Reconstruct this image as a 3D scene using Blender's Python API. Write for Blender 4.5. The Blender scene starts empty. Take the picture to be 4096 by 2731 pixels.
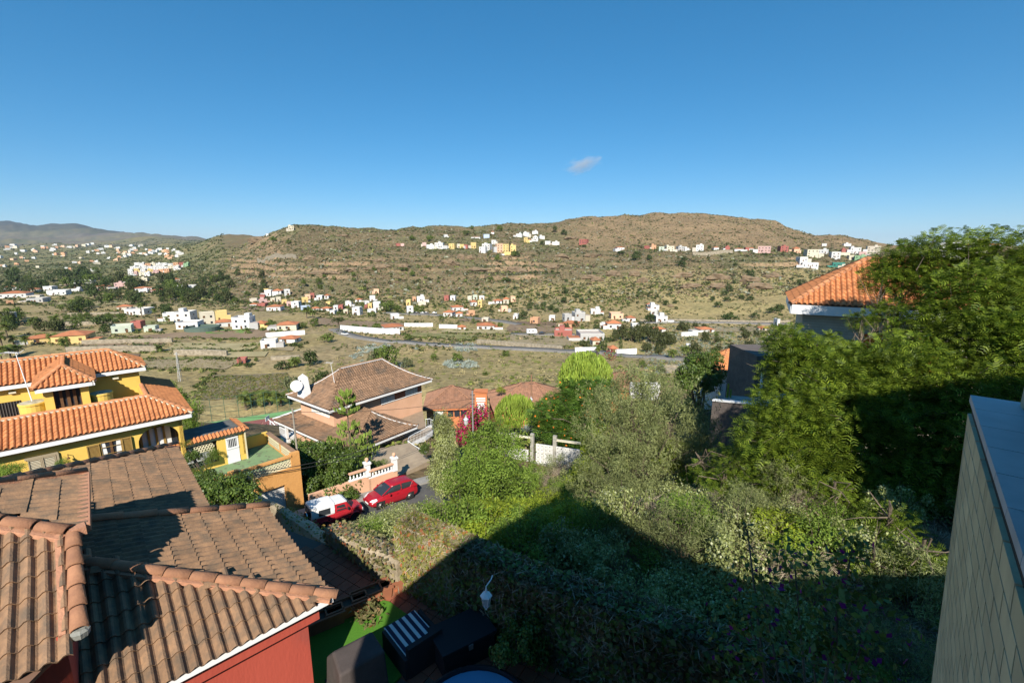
import bpy, bmesh, math, random
import numpy as np
from mathutils import Vector, Matrix

# ---------------------------------------------------------------- camera, sky, sun, exposure
scene = bpy.context.scene
COL = scene.collection
PITCH = math.atan(365.0 / 1820.0)          # looking down a little
cam_d = bpy.data.cameras.new('camera')
cam_d.sensor_width = 36.0
cam_d.lens = 36.0 * 1820.0 / 4096.0        # about 16 mm
cam_d.clip_start = 0.05
cam_d.clip_end = 60000.0
cam = bpy.data.objects.new('camera', cam_d)
COL.objects.link(cam)
cam.location = (0, 0, 0)
cam.rotation_euler = (math.pi / 2 - PITCH, 0, 0)
scene.camera = cam

SUN_EL, SUN_AZ = 37.0, 181.0               # azimuth clockwise from the view direction (+Y)
world = bpy.data.worlds.new('World')
scene.world = world
world.use_nodes = True
wn = world.node_tree.nodes
sky_n = wn.new('ShaderNodeTexSky')
sky_n.sky_type = 'NISHITA'
sky_n.sun_disc = False
sky_n.sun_elevation = math.radians(SUN_EL)
sky_n.sun_rotation = math.radians(SUN_AZ)
sky_n.altitude = 0
sky_n.air_density = 0.8
sky_n.dust_density = 0.1
sky_n.ozone_density = 8
g_n = wn.new('ShaderNodeGamma'); g_n.inputs[1].default_value = 0.7      # overall tone of the whole sky
h_n = wn.new('ShaderNodeHueSaturation'); h_n.inputs['Saturation'].default_value = 1.36; h_n.inputs['Hue'].default_value = 0.492
wl = world.node_tree.links
wl.new(sky_n.outputs[0], g_n.inputs[0]); wl.new(g_n.outputs[0], h_n.inputs['Color']); wl.new(h_n.outputs[0], wn['Background'].inputs[0])
wn['Background'].inputs[1].default_value = 0.15

sun_d = bpy.data.lights.new('sun', 'SUN')
sun_d.energy = 5.0
sun_d.angle = math.radians(0.53)
sun_d.color = (1.0, 0.94, 0.84)
sun = bpy.data.objects.new('sun', sun_d)
COL.objects.link(sun)
_e, _a = math.radians(SUN_EL), math.radians(SUN_AZ)
to_sun = Vector((math.sin(_a) * math.cos(_e), math.cos(_a) * math.cos(_e), math.sin(_e)))
sun.rotation_euler = to_sun.to_track_quat('Z', 'Y').to_euler()
sun.location = (0, -30, 40)

vs = scene.view_settings
vs.view_transform = 'Standard'
vs.look = 'None'
vs.gamma = 1.0
vs.exposure = 0.52
vs.use_curve_mapping = False
scene.cycles.max_bounces = 4
scene.cycles.diffuse_bounces = 1
scene.cycles.glossy_bounces = 2
scene.cycles.transmission_bounces = 3
scene.cycles.transparent_max_bounces = 6
scene.cycles.volume_bounces = 0
scene.cycles.use_denoising = True

# ---------------------------------------------------------------- helpers: photograph pixels to places
CP, SP = math.cos(PITCH), math.sin(PITCH)
def ray(px, py):
    k = (1365.5 - py) / 1820.0
    return Vector(((px - 2048.0) / 1820.0, CP + SP * k, -SP + CP * k))
def atY(px, py, Y):
    r = ray(px, py); return r * (Y / r.y)
def atZ(px, py, Z):
    r = ray(px, py); return r * (Z / r.z)
def atS(px, py, s):
    return ray(px, py) * s

def rot2(az):                              # unit plan vector of an azimuth (degrees, clockwise from +Y)
    a = math.radians(az); return Vector((math.sin(a), math.cos(a), 0))

# ---------------------------------------------------------------- helpers: meshes
class MB:
    def __init__(s): s.v = []; s.f = []
    def add(s, vs_, fs):
        n = len(s.v); s.v += [tuple(p) for p in vs_]; s.f += [tuple(i + n for i in f) for f in fs]; return s
    def quad(s, a, b, c, d): return s.add((a, b, c, d), ((0, 1, 2, 3),))
    def poly(s, pts): return s.add(pts, (tuple(range(len(pts))),))
    def box(s, x0, x1, y0, y1, z0, z1):
        return s.add(((x0,y0,z0),(x1,y0,z0),(x1,y1,z0),(x0,y1,z0),(x0,y0,z1),(x1,y0,z1),(x1,y1,z1),(x0,y1,z1)),
                     ((0,3,2,1),(4,5,6,7),(0,1,5,4),(1,2,6,5),(2,3,7,6),(3,0,4,7)))
    def obox(s, c, ex, ey, ez):            # oriented box: centre and half axis vectors
        c, ex, ey, ez = Vector(c), Vector(ex), Vector(ey), Vector(ez)
        p = [c - ex - ey - ez, c + ex - ey - ez, c + ex + ey - ez, c - ex + ey - ez,
             c - ex - ey + ez, c + ex - ey + ez, c + ex + ey + ez, c - ex + ey + ez]
        return s.add(p, ((0,3,2,1),(4,5,6,7),(0,1,5,4),(1,2,6,5),(2,3,7,6),(3,0,4,7)))
    def prism(s, pts, z0, z1):
        n = len(pts)
        v = [(p[0], p[1], z0) for p in pts] + [(p[0], p[1], z1) for p in pts]
        f = [tuple(range(n - 1, -1, -1)), tuple(range(n, 2 * n))]
        f += [(i, (i + 1) % n, n + (i + 1) % n, n + i) for i in range(n)]
        return s.add(v, f)
    def slab(s, pts, off):                 # closed slab: polygon in space pushed along a vector
        n = len(pts); off = Vector(off)
        v = [Vector(p) for p in pts] + [Vector(p) + off for p in pts]
        f = [tuple(range(n - 1, -1, -1)), tuple(range(n, 2 * n))]
        f += [(i, (i + 1) % n, n + (i + 1) % n, n + i) for i in range(n)]
        return s.add(v, f)
    def tube(s, pts, r, n=6, r1=None, cap=True):
        pts = [Vector(p) for p in pts]; m = len(pts); base = len(s.v)
        for i, p in enumerate(pts):
            d = (pts[min(i + 1, m - 1)] - pts[max(i - 1, 0)]).normalized()
            a = d.cross(Vector((0, 0, 1)))
            if a.length < 1e-3: a = d.cross(Vector((1, 0, 0)))
            a.normalize(); b = d.cross(a)
            rr = r if r1 is None else r + (r1 - r) * i / max(1, m - 1)
            for k in range(n):
                t = 2 * math.pi * k / n
                s.v.append(tuple(p + a * (rr * math.cos(t)) + b * (rr * math.sin(t))))
        for i in range(m - 1):
            for k in range(n):
                q = base + i * n
                s.f.append((q + k, q + (k + 1) % n, q + n + (k + 1) % n, q + n + k))
        if cap:
            s.f.append(tuple(base + k for k in range(n - 1, -1, -1)))
            s.f.append(tuple(base + (m - 1) * n + k for k in range(n)))
        return s
    def lathe(s, prof, n=10, c=(0, 0, 0)):
        base = len(s.v); m = len(prof)
        for r, z in prof:
            for k in range(n):
                t = 2 * math.pi * k / n
                s.v.append((c[0] + r * math.cos(t), c[1] + r * math.sin(t), c[2] + z))
        for i in range(m - 1):
            for k in range(n):
                q = base + i * n
                s.f.append((q + k, q + (k + 1) % n, q + n + (k + 1) % n, q + n + k))
        s.f.append(tuple(base + k for k in range(n - 1, -1, -1)))
        s.f.append(tuple(base + (m - 1) * n + k for k in range(n)))
        return s
    def mesh(s, name, material=None, smooth=False):
        me = bpy.data.meshes.new(name)
        me.from_pydata(s.v, [], s.f)
        if material: me.materials.append(material)
        if smooth: me.polygons.foreach_set('use_smooth', [True] * len(me.polygons))
        me.update(); return me
    def build(s, name, material, parent=None, smooth=False):
        return link(name, s.mesh(name, material, smooth), parent)

def np_mesh(name, verts, faces, material, k=4):
    me = bpy.data.meshes.new(name)
    verts = np.asarray(verts, np.float32); faces = np.asarray(faces, np.int32)
    me.vertices.add(len(verts)); me.vertices.foreach_set('co', verts.ravel())
    me.loops.add(faces.size); me.loops.foreach_set('vertex_index', faces.ravel())
    me.polygons.add(len(faces)); me.polygons.foreach_set('loop_start', np.arange(0, faces.size, k, dtype=np.int32))
    me.update(calc_edges=True)
    if material: me.materials.append(material)
    return me

def link(name, me, parent=None):
    o = bpy.data.objects.new(name, me); COL.objects.link(o)
    if parent: o.parent = parent
    return o
def tag(o, label=None, cat=None, group=None, kind=None):
    if label: o['label'] = label
    if cat: o['category'] = cat
    if group: o['group'] = group
    if kind: o['kind'] = kind
    return o
def thing(name, label, cat, loc=(0, 0, 0), az=None, group=None, rz=None):
    o = bpy.data.objects.new(name, None); COL.objects.link(o)
    o.empty_display_size = 0.2
    o.location = loc
    if az is not None: o.rotation_euler = (0, 0, -math.radians(az))   # local +Y looks along the azimuth
    if rz is not None: o.rotation_euler = (0, 0, rz)
    return tag(o, label, cat, group)
def copy_tree(o, parent=None):
    c = o.copy(); COL.objects.link(c); c.parent = parent
    for ch in o.children: copy_tree(ch, c)
    return c
ORD = ['first', 'second', 'third', 'fourth', 'fifth', 'sixth', 'seventh', 'eighth', 'ninth', 'tenth', 'eleventh', 'twelfth']
def nth(i): return ORD[i] if i < 12 else '%d%s' % (i + 1, {1: 'st', 2: 'nd', 3: 'rd'}.get((i + 1) % 10 if (i + 1) // 10 != 1 else 0, 'th'))

# ---------------------------------------------------------------- helpers: materials
def mat(name, col, col2=None, rough=0.85, scale=2.0, detail=4.0, lo=0.35, hi=0.65, rnd=0.0, isl=0.0, bump=0.0, bscale=25.0,
        metal=0.0, spec=0.3, trans=0.0, col3=None, s3=0.6, lo3=0.55, hi3=0.7, stretch=None):
    m = bpy.data.materials.new(name); m.use_nodes = True
    nt = m.node_tree; N, L = nt.nodes, nt.links
    bs = N['Principled BSDF']
    bs.inputs['Roughness'].default_value = rough; bs.inputs['Metallic'].default_value = metal
    bs.inputs['Specular IOR Level'].default_value = spec
    geo = N.new('ShaderNodeNewGeometry')
    pos = geo.outputs['Position']
    if stretch:
        mp = N.new('ShaderNodeMapping'); mp.inputs['Scale'].default_value = stretch
        L.new(pos, mp.inputs['Vector']); pos = mp.outputs[0]
    def mixc(fac, a, b):
        x = N.new('ShaderNodeMix'); x.data_type = 'RGBA'
        for sock, val in ((x.inputs[0], fac), (x.inputs[6], a), (x.inputs[7], b)):
            if isinstance(val, (float, int)): sock.default_value = val
            elif isinstance(val, tuple): sock.default_value = (*val[:3], 1)
            else: L.new(val, sock)
        return x.outputs[2]
    def noise(sc, lo_, hi_, det=detail):
        n = N.new('ShaderNodeTexNoise'); n.inputs['Scale'].default_value = sc; n.inputs['Detail'].default_value = det
        n.inputs['Roughness'].default_value = 0.6
        L.new(pos, n.inputs['Vector'])
        r = N.new('ShaderNodeMapRange'); r.inputs[1].default_value = lo_; r.inputs[2].default_value = hi_
        L.new(n.outputs[0], r.inputs[0]); return r.outputs[0]
    out = None
    c = tuple(col)
    if col2: out = mixc(noise(scale, lo, hi), c, tuple(col2))
    if col3: out = mixc(noise(s3, lo3, hi3), out if out else c, tuple(col3))
    if rnd or isl:
        oi = N.new('ShaderNodeObjectInfo')
        val = None
        a = N.new('ShaderNodeMath'); a.operation = 'MULTIPLY_ADD'; a.inputs[1].default_value = 2 * rnd; a.inputs[2].default_value = 1 - rnd
        L.new(oi.outputs['Random'], a.inputs[0])
        b = N.new('ShaderNodeMath'); b.operation = 'MULTIPLY_ADD'; b.inputs[1].default_value = 2 * isl; b.inputs[2].default_value = 1 - isl
        L.new(geo.outputs['Random Per Island'], b.inputs[0])
        mm = N.new('ShaderNodeMath'); mm.operation = 'MULTIPLY'; L.new(a.outputs[0], mm.inputs[0]); L.new(b.outputs[0], mm.inputs[1])
        h = N.new('ShaderNodeHueSaturation'); L.new(mm.outputs[0], h.inputs['Value'])
        if out: L.new(out, h.inputs['Color'])
        else: h.inputs['Color'].default_value = (*c, 1)
        out = h.outputs[0]
    if out: L.new(out, bs.inputs['Base Color'])
    else: bs.inputs['Base Color'].default_value = (*c, 1)
    if bump:
        n = N.new('ShaderNodeTexNoise'); n.inputs['Scale'].default_value = bscale; n.inputs['Detail'].default_value = 5
        L.new(pos, n.inputs['Vector'])
        bp = N.new('ShaderNodeBump'); bp.inputs['Strength'].default_value = bump; bp.inputs['Distance'].default_value = 0.05
        L.new(n.outputs[0], bp.inputs['Height']); L.new(bp.outputs[0], bs.inputs['Normal'])
    if trans:
        tr = N.new('ShaderNodeBsdfTranslucent')
        if out: L.new(out, tr.inputs[0])
        else: tr.inputs[0].default_value = (*c, 1)
        mx = N.new('ShaderNodeMixShader'); mx.inputs[0].default_value = trans
        L.new(bs.outputs[0], mx.inputs[1]); L.new(tr.outputs[0], mx.inputs[2])
        L.new(mx.outputs[0], N['Material Output'].inputs[0])
    return m

def leafmat(name, a, b, c=None, isl=0.35, rnd=0.15, trans=0.3, rough=0.6, spec=0.25):
    """foliage: each leaf takes its own tone between a and b (and now and then c)"""
    m = bpy.data.materials.new(name); m.use_nodes = True
    nt = m.node_tree; N, L = nt.nodes, nt.links
    bs = N['Principled BSDF']; bs.inputs['Roughness'].default_value = rough; bs.inputs['Specular IOR Level'].default_value = spec
    geo = N.new('ShaderNodeNewGeometry'); oi = N.new('ShaderNodeObjectInfo')
    ramp = N.new('ShaderNodeValToRGB'); cr = ramp.color_ramp
    cr.elements[0].color = (*a, 1); cr.elements[0].position = 0.0
    cr.elements[1].color = (*b, 1); cr.elements[1].position = 0.85 if c else 1.0
    if c: e = cr.elements.new(0.97); e.color = (*c, 1)
    L.new(geo.outputs['Random Per Island'], ramp.inputs[0])
    n = N.new('ShaderNodeTexNoise'); n.inputs['Scale'].default_value = 0.9; n.inputs['Detail'].default_value = 2
    L.new(geo.outputs['Position'], n.inputs['Vector'])
    r = N.new('ShaderNodeMapRange'); r.inputs[1].default_value = 0.3; r.inputs[2].default_value = 0.7; r.inputs[3].default_value = 0.65; r.inputs[4].default_value = 1.35
    L.new(n.outputs[0], r.inputs[0])
    q = N.new('ShaderNodeMath'); q.operation = 'MULTIPLY_ADD'; q.inputs[1].default_value = 2 * rnd; q.inputs[2].default_value = 1 - rnd
    L.new(oi.outputs['Random'], q.inputs[0])
    mm = N.new('ShaderNodeMath'); mm.operation = 'MULTIPLY'; L.new(r.outputs[0], mm.inputs[0]); L.new(q.outputs[0], mm.inputs[1])
    h = N.new('ShaderNodeHueSaturation'); L.new(mm.outputs[0], h.inputs['Value']); L.new(ramp.outputs[0], h.inputs['Color'])
    L.new(h.outputs[0], bs.inputs['Base Color'])
    tr = N.new('ShaderNodeBsdfTranslucent'); L.new(h.outputs[0], tr.inputs[0])
    mx = N.new('ShaderNodeMixShader'); mx.inputs[0].default_value = trans
    L.new(bs.outputs[0], mx.inputs[1]); L.new(tr.outputs[0], mx.inputs[2]); L.new(mx.outputs[0], N['Material Output'].inputs[0])
    return m
# ================================================================ terrain
def vnoise(x, y, seed=0):
    """smooth value noise on numpy arrays"""
    xi = np.floor(x).astype(np.int64); yi = np.floor(y).astype(np.int64)
    fx = x - xi; fy = y - yi
    fx = fx * fx * (3 - 2 * fx); fy = fy * fy * (3 - 2 * fy)
    def h(a, b):
        n = (a * 374761393 + b * 668265263 + seed * 1442695041) & 0x7fffffff
        n = ((n ^ (n >> 13)) * 1274126177) & 0x7fffffff
        n = n ^ (n >> 16)
        return (n & 0xffff) / 65535.0
    return (h(xi, yi) * (1 - fx) + h(xi + 1, yi) * fx) * (1 - fy) + (h(xi, yi + 1) * (1 - fx) + h(xi + 1, yi + 1) * fx) * fy
def fbm(x, y, seed=0, oct_=4):
    t = 0; a = 0.5; f = 1.0
    for i in range(oct_):
        t = t + a * (vnoise(x * f, y * f, seed + i) - 0.5) * 2; a *= 0.5; f *= 2.03
    return t
def sstep(a, b, x):
    t = np.clip((x - a) / (b - a), 0, 1); return t * t * (3 - 2 * t)

T_ROWS = [110, 150, 200, 250, 300, 350, 400, 450, 520, 600, 660, 740, 820, 900, 1000, 1300, 1800, 2600, 3600, 5000, 7000, 9000, 14000]
T_COLS = {
 -900: [-44,-46,-45,-44,-44,-45,-46,-47,-48,-49,-49,-48,-47,-46,-44,-39,-22,10,70,150,420,430,300],
 0:    [-44,-46,-45,-44,-44,-45,-46,-47,-48,-49,-49,-48,-47,-46,-44,-39,-25,5,55,130,402,420,300],
 300:  [-44,-46,-46,-46,-46,-47,-47,-48,-49,-49,-48,-46,-44,-42,-40,-34,-20,8,50,125,362,350,250],
 600:  [-44,-47,-47,-47,-47,-47,-47,-48,-49,-49,-48,-44,-40,-36,-34,-26,-10,20,75,152,190,230,200],
 760:  [-44,-47,-47,-47,-47,-48,-48,-49,-49,-47,-45,-39,-33,-26,-18,10,20,30,70,125,170,190,180],
 900:  [-43,-47,-48,-48,-48,-49,-50,-50,-48,-42,-36,-26,-15,-3,10,39,40,40,50,60,80,90,100],
 1200: [-42,-46,-48,-48,-49,-50,-51,-50,-33,-12,2,22,40,45,42,25,10,0,0,0,0,0,0],
 1500: [-39,-44,-48,-49,-50,-51,-52,-46,-26,-7,5,20,34,41,38,20,0,-20,-20,-20,-20,-20,-20],
 1800: [-37,-42,-47,-49,-50,-51,-52,-46,-27,-8,3,19,34,46,43,20,0,-20,-20,-20,-20,-20,-20],
 2100: [-36,-41,-46,-49,-50,-51,-50,-42,-26,-9,1,16,33,48,45,10,-10,-20,-20,-20,-20,-20,-20],
 2400: [-35,-40,-46,-49,-50,-51,-46,-37,-25,-8,1,21,44,63,64,10,-20,-40,-40,-40,-40,-40,-40],
 2700: [-33,-39,-45,-48,-50,-50,-43,-35,-25,-8,1,24,48,69,70,0,-30,-50,-50,-50,-50,-50,-50],
 3000: [-31,-38,-44,-48,-50,-48,-41,-34,-23,-7,1,21,42,59,56,0,-30,-50,-50,-50,-50,-50,-50],
 3300: [-29,-36,-43,-47,-49,-46,-40,-33,-22,-9,-2,9,22,22,14,-10,-30,-50,-50,-50,-50,-50,-50],
 3600: [-27,-34,-41,-45,-46,-42,-36,-28,-18,-8,-3,2,6,6,2,-10,-30,-50,-50,-50,-50,-50,-50],
 4100: [-25,-32,-38,-42,-42,-38,-32,-25,-16,-8,-3,2,5,6,4,0,-20,-50,-50,-50,-50,-50,-50],
 5200: [-25,-32,-38,-42,-42,-38,-32,-25,-16,-8,-3,2,5,6,4,0,-20,-50,-50,-50,-50,-50,-50]}
_cx = np.array(sorted(T_COLS)); _tz = np.array([T_COLS[c] for c in _cx], float); _ry = np.array(T_ROWS, float)
def far_z(x, y):
    y = np.maximum(y, 1.0)
    px = np.clip(2048 + 1820 * 1.02 * x / y, _cx[0], _cx[-1] - 1e-3)
    ci = np.clip(np.searchsorted(_cx, px, 'right') - 1, 0, len(_cx) - 2)
    tx = (px - _cx[ci]) / (_cx[ci + 1] - _cx[ci]); tx = tx * tx * (3 - 2 * tx)
    yy = np.clip(y, _ry[0], _ry[-1] - 1e-3)
    ri = np.clip(np.searchsorted(_ry, yy, 'right') - 1, 0, len(_ry) - 2)
    ty = (yy - _ry[ri]) / (_ry[ri + 1] - _ry[ri])
    a = _tz[ci, ri] * (1 - tx) + _tz[ci + 1, ri] * tx
    b = _tz[ci, ri + 1] * (1 - tx) + _tz[ci + 1, ri + 1] * tx
    return a * (1 - ty) + b * ty
_ny = np.array([-50, 13.0, 20, 27, 34, 45, 58, 75, 95, 115, 140, 400.]); _nz = np.array([-9.1, -9.3, -13.6, -17.9, -18.9, -20.6, -24.5, -31, -38, -43, -46, -48.])
def near_z(x, y):
    xr = np.clip(x, -40, 45)
    sh = np.where(xr > 4, (xr - 4) * 0.16, 0) + np.where(xr < -26, (xr + 26) * -0.12, 0)
    # the terrace in front (garden) is level; right of it the plot stays higher
    return np.interp(y - np.maximum(xr, 0) * 0.15, _ny, _nz) + sh * np.clip((y - 10) / 15, 0, 1)
def street_cut(x, y, z):
    # the street and its neighbours are cut into the slope
    a = (x + 12.9) * 0.766 + (y - 28.9) * 0.643; b = (x + 12.9) * 0.643 - (y - 28.9) * 0.766
    sz = -18.75 - 0.085 * a - 0.35
    w = sstep(-12, -8, a) * (1 - sstep(24, 30, a)) * sstep(5.2, 3.4, b) * sstep(-16, -11, b)
    return z * (1 - w) + np.minimum(z, sz) * w
def hillmask(x, y):
    px = 2048 + 1856 * x / np.maximum(y, 1)
    return sstep(700, 950, px) * sstep(425, 480, y - np.clip((px - 1800) / 900, 0, 1) * 70)
def terr(x, y):
    x = np.asarray(x, float); y = np.asarray(y, float)
    w = sstep(70, 135, y)
    z = street_cut(x, y, near_z(x, y)) * (1 - w) + far_z(x, y) * w
    wc = 1 - sstep(26, 42, np.hypot(x + 55.9, y - 103)); z = z * (1 - wc) + np.minimum(z, -45.0) * wc
    hm = hillmask(x, y)
    n1 = fbm(x / 95, y / 95, 3, 4); n2 = fbm(x / 22, y / 22, 11, 4)
    gully = np.abs(fbm(x / 60, y / 170, 21, 3))
    shelf = 1 - 0.75 * sstep(25, 5, np.abs(y - 640))
    z = z + hm * shelf * (n1 * 7 + n2 * 2.6 - gully * 9 + 2)
    # ledges of rock half-way up the far hill
    band = np.exp(-((z + 20 + n1 * 7) / 13.0) ** 2) * hm * (0.35 + 0.65 * sstep(-0.05, 0.3, fbm(x / 70, y / 300, 31, 3)))
    q = (z + n2 * 1.5) / 6.5; fr = q - np.floor(q)
    z = z + band * 8.0 * (sstep(0.25, 0.6, fr) - fr)
    far = sstep(900, 1600, y)
    z = z + far * (fbm(x / 420, y / 420, 5, 5) * np.minimum(y, 6500) * 0.014 - np.abs(fbm(x / 260, y / 700, 9, 3)) * np.minimum(y, 5000) * 0.010)
    mid = sstep(60, 110, y) * (1 - hm) * (1 - far) * (1 - wc)
    z = z + mid * (fbm(x / 30, y / 30, 41, 3) * 0.9)
    return z
def tz1(x, y): return float(terr(np.array([x]), np.array([y]))[0])
def hit(px, py, s0=60.0, s1=9000.0):
    """where the line of sight through a photograph pixel first meets the ground"""
    r = ray(px, py)
    s = s0 * (s1 / s0) ** np.linspace(0, 1, 1400)
    X, Y, Z = r.x * s, r.y * s, r.z * s
    d = Z - terr(X, Y)
    k = np.argmax(d < 0)
    if d[k] >= 0: return None
    if k == 0: a = s[0]
    else: a = s[k - 1] + (s[k] - s[k - 1]) * d[k - 1] / (d[k - 1] - d[k])
    p = r * float(a); p.z = tz1(p.x, p.y); return p

def ground_material():
    m = bpy.data.materials.new('hillside_ground'); m.use_nodes = True
    nt = m.node_tree; N, L = nt.nodes, nt.links; bs = N['Principled BSDF']
    bs.inputs['Roughness'].default_value = 0.95; bs.inputs['Specular IOR Level'].default_value = 0.1
    at = N.new('ShaderNodeVertexColor'); at.layer_name = 'ground'
    geo = N.new('ShaderNodeNewGeometry')
    def nz(sc, det, lo, hi, a, b):
        n = N.new('ShaderNodeTexNoise'); n.inputs['Scale'].default_value = sc; n.inputs['Detail'].default_value = det; n.inputs['Roughness'].default_value = 0.65
        L.new(geo.outputs['Position'], n.inputs['Vector'])
        r = N.new('ShaderNodeMapRange'); r.inputs[1].default_value = lo; r.inputs[2].default_value = hi; r.inputs[3].default_value = a; r.inputs[4].default_value = b
        L.new(n.outputs[0], r.inputs[0]); return r.outputs[0]
    h = N.new('ShaderNodeHueSaturation'); L.new(at.outputs[0], h.inputs['Color'])
    p = N.new('ShaderNodeMath'); p.operation = 'MULTIPLY'
    L.new(nz(0.35, 6, 0.3, 0.7, 0.62, 1.35), p.inputs[0]); L.new(nz(0.03, 3, 0.3, 0.7, 0.85, 1.15), p.inputs[1])
    L.new(p.outputs[0], h.inputs['Value'])
    mx = N.new('ShaderNodeMix'); mx.data_type = 'RGBA'
    L.new(nz(0.12, 5, 0.52, 0.68, 0.0, 0.55), mx.inputs[0]); L.new(h.outputs[0], mx.inputs[6]); mx.inputs[7].default_value = (0.10, 0.105, 0.05, 1)
    L.new(mx.outputs[2], bs.inputs['Base Color'])
    n = N.new('ShaderNodeTexNoise'); n.inputs['Scale'].default_value = 0.5; n.inputs['Detail'].default_value = 8; L.new(geo.outputs['Position'], n.inputs['Vector'])
    bp = N.new('ShaderNodeBump'); bp.inputs['Strength'].default_value = 0.7; bp.inputs['Distance'].default_value = 1.2
    L.new(n.outputs[0], bp.inputs['Height']); L.new(bp.outputs[0], bs.inputs['Normal'])
    return m

def build_ground():
    az = np.radians(np.concatenate([np.linspace(-88, -56, 40, endpoint=False), np.linspace(-56, 56, 860), np.linspace(56.5, 88, 40)]))
    rr = np.concatenate([np.linspace(0.6, 60, 90, endpoint=False), 60 * (420 / 60) ** np.linspace(0, 1, 190, endpoint=False),
                         420 * (1050 / 420) ** np.linspace(0, 1, 210, endpoint=False), 1050 * (16000 / 1050) ** np.linspace(0, 1, 150)])
    A, R = np.meshgrid(az, rr)
    # rows are planes of equal depth in front, bent round at the sides
    Y = R * np.maximum(np.cos(A), 0.12); X = np.where(np.abs(A) < 1.45, R * np.sin(A), R * np.sin(A))
    Z = terr(X, Y)
    n, m = A.shape
    V = np.stack([X, Y, Z], -1).reshape(-1, 3)
    i = np.arange(n - 1)[:, None] * m + np.arange(m - 1)[None, :]
    F = np.stack([i, i + 1, i + m + 1, i + m], -1).reshape(-1, 4)
    me = np_mesh('ground', V, F, ground_material())
    # what lies on the ground: colour by place
    px = 2048 + 1856 * X / np.maximum(Y, 1)
    dzr = np.gradient(Z, axis=0) / np.maximum(np.gradient(R, axis=0), 1e-3)
    dza = np.gradient(Z, axis=1) / np.maximum(np.gradient(X, axis=1), 1e-2)
    slope = np.sqrt(dzr ** 2 + dza ** 2)
    hm = hillmask(X, Y)[..., None]
    C = np.zeros((n, m, 3))
    soil = np.array([0.17, 0.125, 0.07]); dry = np.array([0.40, 0.315, 0.14]); scrub = np.array([0.19, 0.142, 0.078]); rock = np.array([0.33, 0.22, 0.13])
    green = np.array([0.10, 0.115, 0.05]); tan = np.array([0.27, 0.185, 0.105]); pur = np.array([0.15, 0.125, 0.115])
    C[:] = soil
    def over(col, w):
        nonlocal C
        if w.ndim == 2: w = w[..., None]
        C = C * (1 - w) + col * w
    nn = fbm(X / 40, Y / 40, 51, 4); n3 = fbm(X / 9, Y / 9, 61, 3)
    over(dry, sstep(58, 90, Y) * (0.75 + 0.25 * np.clip(nn * 2, -1, 1)))
    over(np.array([0.30, 0.225, 0.125]), sstep(-0.1, 0.3, nn) * sstep(150, 200, Y) * (px < 2300) * 0.8)
    over(green * 1.4, sstep(0.12, 0.4, nn + n3 * 0.4) * sstep(330, 400, Y) * 0.4)
    over(scrub, hillmask(X, Y))
    over(green * 1.3, hillmask(X, Y) * sstep(0.0, 0.4, fbm(X / 55, Y / 55, 77, 3)) * 0.45)
    over(tan, hillmask(X, Y) * sstep(640, 730, Y) * sstep(2150, 2400, px) * (0.75 + 0.25 * n3))
    over(rock, hillmask(X, Y) * sstep(0.62, 1.0, slope) * 0.9)
    fl = sstep(560, 760, Y) * (1 - sstep(780, 960, px))
    over(green * 1.15, fl * (0.6 + 0.35 * np.clip(nn * 2, -1, 1)))
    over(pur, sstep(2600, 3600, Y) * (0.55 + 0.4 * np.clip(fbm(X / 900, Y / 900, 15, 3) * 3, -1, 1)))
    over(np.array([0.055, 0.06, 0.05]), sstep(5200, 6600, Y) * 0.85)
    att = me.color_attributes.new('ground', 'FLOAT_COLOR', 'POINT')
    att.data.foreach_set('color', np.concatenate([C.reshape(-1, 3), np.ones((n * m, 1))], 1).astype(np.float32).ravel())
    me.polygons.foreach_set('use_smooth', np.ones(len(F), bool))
    o = link('ground', me)
    return tag(o, 'sloping ground of the valley and its hillsides', None, None, 'structure')
build_ground()

def drape(name, pts_px, material, lift=0.25, kind='structure', label=None, step=14):
    """a patch of ground (a field, a yard) laid over the terrain; the corners are where sight lines meet the ground"""
    P = [hit(*p) for p in pts_px]
    a, b, c, d = [Vector(p) for p in P]
    V = []; F = []
    for j in range(step + 1):
        for i in range(step + 1):
            s, t = i / step, j / step
            q = a * (1 - s) * (1 - t) + b * s * (1 - t) + c * s * t + d * (1 - s) * t
            V.append((q.x, q.y))
    V = np.array(V); zz = terr(V[:, 0], V[:, 1]) + lift
    for j in range(step):
        for i in range(step): k = j * (step + 1) + i; F.append((k, k + 1, k + step + 2, k + step + 1))
    me = np_mesh(name, np.column_stack([V, zz]), F, material)
    return tag(link(name, me), label, None, None, kind)
def strip(name, pts, width, material, lift=0.3, kind='structure', label=None, n=10):
    """a road or wall foot along a line of ground points"""
    pts = [Vector(p) for p in pts]; L2 = []
    for i in range(len(pts) - 1):
        for k in range(n): L2.append(pts[i].lerp(pts[i + 1], k / n))
    L2.append(pts[-1])
    V = []; F = []
    for i, p in enumerate(L2):
        d = (L2[min(i + 1, len(L2) - 1)] - L2[max(i - 1, 0)]); d.z = 0; d.normalize(); s = Vector((d.y, -d.x, 0)) * (width / 2)
        zc = max(tz1(p.x, p.y), tz1(p.x + s.x, p.y + s.y), tz1(p.x - s.x, p.y - s.y)) + lift
        V += [(p.x - s.x, p.y - s.y, zc), (p.x + s.x, p.y + s.y, zc), (p.x + s.x * 1.1, p.y + s.y * 1.1, zc - 1.6), (p.x - s.x * 1.1, p.y - s.y * 1.1, zc - 1.6)]
    for i in range(len(L2) - 1):
        k = i * 4
        F += [(k, k + 1, k + 5, k + 4), (k + 1, k + 2, k + 6, k + 5), (k + 3, k, k + 4, k + 7)]
    me = np_mesh(name, V, F, material)
    return tag(link(name, me), label, None, None, kind)
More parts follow.
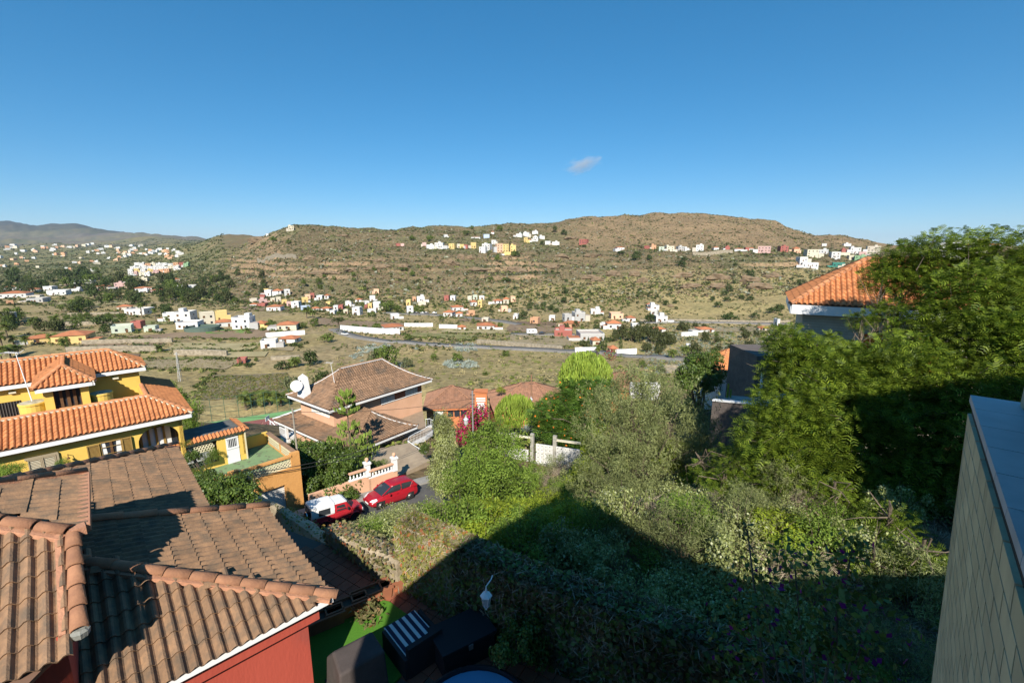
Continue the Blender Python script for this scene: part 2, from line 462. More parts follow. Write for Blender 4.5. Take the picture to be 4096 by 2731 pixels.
# ================================================================ the valley: fields, roads, houses, trees, scrub
rng = random.Random(7)
M_field = mat('ploughed_soil', (0.27, 0.19, 0.115), (0.22, 0.15, 0.09), scale=0.15, bump=0.4, bscale=1.2, stretch=(1, 0.2, 1))
M_field2 = mat('fallow_field', (0.33, 0.26, 0.15), (0.26, 0.2, 0.11), scale=0.2, bump=0.4, bscale=1.0)
M_stubble = mat('stubble_field', (0.40, 0.33, 0.17), (0.30, 0.25, 0.12), scale=0.12, stretch=(1, 0.15, 1))
M_green = mat('irrigated_green', (0.16, 0.26, 0.05), (0.11, 0.19, 0.04), scale=0.3)
M_vinesoil = mat('vineyard_soil', (0.23, 0.175, 0.11), (0.17, 0.14, 0.075), scale=0.25)
M_asph = mat('asphalt', (0.21, 0.195, 0.175), (0.16, 0.15, 0.135), scale=1.5, rough=0.9, bump=0.2, bscale=20)
M_paint = mat('road_paint', (0.72, 0.70, 0.65), rough=0.7)
M_stonew = mat('dry_stone', (0.40, 0.34, 0.25), (0.22, 0.185, 0.13), scale=0.8, bump=0.8, bscale=3, detail=8)
M_white = mat('white_render', (0.80, 0.79, 0.76), (0.70, 0.68, 0.63), scale=0.35, rough=0.8, lo=0.5, hi=0.8)
M_darkglass = mat('window_glass', (0.03, 0.035, 0.045), rough=0.12, spec=0.6)
M_brownwood = mat('brown_wood', (0.16, 0.08, 0.035), (0.11, 0.055, 0.025), scale=6)

drape('field', [(455, 1350), (1060, 1352), (1085, 1318), (770, 1325)], M_field, label='brown ploughed field below the white farmhouses')
drape('field', [(1230, 1295), (1590, 1312), (1640, 1292), (1270, 1268)], M_field, label='ploughed brown field in front of the valley village')
drape('field', [(1000, 1243), (1165, 1248), (1130, 1222), (960, 1228)], M_field, label='brown field beside the orange roofed house at the hill foot')
drape('field', [(2010, 1326), (2230, 1328), (2225, 1300), (2040, 1298)], M_field, label='bare field above the road with the caravan')
drape('stubble_field', [(660, 1402), (1010, 1400), (1045, 1370), (700, 1372)], M_stubble, label='straw coloured field with faint furrows')
drape('green_field', [(825, 1335), (975, 1333), (985, 1318), (815, 1318)], M_green, label='bright green patch beside the round tank')
drape('field', [(560, 1472), (900, 1478), (980, 1440), (560, 1436)], M_field2, label='fallow field behind the lattice mast')
drape('field', [(290, 1400), (640, 1400), (655, 1370), (330, 1372)], M_field, label='brown terrace between two stone walls')
drape('field', [(2040, 1380), (2280, 1385), (2290, 1348), (2020, 1340)], M_field2, label='dry grass field below the caravan road')
drape('vineyard_soil', [(760, 1600), (1200, 1585), (1150, 1490), (830, 1500)], M_vinesoil, lift=0.12, label='terraced vineyard soil behind the peach house')
M_field3 = mat('dark_ploughed_field', (0.20, 0.135, 0.08), (0.155, 0.105, 0.065), scale=0.2, stretch=(1, 0.15, 1))
M_weeds = mat('weedy_field', (0.25, 0.23, 0.09), (0.17, 0.165, 0.06), scale=0.35, lo=.4, hi=.6)
for i, (q, m_, l) in enumerate([([(335, 1440), (555, 1436), (560, 1416), (345, 1418)], M_field3, 'dark ploughed strip right above the yellow house'), ([(650, 1440), (900, 1436), (905, 1428), (660, 1430)], M_weeds, 'weedy strip under the crumbling wall'),
    ([(905, 1432), (1060, 1428), (1075, 1408), (915, 1410)], M_stubble, 'pale dusty yard beside the red shed'), ([(1060, 1400), (1170, 1404), (1180, 1388), (1070, 1386)], M_field2, 'dusty parking yard below the white tents'),
    ([(300, 1350), (440, 1346), (450, 1326), (310, 1330)], M_field2, 'rubble slope below the green tank'), ([(560, 1300), (690, 1298), (700, 1282), (570, 1284)], M_weeds, 'weedy plot left of the white farmhouses'),
    ([(250, 1284), (470, 1280), (480, 1266), (260, 1268)], M_weeds, 'green orchard floor on the left'), ([(230, 1222), (520, 1218), (530, 1204), (240, 1206)], M_stubble, 'straw field beyond the palms at left'),
    ([(1760, 1330), (2020, 1338), (2030, 1318), (1780, 1316)], M_stubble, 'straw field right of the white villa wall'), ([(2060, 1300), (2220, 1302), (2230, 1288), (2070, 1286)], M_field3, 'dark field behind the caravan'),
    ([(1640, 1345), (1880, 1360), (1900, 1342), (1660, 1332)], M_weeds, 'weedy bank under the white villa'), ([(1830, 1285), (1960, 1290), (1970, 1278), (1840, 1274)], M_field, 'small ploughed field at the hill foot'),
    ([(2800, 1325), (3050, 1328), (3060, 1306), (2810, 1304)], M_field2, 'dry field under the right hill road'), ([(2480, 1350), (2620, 1352), (2640, 1330), (2490, 1330)], M_weeds, 'weedy plot left of the pines')]):
    drape('field', q, m_, label=l, lift=.3 + .04 * (i % 3), step=8)
M_court_red = mat('court_red', (0.27, 0.10, 0.09), (0.24, 0.085, 0.08), scale=0.4)

def road(name, pix, width, label, paint=True):
    pts = [hit(*p) for p in pix]
    strip(name, pts, width, M_asph, lift=0.5, label=label)
    if paint: strip('road_edge_line', [p + Vector((0, -width * 0.42, 0)) for p in pts], 0.2, M_paint, lift=0.53, label='white painted edge line of the ' + label)
road('road', [(1335, 1318), (1372, 1336), (1440, 1352), (1560, 1368), (1700, 1378), (1880, 1388), (2060, 1397), (2250, 1408), (2420, 1416), (2580, 1430), (2800, 1442)], 6.5, 'valley road running below the white walled villa')
road('road', [(1540, 1252), (1680, 1258), (1800, 1264), (1960, 1280), (2080, 1300)], 7, 'road through the houses at the hill foot', False)
road('road', [(2040, 1338), (2150, 1339), (2300, 1340)], 6, 'short lane where the caravan is parked', False)
road('road', [(2560, 1292), (2800, 1290), (3000, 1294), (3160, 1297)], 6, 'road along the foot of the right hillside')

def ground_wall(px0, py0, px1, py1, h, label, material=M_stonew, name='field_wall', t=0.6):
    a, b = hit(px0, py0), hit(px1, py1); d = (b - a); n = max(3, int(d.length / 12)); mb = MB()
    u = Vector((d.y, -d.x, 0)).normalized() * t
    for i in range(n):
        p, q = a.lerp(b, i / n), a.lerp(b, (i + 1) / n); p.z = tz1(p.x, p.y); q.z = tz1(q.x, q.y)
        mb.add([p - u - Vector((0,0,1)), q - u - Vector((0,0,1)), q + u - Vector((0,0,1)), p + u - Vector((0,0,1)),
                p - u + Vector((0,0,h)), q - u + Vector((0,0,h)), q + u + Vector((0,0,h)), p + u + Vector((0,0,h))],
               ((0,3,2,1),(4,5,6,7),(0,1,5,4),(1,2,6,5),(2,3,7,6),(3,0,4,7)))
    return tag(mb.build(name, material), label, 'wall')
for i, (a, b, c, d, h, l) in enumerate([
    (330, 1378, 690, 1368, 2.2, 'long low stone retaining wall behind the yellow villa field'), (270, 1414, 630, 1408, 3.0, 'tall pale stone wall just above the yellow house roof'),
    (700, 1420, 910, 1424, 2.6, 'crumbling pale stone wall below the stubble field'), (250, 1262, 480, 1258, 1.8, 'pale terrace wall beyond the palms on the left'),
    (200, 1300, 450, 1296, 2.0, 'terrace wall under the orchard on the left'), (1910, 1374, 2250, 1402, 2.2, 'stone wall above the valley road'),
    (1030, 1044, 1185, 1035, 5.0, 'stone road embankment on the left shoulder of the hill'), (2770, 1022, 2930, 1012, 4.0, 'grey retaining wall under the row of hillside houses'),
    (1085, 1440, 1200, 1434, 1.6, 'low ruined wall of separate piers near the red shed'), (2560, 1286, 3160, 1290, 1.6, 'pale wall beside the road at the right hill foot')]):
    ground_wall(a, b, c, d, h, l)
for (a, b, c, d, h, l) in [(1363, 1322, 1600, 1338, 3.4, 'curved white garden wall round the villa beside the road'), (1618, 1306, 1732, 1306, 2.4, 'long white wall right of the white villa'),
    (1757, 1312, 1830, 1314, 2.4, 'white wall left of the small gabled gatehouse'), (1064, 1350, 1220, 1338, 2.6, 'white boundary wall of the cream farmhouse'),
    (2300, 1412, 2385, 1410, 2.6, 'white wall under the cypresses'), (2466, 1420, 2545, 1416, 2.6, 'white wall right of the small cream villa'), (2725, 1345, 2790, 1342, 2.4, 'white wall among the pines')]:
    ground_wall(a, b, c, d, h, l, M_white, 'garden_wall', 0.35)

# ---- houses
HC = dict(white=(0.64, 0.63, 0.60), cream=(0.60, 0.54, 0.41), yellow=(0.68, 0.50, 0.20), red=(0.36, 0.12, 0.095), pink=(0.58, 0.38, 0.34), orange=(0.58, 0.33, 0.19),
          peach=(0.72, 0.46, 0.30), green=(0.25, 0.40, 0.22), teal=(0.05, 0.22, 0.17), grey=(0.46, 0.45, 0.43), beige=(0.58, 0.51, 0.41), blue=(0.45, 0.53, 0.68), palegreen=(0.50, 0.55, 0.44))
HM = {k: mat('wall_' + k, v, tuple(c * 0.86 for c in v), scale=0.25, lo=0.5, hi=0.8, rnd=0.10) for k, v in HC.items()}
M_flat = mat('flat_roof', (0.50, 0.44, 0.38), (0.40, 0.33, 0.28), scale=0.3, rnd=0.2)
M_rooft = mat('far_roof_tiles', (0.50, 0.19, 0.085), (0.40, 0.15, 0.07), scale=0.5, rnd=0.1)
WIN = MB().box(-0.5, 0.5, -0.06, 0.06, -0.5, 0.5).mesh('window', M_darkglass)
WINB = MB().box(-0.5, 0.5, -0.06, 0.06, -0.5, 0.5).mesh('window_shutter', M_brownwood)
HPOS = []
def house(name, label, group, px, py, wpx, hpx, col, roof=None, pos=None, rz=None, windows=True, sub=0):
    p = pos or hit(px, py)
    if p is None: return None
    s = p.length
    k = s / 1820.0 / math.sqrt(1 + ((px - 2048) / 1820.0) ** 2)
    w, h = wpx * k * 0.86, hpx * k * 0.82
    HPOS.append((p.x, p.y, w))
    d = max(5.0, min(w * rng.uniform(0.7, 1.0), 16))
    a = rng.uniform(-0.5, 0.5) if rz is None else rz
    if roof: h *= 0.72
    t = thing(name, label, 'house', (p.x, p.y, p.z), group=group, rz=a - math.atan2(p.x, p.y) * 0.6)
    w *= 0.90
    low = -d * 0.5 - 2
    mb = MB().box(-w/2, w/2, -d/2, d/2, low, h)
    m = HM[col]
    mb.build('wall', m, t)
    if roof:
        e = 0.5; r = h * 0.3 + 0.6; g = max(0.1, w/2 - d/2)
        v = [(-w/2-e,-d/2-e,h+.003),(w/2+e,-d/2-e,h+.003),(w/2+e,d/2+e,h+.003),(-w/2-e,d/2+e,h+.003),(-g,0,h+r),(g,0,h+r)]
        MB().add(v, ((0,1,5,4),(1,2,5),(2,3,4,5),(3,0,4),(3,2,1,0))).build('roof', roof, t)
    else:
        b = MB(); q = 0.25
        b.box(-w/2-.05, w/2+.05, -d/2-.05, -d/2+q, h+.01, h+0.9); b.box(-w/2-.05, w/2+.05, d/2-q, d/2+.05, h+.01, h+0.9)
        b.box(-w/2-.05, -w/2+q, -d/2+q, d/2-q, h+.01, h+0.9); b.box(w/2-q, w/2+.05, -d/2+q, d/2-q, h+.01, h+0.9)
        b.build('parapet', m, t)
        MB().box(-w/2+q, w/2-q, -d/2+q, d/2-q, h+.005, h+0.05).build('roof', M_flat, t)
        if rng.random() < 0.45 and w > 6:
            x = rng.uniform(-w/4, w/4); MB().box(x-1.5, x+1.5, 0, d/2-q, h+0.05, h+2.6).build('stair_hut', m, t)
    if rng.random() < 0.6 and w > 5:
        sx_ = rng.choice((-1, 1)); aw, ad, ah = w * rng.uniform(.3, .6), d * rng.uniform(.5, .9), h * rng.uniform(.4, .75); x0 = sx_ * (w / 2 + aw / 2 - .05); y0 = -d / 2 + ad / 2 - rng.uniform(0, 1.5)
        MB().box(x0 - aw / 2, x0 + aw / 2, y0 - ad / 2, y0 + ad / 2, low, ah).build('annex', HM[rng.choice([col, col, 'white', 'beige', 'grey'])], t)
        MB().box(x0 - aw / 2 + .15, x0 + aw / 2 - .15, y0 - ad / 2 + .15, y0 + ad / 2 - .15, ah, ah + .08).build('annex_roof', rng.choice([M_flat, M_rooft]), t)
    if windows and hpx >= 14:
        rows = max(1, int(round(h / 3.2))); cols = max(1, min(4, int(w / 3.6)))
        for r in range(rows):
            for c in range(cols):
                if rng.random() < 0.18: continue
                o = link('window', WIN if rng.random() < 0.7 else WINB, t)
                o.location = (-w/2 + w * (c + 0.5) / cols, -d/2 - 0.02, h * (r + 0.52) / rows); o.scale = (1.2, 1, 1.35)
                o2_side = rng.random() < 0.5
        o = link('door', WINB, t); o.location = (w * rng.uniform(-0.3, 0.3), -d/2 - 0.03, 1.05); o.scale = (1.1, 1, 2.1)
        sx = -1 if p.x > 0 else 1
        for r in range(rows):
            o = link('window', WIN, t); o.location = (sx * (w/2 + .02), rng.uniform(-d/5, d/5), h * (r + 0.5) / rows); o.scale = (1.2, 1, 1.3); o.rotation_euler = (0, 0, math.pi / 2)
    return t
def Z8(x, y): return x / 1.96, 850 + y / 1.96
def ZA(x, y): return 1000 + x / 2.138, 850 + y / 2.138
def ZB(x, y): return 2000 + x / 1.96, 850 + y / 1.96
def Z6(x, y): return 2700 + x / 1.685, 900 + y / 1.685
R = M_rooft
clusters = [
 (Z8, 1.96, 'farmhouses on the valley floor at left', 'among valley floor farmhouses', [
  (455,720,905,1015,'yellow',R),(240,455,945,1012,'yellow',R),(890,1045,880,935,'palegreen',0),(1045,1132,848,905,'red',0),(1140,1235,890,930,'palegreen',0),
  (1290,1388,780,850,'white',0),(1388,1535,765,852,'white',0),(1400,1590,850,905,'white',0),(1572,1690,768,882,'cream',0),(1692,1790,762,842,'yellow',0),(1690,1830,825,890,'white',0),
  (1835,2000,805,905,'white',0),(2002,2105,835,905,'yellow',R),(2175,2350,840,912,'cream',R),(2205,2350,955,1008,'white',R),(1010,1190,748,795,'white',0),
  (925,1040,715,762,'beige',R),(0,60,790,848,'grey',0),(60,125,778,862,'grey',0),(1160,1240,895,925,'white',0),(1865,1940,1148,1176,'red',0)]),
 (Z8, 1.96, 'houses of the village far left', 'in the far left village', [
  (25,235,605,665,'white',R),(45,142,567,606,'white',0),(225,312,583,622,'cream',R),(362,436,575,612,'white',0),(395,540,606,645,'white',0),(245,372,668,700,'grey',0),(55,105,692,720,'orange',0),
  (500,560,545,570,'pink',0),(560,632,535,565,'white',0),(640,740,527,556,'white',0),(750,862,562,600,'cream',0),(905,990,547,590,'pink',0),(990,1112,540,572,'white',0),(1100,1166,510,540,'cream',0),
  (1058,1190,575,610,'white',0),(1095,1166,604,632,'white',0),(1190,1300,592,625,'pink',R),(1350,1412,507,545,'cream',0),(1370,1442,570,602,'white',0),(868,942,638,668,'orange',R),(572,642,598,620,'white',0),(1440,1550,570,592,'white',0),(750,790,600,620,'orange',0)]),
 (ZA, 2.138, 'houses at the left foot of the hill', 'in the dense village under the hill', [
  (100,165,652,692,'yellow',0),(130,200,660,705,'white',0),(195,285,640,706,'white',0),(292,346,655,706,'white',0),(85,132,703,728,'red',0),(0,70,735,762,'beige',0),(150,290,775,836,'white',R),
  (75,150,742,775,'pink',0),(180,225,730,765,'cream',0),(225,272,720,770,'cream',0),(270,318,745,782,'yellow',0),(312,356,762,802,'pink',0),(358,440,756,812,'white',0),(440,502,725,770,'yellow',0),(468,520,700,740,'peach',0),(515,556,690,728,'red',0),
  (573,632,708,742,'white',0),(640,686,692,732,'white',0),(655,702,765,786,'yellow',0),(520,610,802,836,'white',0),(612,702,800,838,'white',0),(430,520,800,832,'blue',0),(0,75,770,798,'white',0),(75,148,780,800,'red',0)]),
 (ZA, 2.138, 'houses at the middle foot of the hill', 'among houses behind the tall palms', [
  (715,760,792,852,'white',0),(760,805,788,830,'red',0),(690,742,835,872,'white',0),(815,882,755,800,'white',0),(900,966,728,762,'white',0),(975,1022,756,792,'white',0),(1020,1078,710,756,'white',0),(880,962,802,872,'white',0),
  (982,1012,790,826,'red',0),(1010,1052,776,822,'yellow',0),(1050,1126,757,832,'white',0),(1000,1090,826,856,'white',0),(1055,1110,655,690,'peach',0),(1338,1386,742,796,'yellow',0),(1385,1422,722,757,'orange',0),(1420,1502,718,762,'white',0),
  (1335,1402,796,862,'white',0),(1430,1512,766,786,'beige',0),(800,845,830,865,'cream',0)]),
 (ZA, 2.138, 'houses at the right foot of the hill', 'among houses right of the palms', [
  (1660,1712,708,750,'red',0),(1712,1766,710,752,'white',0),(1860,1905,712,762,'cream',0),(1902,1950,706,742,'palegreen',0),(1880,1942,738,796,'white',0),(1950,1998,745,806,'yellow',0),(1955,2010,715,745,'white',0),(2070,2170,736,772,'white',0),
  (2160,2222,712,777,'cream',0),(2222,2272,715,760,'peach',0),(1655,1756,822,887,'white',0),(1710,1832,780,836,'white',0),(1756,1826,836,893,'white',0),(1855,1926,838,882,'orange',0),(2138,2206,796,852,'peach',0),(1195,1282,868,906,'white',0),(1980,2052,902,932,'beige',0),
  (2250,2300,880,910,'white',0)]),
 (ZA, 2.138, 'villas by the valley road', 'among villas by the valley road', [
  (1120,1316,940,1002,'white',R),(1770,1852,955,1000,'white',R),(1925,2112,930,992,'white',R),(262,432,1045,1104,'white',R),(95,245,1085,1150,'white',0)]),
 (ZA, 2.138, 'houses on the shelf of the hill', 'in the yellow row high up', [
  (1245,1285,266,286,'red',0),(1285,1322,268,286,'pink',0),(1470,1512,258,286,'pink',0),(1500,1580,277,301,'white',0),(1577,1666,258,301,'white',0),(1700,1762,266,306,'yellow',0),(1765,1800,268,304,'cream',0),(1795,1840,272,306,'yellow',0),(1828,1868,276,308,'red',0),
  (1880,1936,256,302,'yellow',0),(1960,2030,290,342,'white',0),(1985,2072,266,318,'white',0),(2065,2112,236,272,'white',0),(2095,2162,262,338,'peach',0),(2160,2222,266,336,'yellow',0),(2222,2282,276,332,'yellow',0),(2156,2232,337,362,'yellow',0)]),
 (ZA, 2.138, 'houses near the crest of the hill', 'near the hill crest', [
  (1655,1692,190,211,'white',0),(2060,2092,158,184,'white',0),(1990,2052,188,213,'blue',0),(325,378,115,149,'cream',0),(140,166,183,196,'white',0),(1890,1990,206,216,'white',0)]),
 (ZB, 1.96, 'white houses on the upper slope', 'above the yellow row', [
  (125,180,168,192,'white',0),(180,236,158,180,'white',0),(246,302,148,166,'white',0),(180,218,197,231,'yellow',0),(215,252,208,229,'white',0),(255,305,190,220,'white',0),(303,352,185,208,'white',0),(350,402,225,250,'white',0),(400,470,232,251,'white',0),(620,694,210,243,'red',0)]),
 (ZB, 1.96, 'row of houses under the brown hill', 'in the row under the brown hill', [
  (900,973,262,293,'white',R),(1130,1172,262,283,'red',0),(1180,1226,255,284,'orange',0),(1240,1290,268,301,'palegreen',0),(1285,1362,262,303,'cream',0),(1380,1442,265,301,'grey',0),(1440,1482,280,299,'white',0),(1530,1600,252,301,'white',0),(1665,1714,265,291,'white',R),
  (1755,1798,270,293,'red',0),(1830,1912,276,301,'white',R),(1915,1950,275,301,'red',0),(1950,1992,272,299,'white',0),(2015,2126,262,309,'pink',0),(2178,2252,262,306,'red',0),(2290,2350,265,301,'peach',0)]),
 (ZB, 1.96, 'houses on the valley floor at right', 'on the valley floor right of centre', [
  (235,316,822,866,'orange',0),(380,438,808,846,'white',0),(487,560,790,852,'grey',0),(560,666,772,848,'grey',0),(700,796,760,791,'white',0),(848,969,785,829,'peach',0),(980,1063,800,852,'white',0),(490,626,838,892,'orange',R),(820,956,830,912,'white',R),
  (785,832,865,907,'white',0),(1020,1096,870,912,'white',0),(1190,1296,890,932,'white',R),(1145,1200,705,735,'white',0),(1160,1246,725,760,'white',0),(1180,1240,758,800,'white',0),(1200,1312,806,856,'white',0),(1530,1671,890,932,'white',R),(2020,2106,888,919,'beige',0),
  (2153,2178,830,890,'white',0),(410,585,915,958,'red',0),(585,822,932,992,'grey',0),(705,786,960,1042,'cream',R),(845,921,1032,1096,'cream',R),(1455,1491,1040,1078,'white',0),(0,62,730,777,'peach',0),(105,152,795,827,'white',0)]),
 (Z6, 1.685, 'houses of the village at the far right', 'in the village at far right', [
  (820,886,215,246,'white',0),(850,966,253,286,'white',0),(870,956,160,216,'cream',0),(960,1032,165,191,'white',0),(1040,1106,180,221,'white',0),(1100,1170,186,206,'cream',0),(1115,1170,165,186,'red',0),(1170,1246,148,193,'white',0),(1205,1286,205,241,'green',0),(1160,1206,205,231,'cream',0),
  (1235,1286,180,206,'pink',0),(1285,1376,138,196,'beige',0),(1055,1140,253,281,'teal',0),(1095,1166,275,301,'cream',0),(1230,1310,250,291,'cream',0),(920,1006,372,402,'white',0),(990,1022,125,143,'white',0),(1130,1182,127,143,'white',0),(790,830,145,185,'peach',0)]),
]
for f, sc, grp, where, L_ in clusters:
    L_ = sorted(L_, key=lambda e: e[0] + e[1])
    for i, (x0, x1, y0, y1, col, roof) in enumerate(L_):
        px, py = f((x0 + x1) / 2, y1)
        big = (x1 - x0) / sc
        if not roof and col in ('white', 'cream', 'beige', 'peach') and rng.random() < .22: roof = R
        nm = 'farmhouse' if 'farmhouse' in grp else ('villa' if 'villa' in grp else 'village_house')
        house(nm, '%s %s house, %s from left %s' % ({'palegreen': 'pale green', 'blue': 'pale blue'}.get(col, col), 'tile-roofed' if roof else 'flat-roofed', nth(i), where), grp,
              px, py, big, (y1 - y0) / sc, col, roof, rz=rng.uniform(-0.35, 0.35))
# the painted spur town
k = 0; spur = []
for row, (y, xs) in enumerate([(425, range(1075, 1490, 44)), (450, range(1050, 1400, 42)), (474, range(1040, 1330, 46)), (496, range(1025, 1200, 44))]):
    for x in xs:
        spur.append((x + rng.uniform(-6, 6), y + rng.uniform(-5, 5), rng.choice(['white', 'white', 'white', 'cream', 'pink', 'yellow', 'orange', 'white']) if row else ['white', 'white', 'orange', 'cream', 'white', 'white', 'white', 'orange', 'red', 'green'][k % 10])); k += 1
spur.sort(key=lambda e: e[0])
for i, (x, y, c) in enumerate(spur):
    px, py = Z8(x, y)
    house('village_house', '%s house, %s from left in the painted village on the spur' % (c, nth(i)), 'houses of the painted village on the spur', px, py, 22, 16, c, rz=rng.uniform(-.3, .3))
# specks of houses on the far slopes at left
tiny = []
for i in range(100):
    x = rng.uniform(0, 1430); y = rng.uniform(255, 470)
    if x > 900 and y > 380: y -= 120
    if rng.random() < 0.35: y = 240 + abs(x - 620) * 0.10 + rng.uniform(0, 45)
    tiny.append((Z8(x, max(y, 160 + x * 0.03)), rng.choice(['white', 'white', 'white', 'white', 'cream', 'peach', 'orange'])))
for i, ((px, py), c) in enumerate(sorted(tiny)):
    house('hillside_house', 'tiny %s house, %s from left among those dotted over the far hillside' % (c, nth(i)), 'tiny houses dotted over the far left hillside', px, py, rng.uniform(10, 18), rng.uniform(7, 10), c, windows=False)
# ================================================================ vegetation
def leaf_quads(P, Nrm, size, aspect, nr, jit=0.7, fold=0.0):
    """one diamond leaf at each point, facing roughly along its normal"""
    n = len(P)
    nrm = Nrm + nr.normal(0, jit, (n, 3)); nrm /= np.linalg.norm(nrm, axis=1, keepdims=True) + 1e-9
    t = np.cross(nrm, nr.normal(0, 1, (n, 3))); t /= np.linalg.norm(t, axis=1, keepdims=True) + 1e-9
    b = np.cross(nrm, t)
    L = (size * nr.uniform(0.7, 1.3, n))[:, None]; W = L * aspect
    V = np.stack([P - t * L / 2, P + b * W / 2 + t * L * 0.1, P + t * L / 2, P - b * W / 2 + t * L * 0.1], 1).reshape(-1, 3)
    F = np.arange(4 * n).reshape(-1, 4)
    return V, F
def clump_points(nr, ncl, per, R, rc, flat=0.75, hollow=0.45, bottom=-0.5):
    """points gathered in clumps over an ellipsoid, with outward normals"""
    u = nr.normal(0, 1, (ncl * 3, 3)); u /= np.linalg.norm(u, axis=1, keepdims=True)
    u = u[u[:, 2] > bottom][:ncl]
    rad = R * nr.uniform(hollow, 1.0, len(u))[:, None]
    C = u * rad * np.array([1, 1, flat])
    rcs = rc * nr.uniform(0.6, 1.3, len(C))
    q = nr.normal(0, 1, (len(C), per, 3)); q /= np.linalg.norm(q, axis=2, keepdims=True)
    rr = rcs[:, None, None] * nr.uniform(0.55, 1.0, (len(C), per, 1))
    P = (C[:, None, :] + q * rr * np.array([1, 1, 0.8])).reshape(-1, 3)
    N = (q * 0.8 + (C / (np.linalg.norm(C, axis=1, keepdims=True) + 1e-6))[:, None, :] * 0.4 + np.array([0, 0, 0.35])).reshape(-1, 3)
    return P, N
def bush_mesh(name, seed, material, ncl, per, R, rc, size, aspect=0.5, flat=0.75, hollow=0.45, bottom=-0.4, jit=0.7, lift=None):
    nr = np.random.default_rng(seed)
    P, N = clump_points(nr, ncl, per, R, rc, flat, hollow, bottom)
    P[:, 2] += (R * flat * 0.75 if lift is None else lift)
    V, F = leaf_quads(P, N, size, aspect, nr, jit)
    return np_mesh(name, V, F, material)

L_dark = leafmat('leaf_dark_green', (0.042, 0.066, 0.018), (0.09, 0.125, 0.032))
L_mid = leafmat('leaf_mid_green', (0.075, 0.11, 0.020), (0.16, 0.21, 0.04))
L_olive = leafmat('leaf_olive', (0.095, 0.11, 0.045), (0.17, 0.185, 0.085))
L_pine = leafmat('leaf_pine', (0.055, 0.068, 0.022), (0.105, 0.115, 0.038))
L_palm = leafmat('leaf_palm', (0.085, 0.12, 0.022), (0.21, 0.25, 0.055), rough=0.45)
L_dragon = leafmat('leaf_agave', (0.24, 0.29, 0.25), (0.36, 0.40, 0.35))
M_trunk = mat('bark', (0.17, 0.13, 0.095), (0.11, 0.085, 0.06), scale=4, bump=0.5, bscale=14)
M_ptrunk = mat('palm_bark', (0.20, 0.15, 0.105), (0.13, 0.10, 0.07), scale=3, bump=0.6, bscale=9)

# crowns are unit sized (radius 1, standing on z = 0) and scaled per tree
CROWN = {}
for nm, mt, flat, cl, hol in (('dark', L_dark, 0.85, 24, 0.5), ('mid', L_mid, 0.85, 24, 0.5), ('olive', L_olive, 0.8, 26, 0.5), ('pine', L_pine, 0.6, 24, 0.45)):
    CROWN[nm] = [bush_mesh('crown', 100 + i + len(nm) * 7, mt, cl, 26, 0.78, 0.30, 0.17, 0.6, flat, hol, -0.55) for i in range(3)]
CYP = []
for i in range(2):
    nr = np.random.default_rng(300 + i); n = 700
    zz = nr.uniform(0, 1, n); aa = nr.uniform(0, 6.283, n); rr = (np.sin(np.clip(zz * 1.05 + 0.05, 0, 1) * math.pi) ** 0.6) * nr.uniform(0.7, 1.0, n) * 0.16
    P = np.stack([rr * np.cos(aa), rr * np.sin(aa), zz], 1); N = np.stack([np.cos(aa), np.sin(aa), 0.3 + aa * 0], 1)
    V, F = leaf_quads(P, N, 0.07, 0.5, nr); CYP.append(np_mesh('crown', V, F, L_dark))
TRUNK = MB().tube([(0, 0, -0.25), (0.03, 0, 0.2), (-0.02, 0.03, 0.6)], 0.09, 6, 0.05).tube([(0, 0, 0.25), (0.25, 0.1, 0.7)], 0.05, 5, 0.02).tube([(0, 0, 0.3), (-0.22, -0.12, 0.72)], 0.045, 5, 0.02).mesh('trunk', M_trunk)
def palm_meshes(seed, nf=34, L=1.0, droop=1.0):
    nr = np.random.default_rng(seed); V = []; F = []
    for k in range(nf):
        a = nr.uniform(0, 6.283); el = nr.uniform(-0.55, 1.25); ln = L * nr.uniform(0.8, 1.05)
        d = np.array([math.cos(a), math.sin(a), 0]); side = np.array([-math.sin(a), math.cos(a), 0]); p = np.zeros(3); e = el; prev = None
        seg = 9
        for j in range(seg + 1):
            t = j / seg
            nxt = p + (d * math.cos(e) + np.array([0, 0, 1]) * math.sin(e)) * ln / seg
            if j > 0:
                w = 0.24 * ln * math.sin(min(1, t * 1.1 + 0.12) * math.pi) ** 0.7 + 0.02
                dd = (nxt - p); dd = dd / np.linalg.norm(dd)
                for sg in (-1, 1):
                    tip = p + side * sg * w * 0.9 + dd * w * 0.75 + np.array([0, 0, -0.35 * w])
                    b0 = len(V); V += [tuple(p - dd * ln * 0.045), tuple(p + dd * ln * 0.045), tuple(tip + dd * 0.01), tuple(tip - dd * ln * 0.02)]
                    F.append((b0, b0 + 1, b0 + 2, b0 + 3))
            p = nxt; e -= droop * 0.20 * (0.6 + t)
    return np_mesh('crown', V, F, L_palm)
PALM = [palm_meshes(400 + i, 44 - 6 * (i % 2), 1.0, 0.8 + 0.2 * i) for i in range(3)]
PTR = MB().lathe([(0.16, -0.3), (0.15, 0.0), (0.12, 0.15), (0.11, 0.5), (0.105, 0.85), (0.14, 0.95), (0.1, 1.0)], 8).mesh('trunk', M_ptrunk)

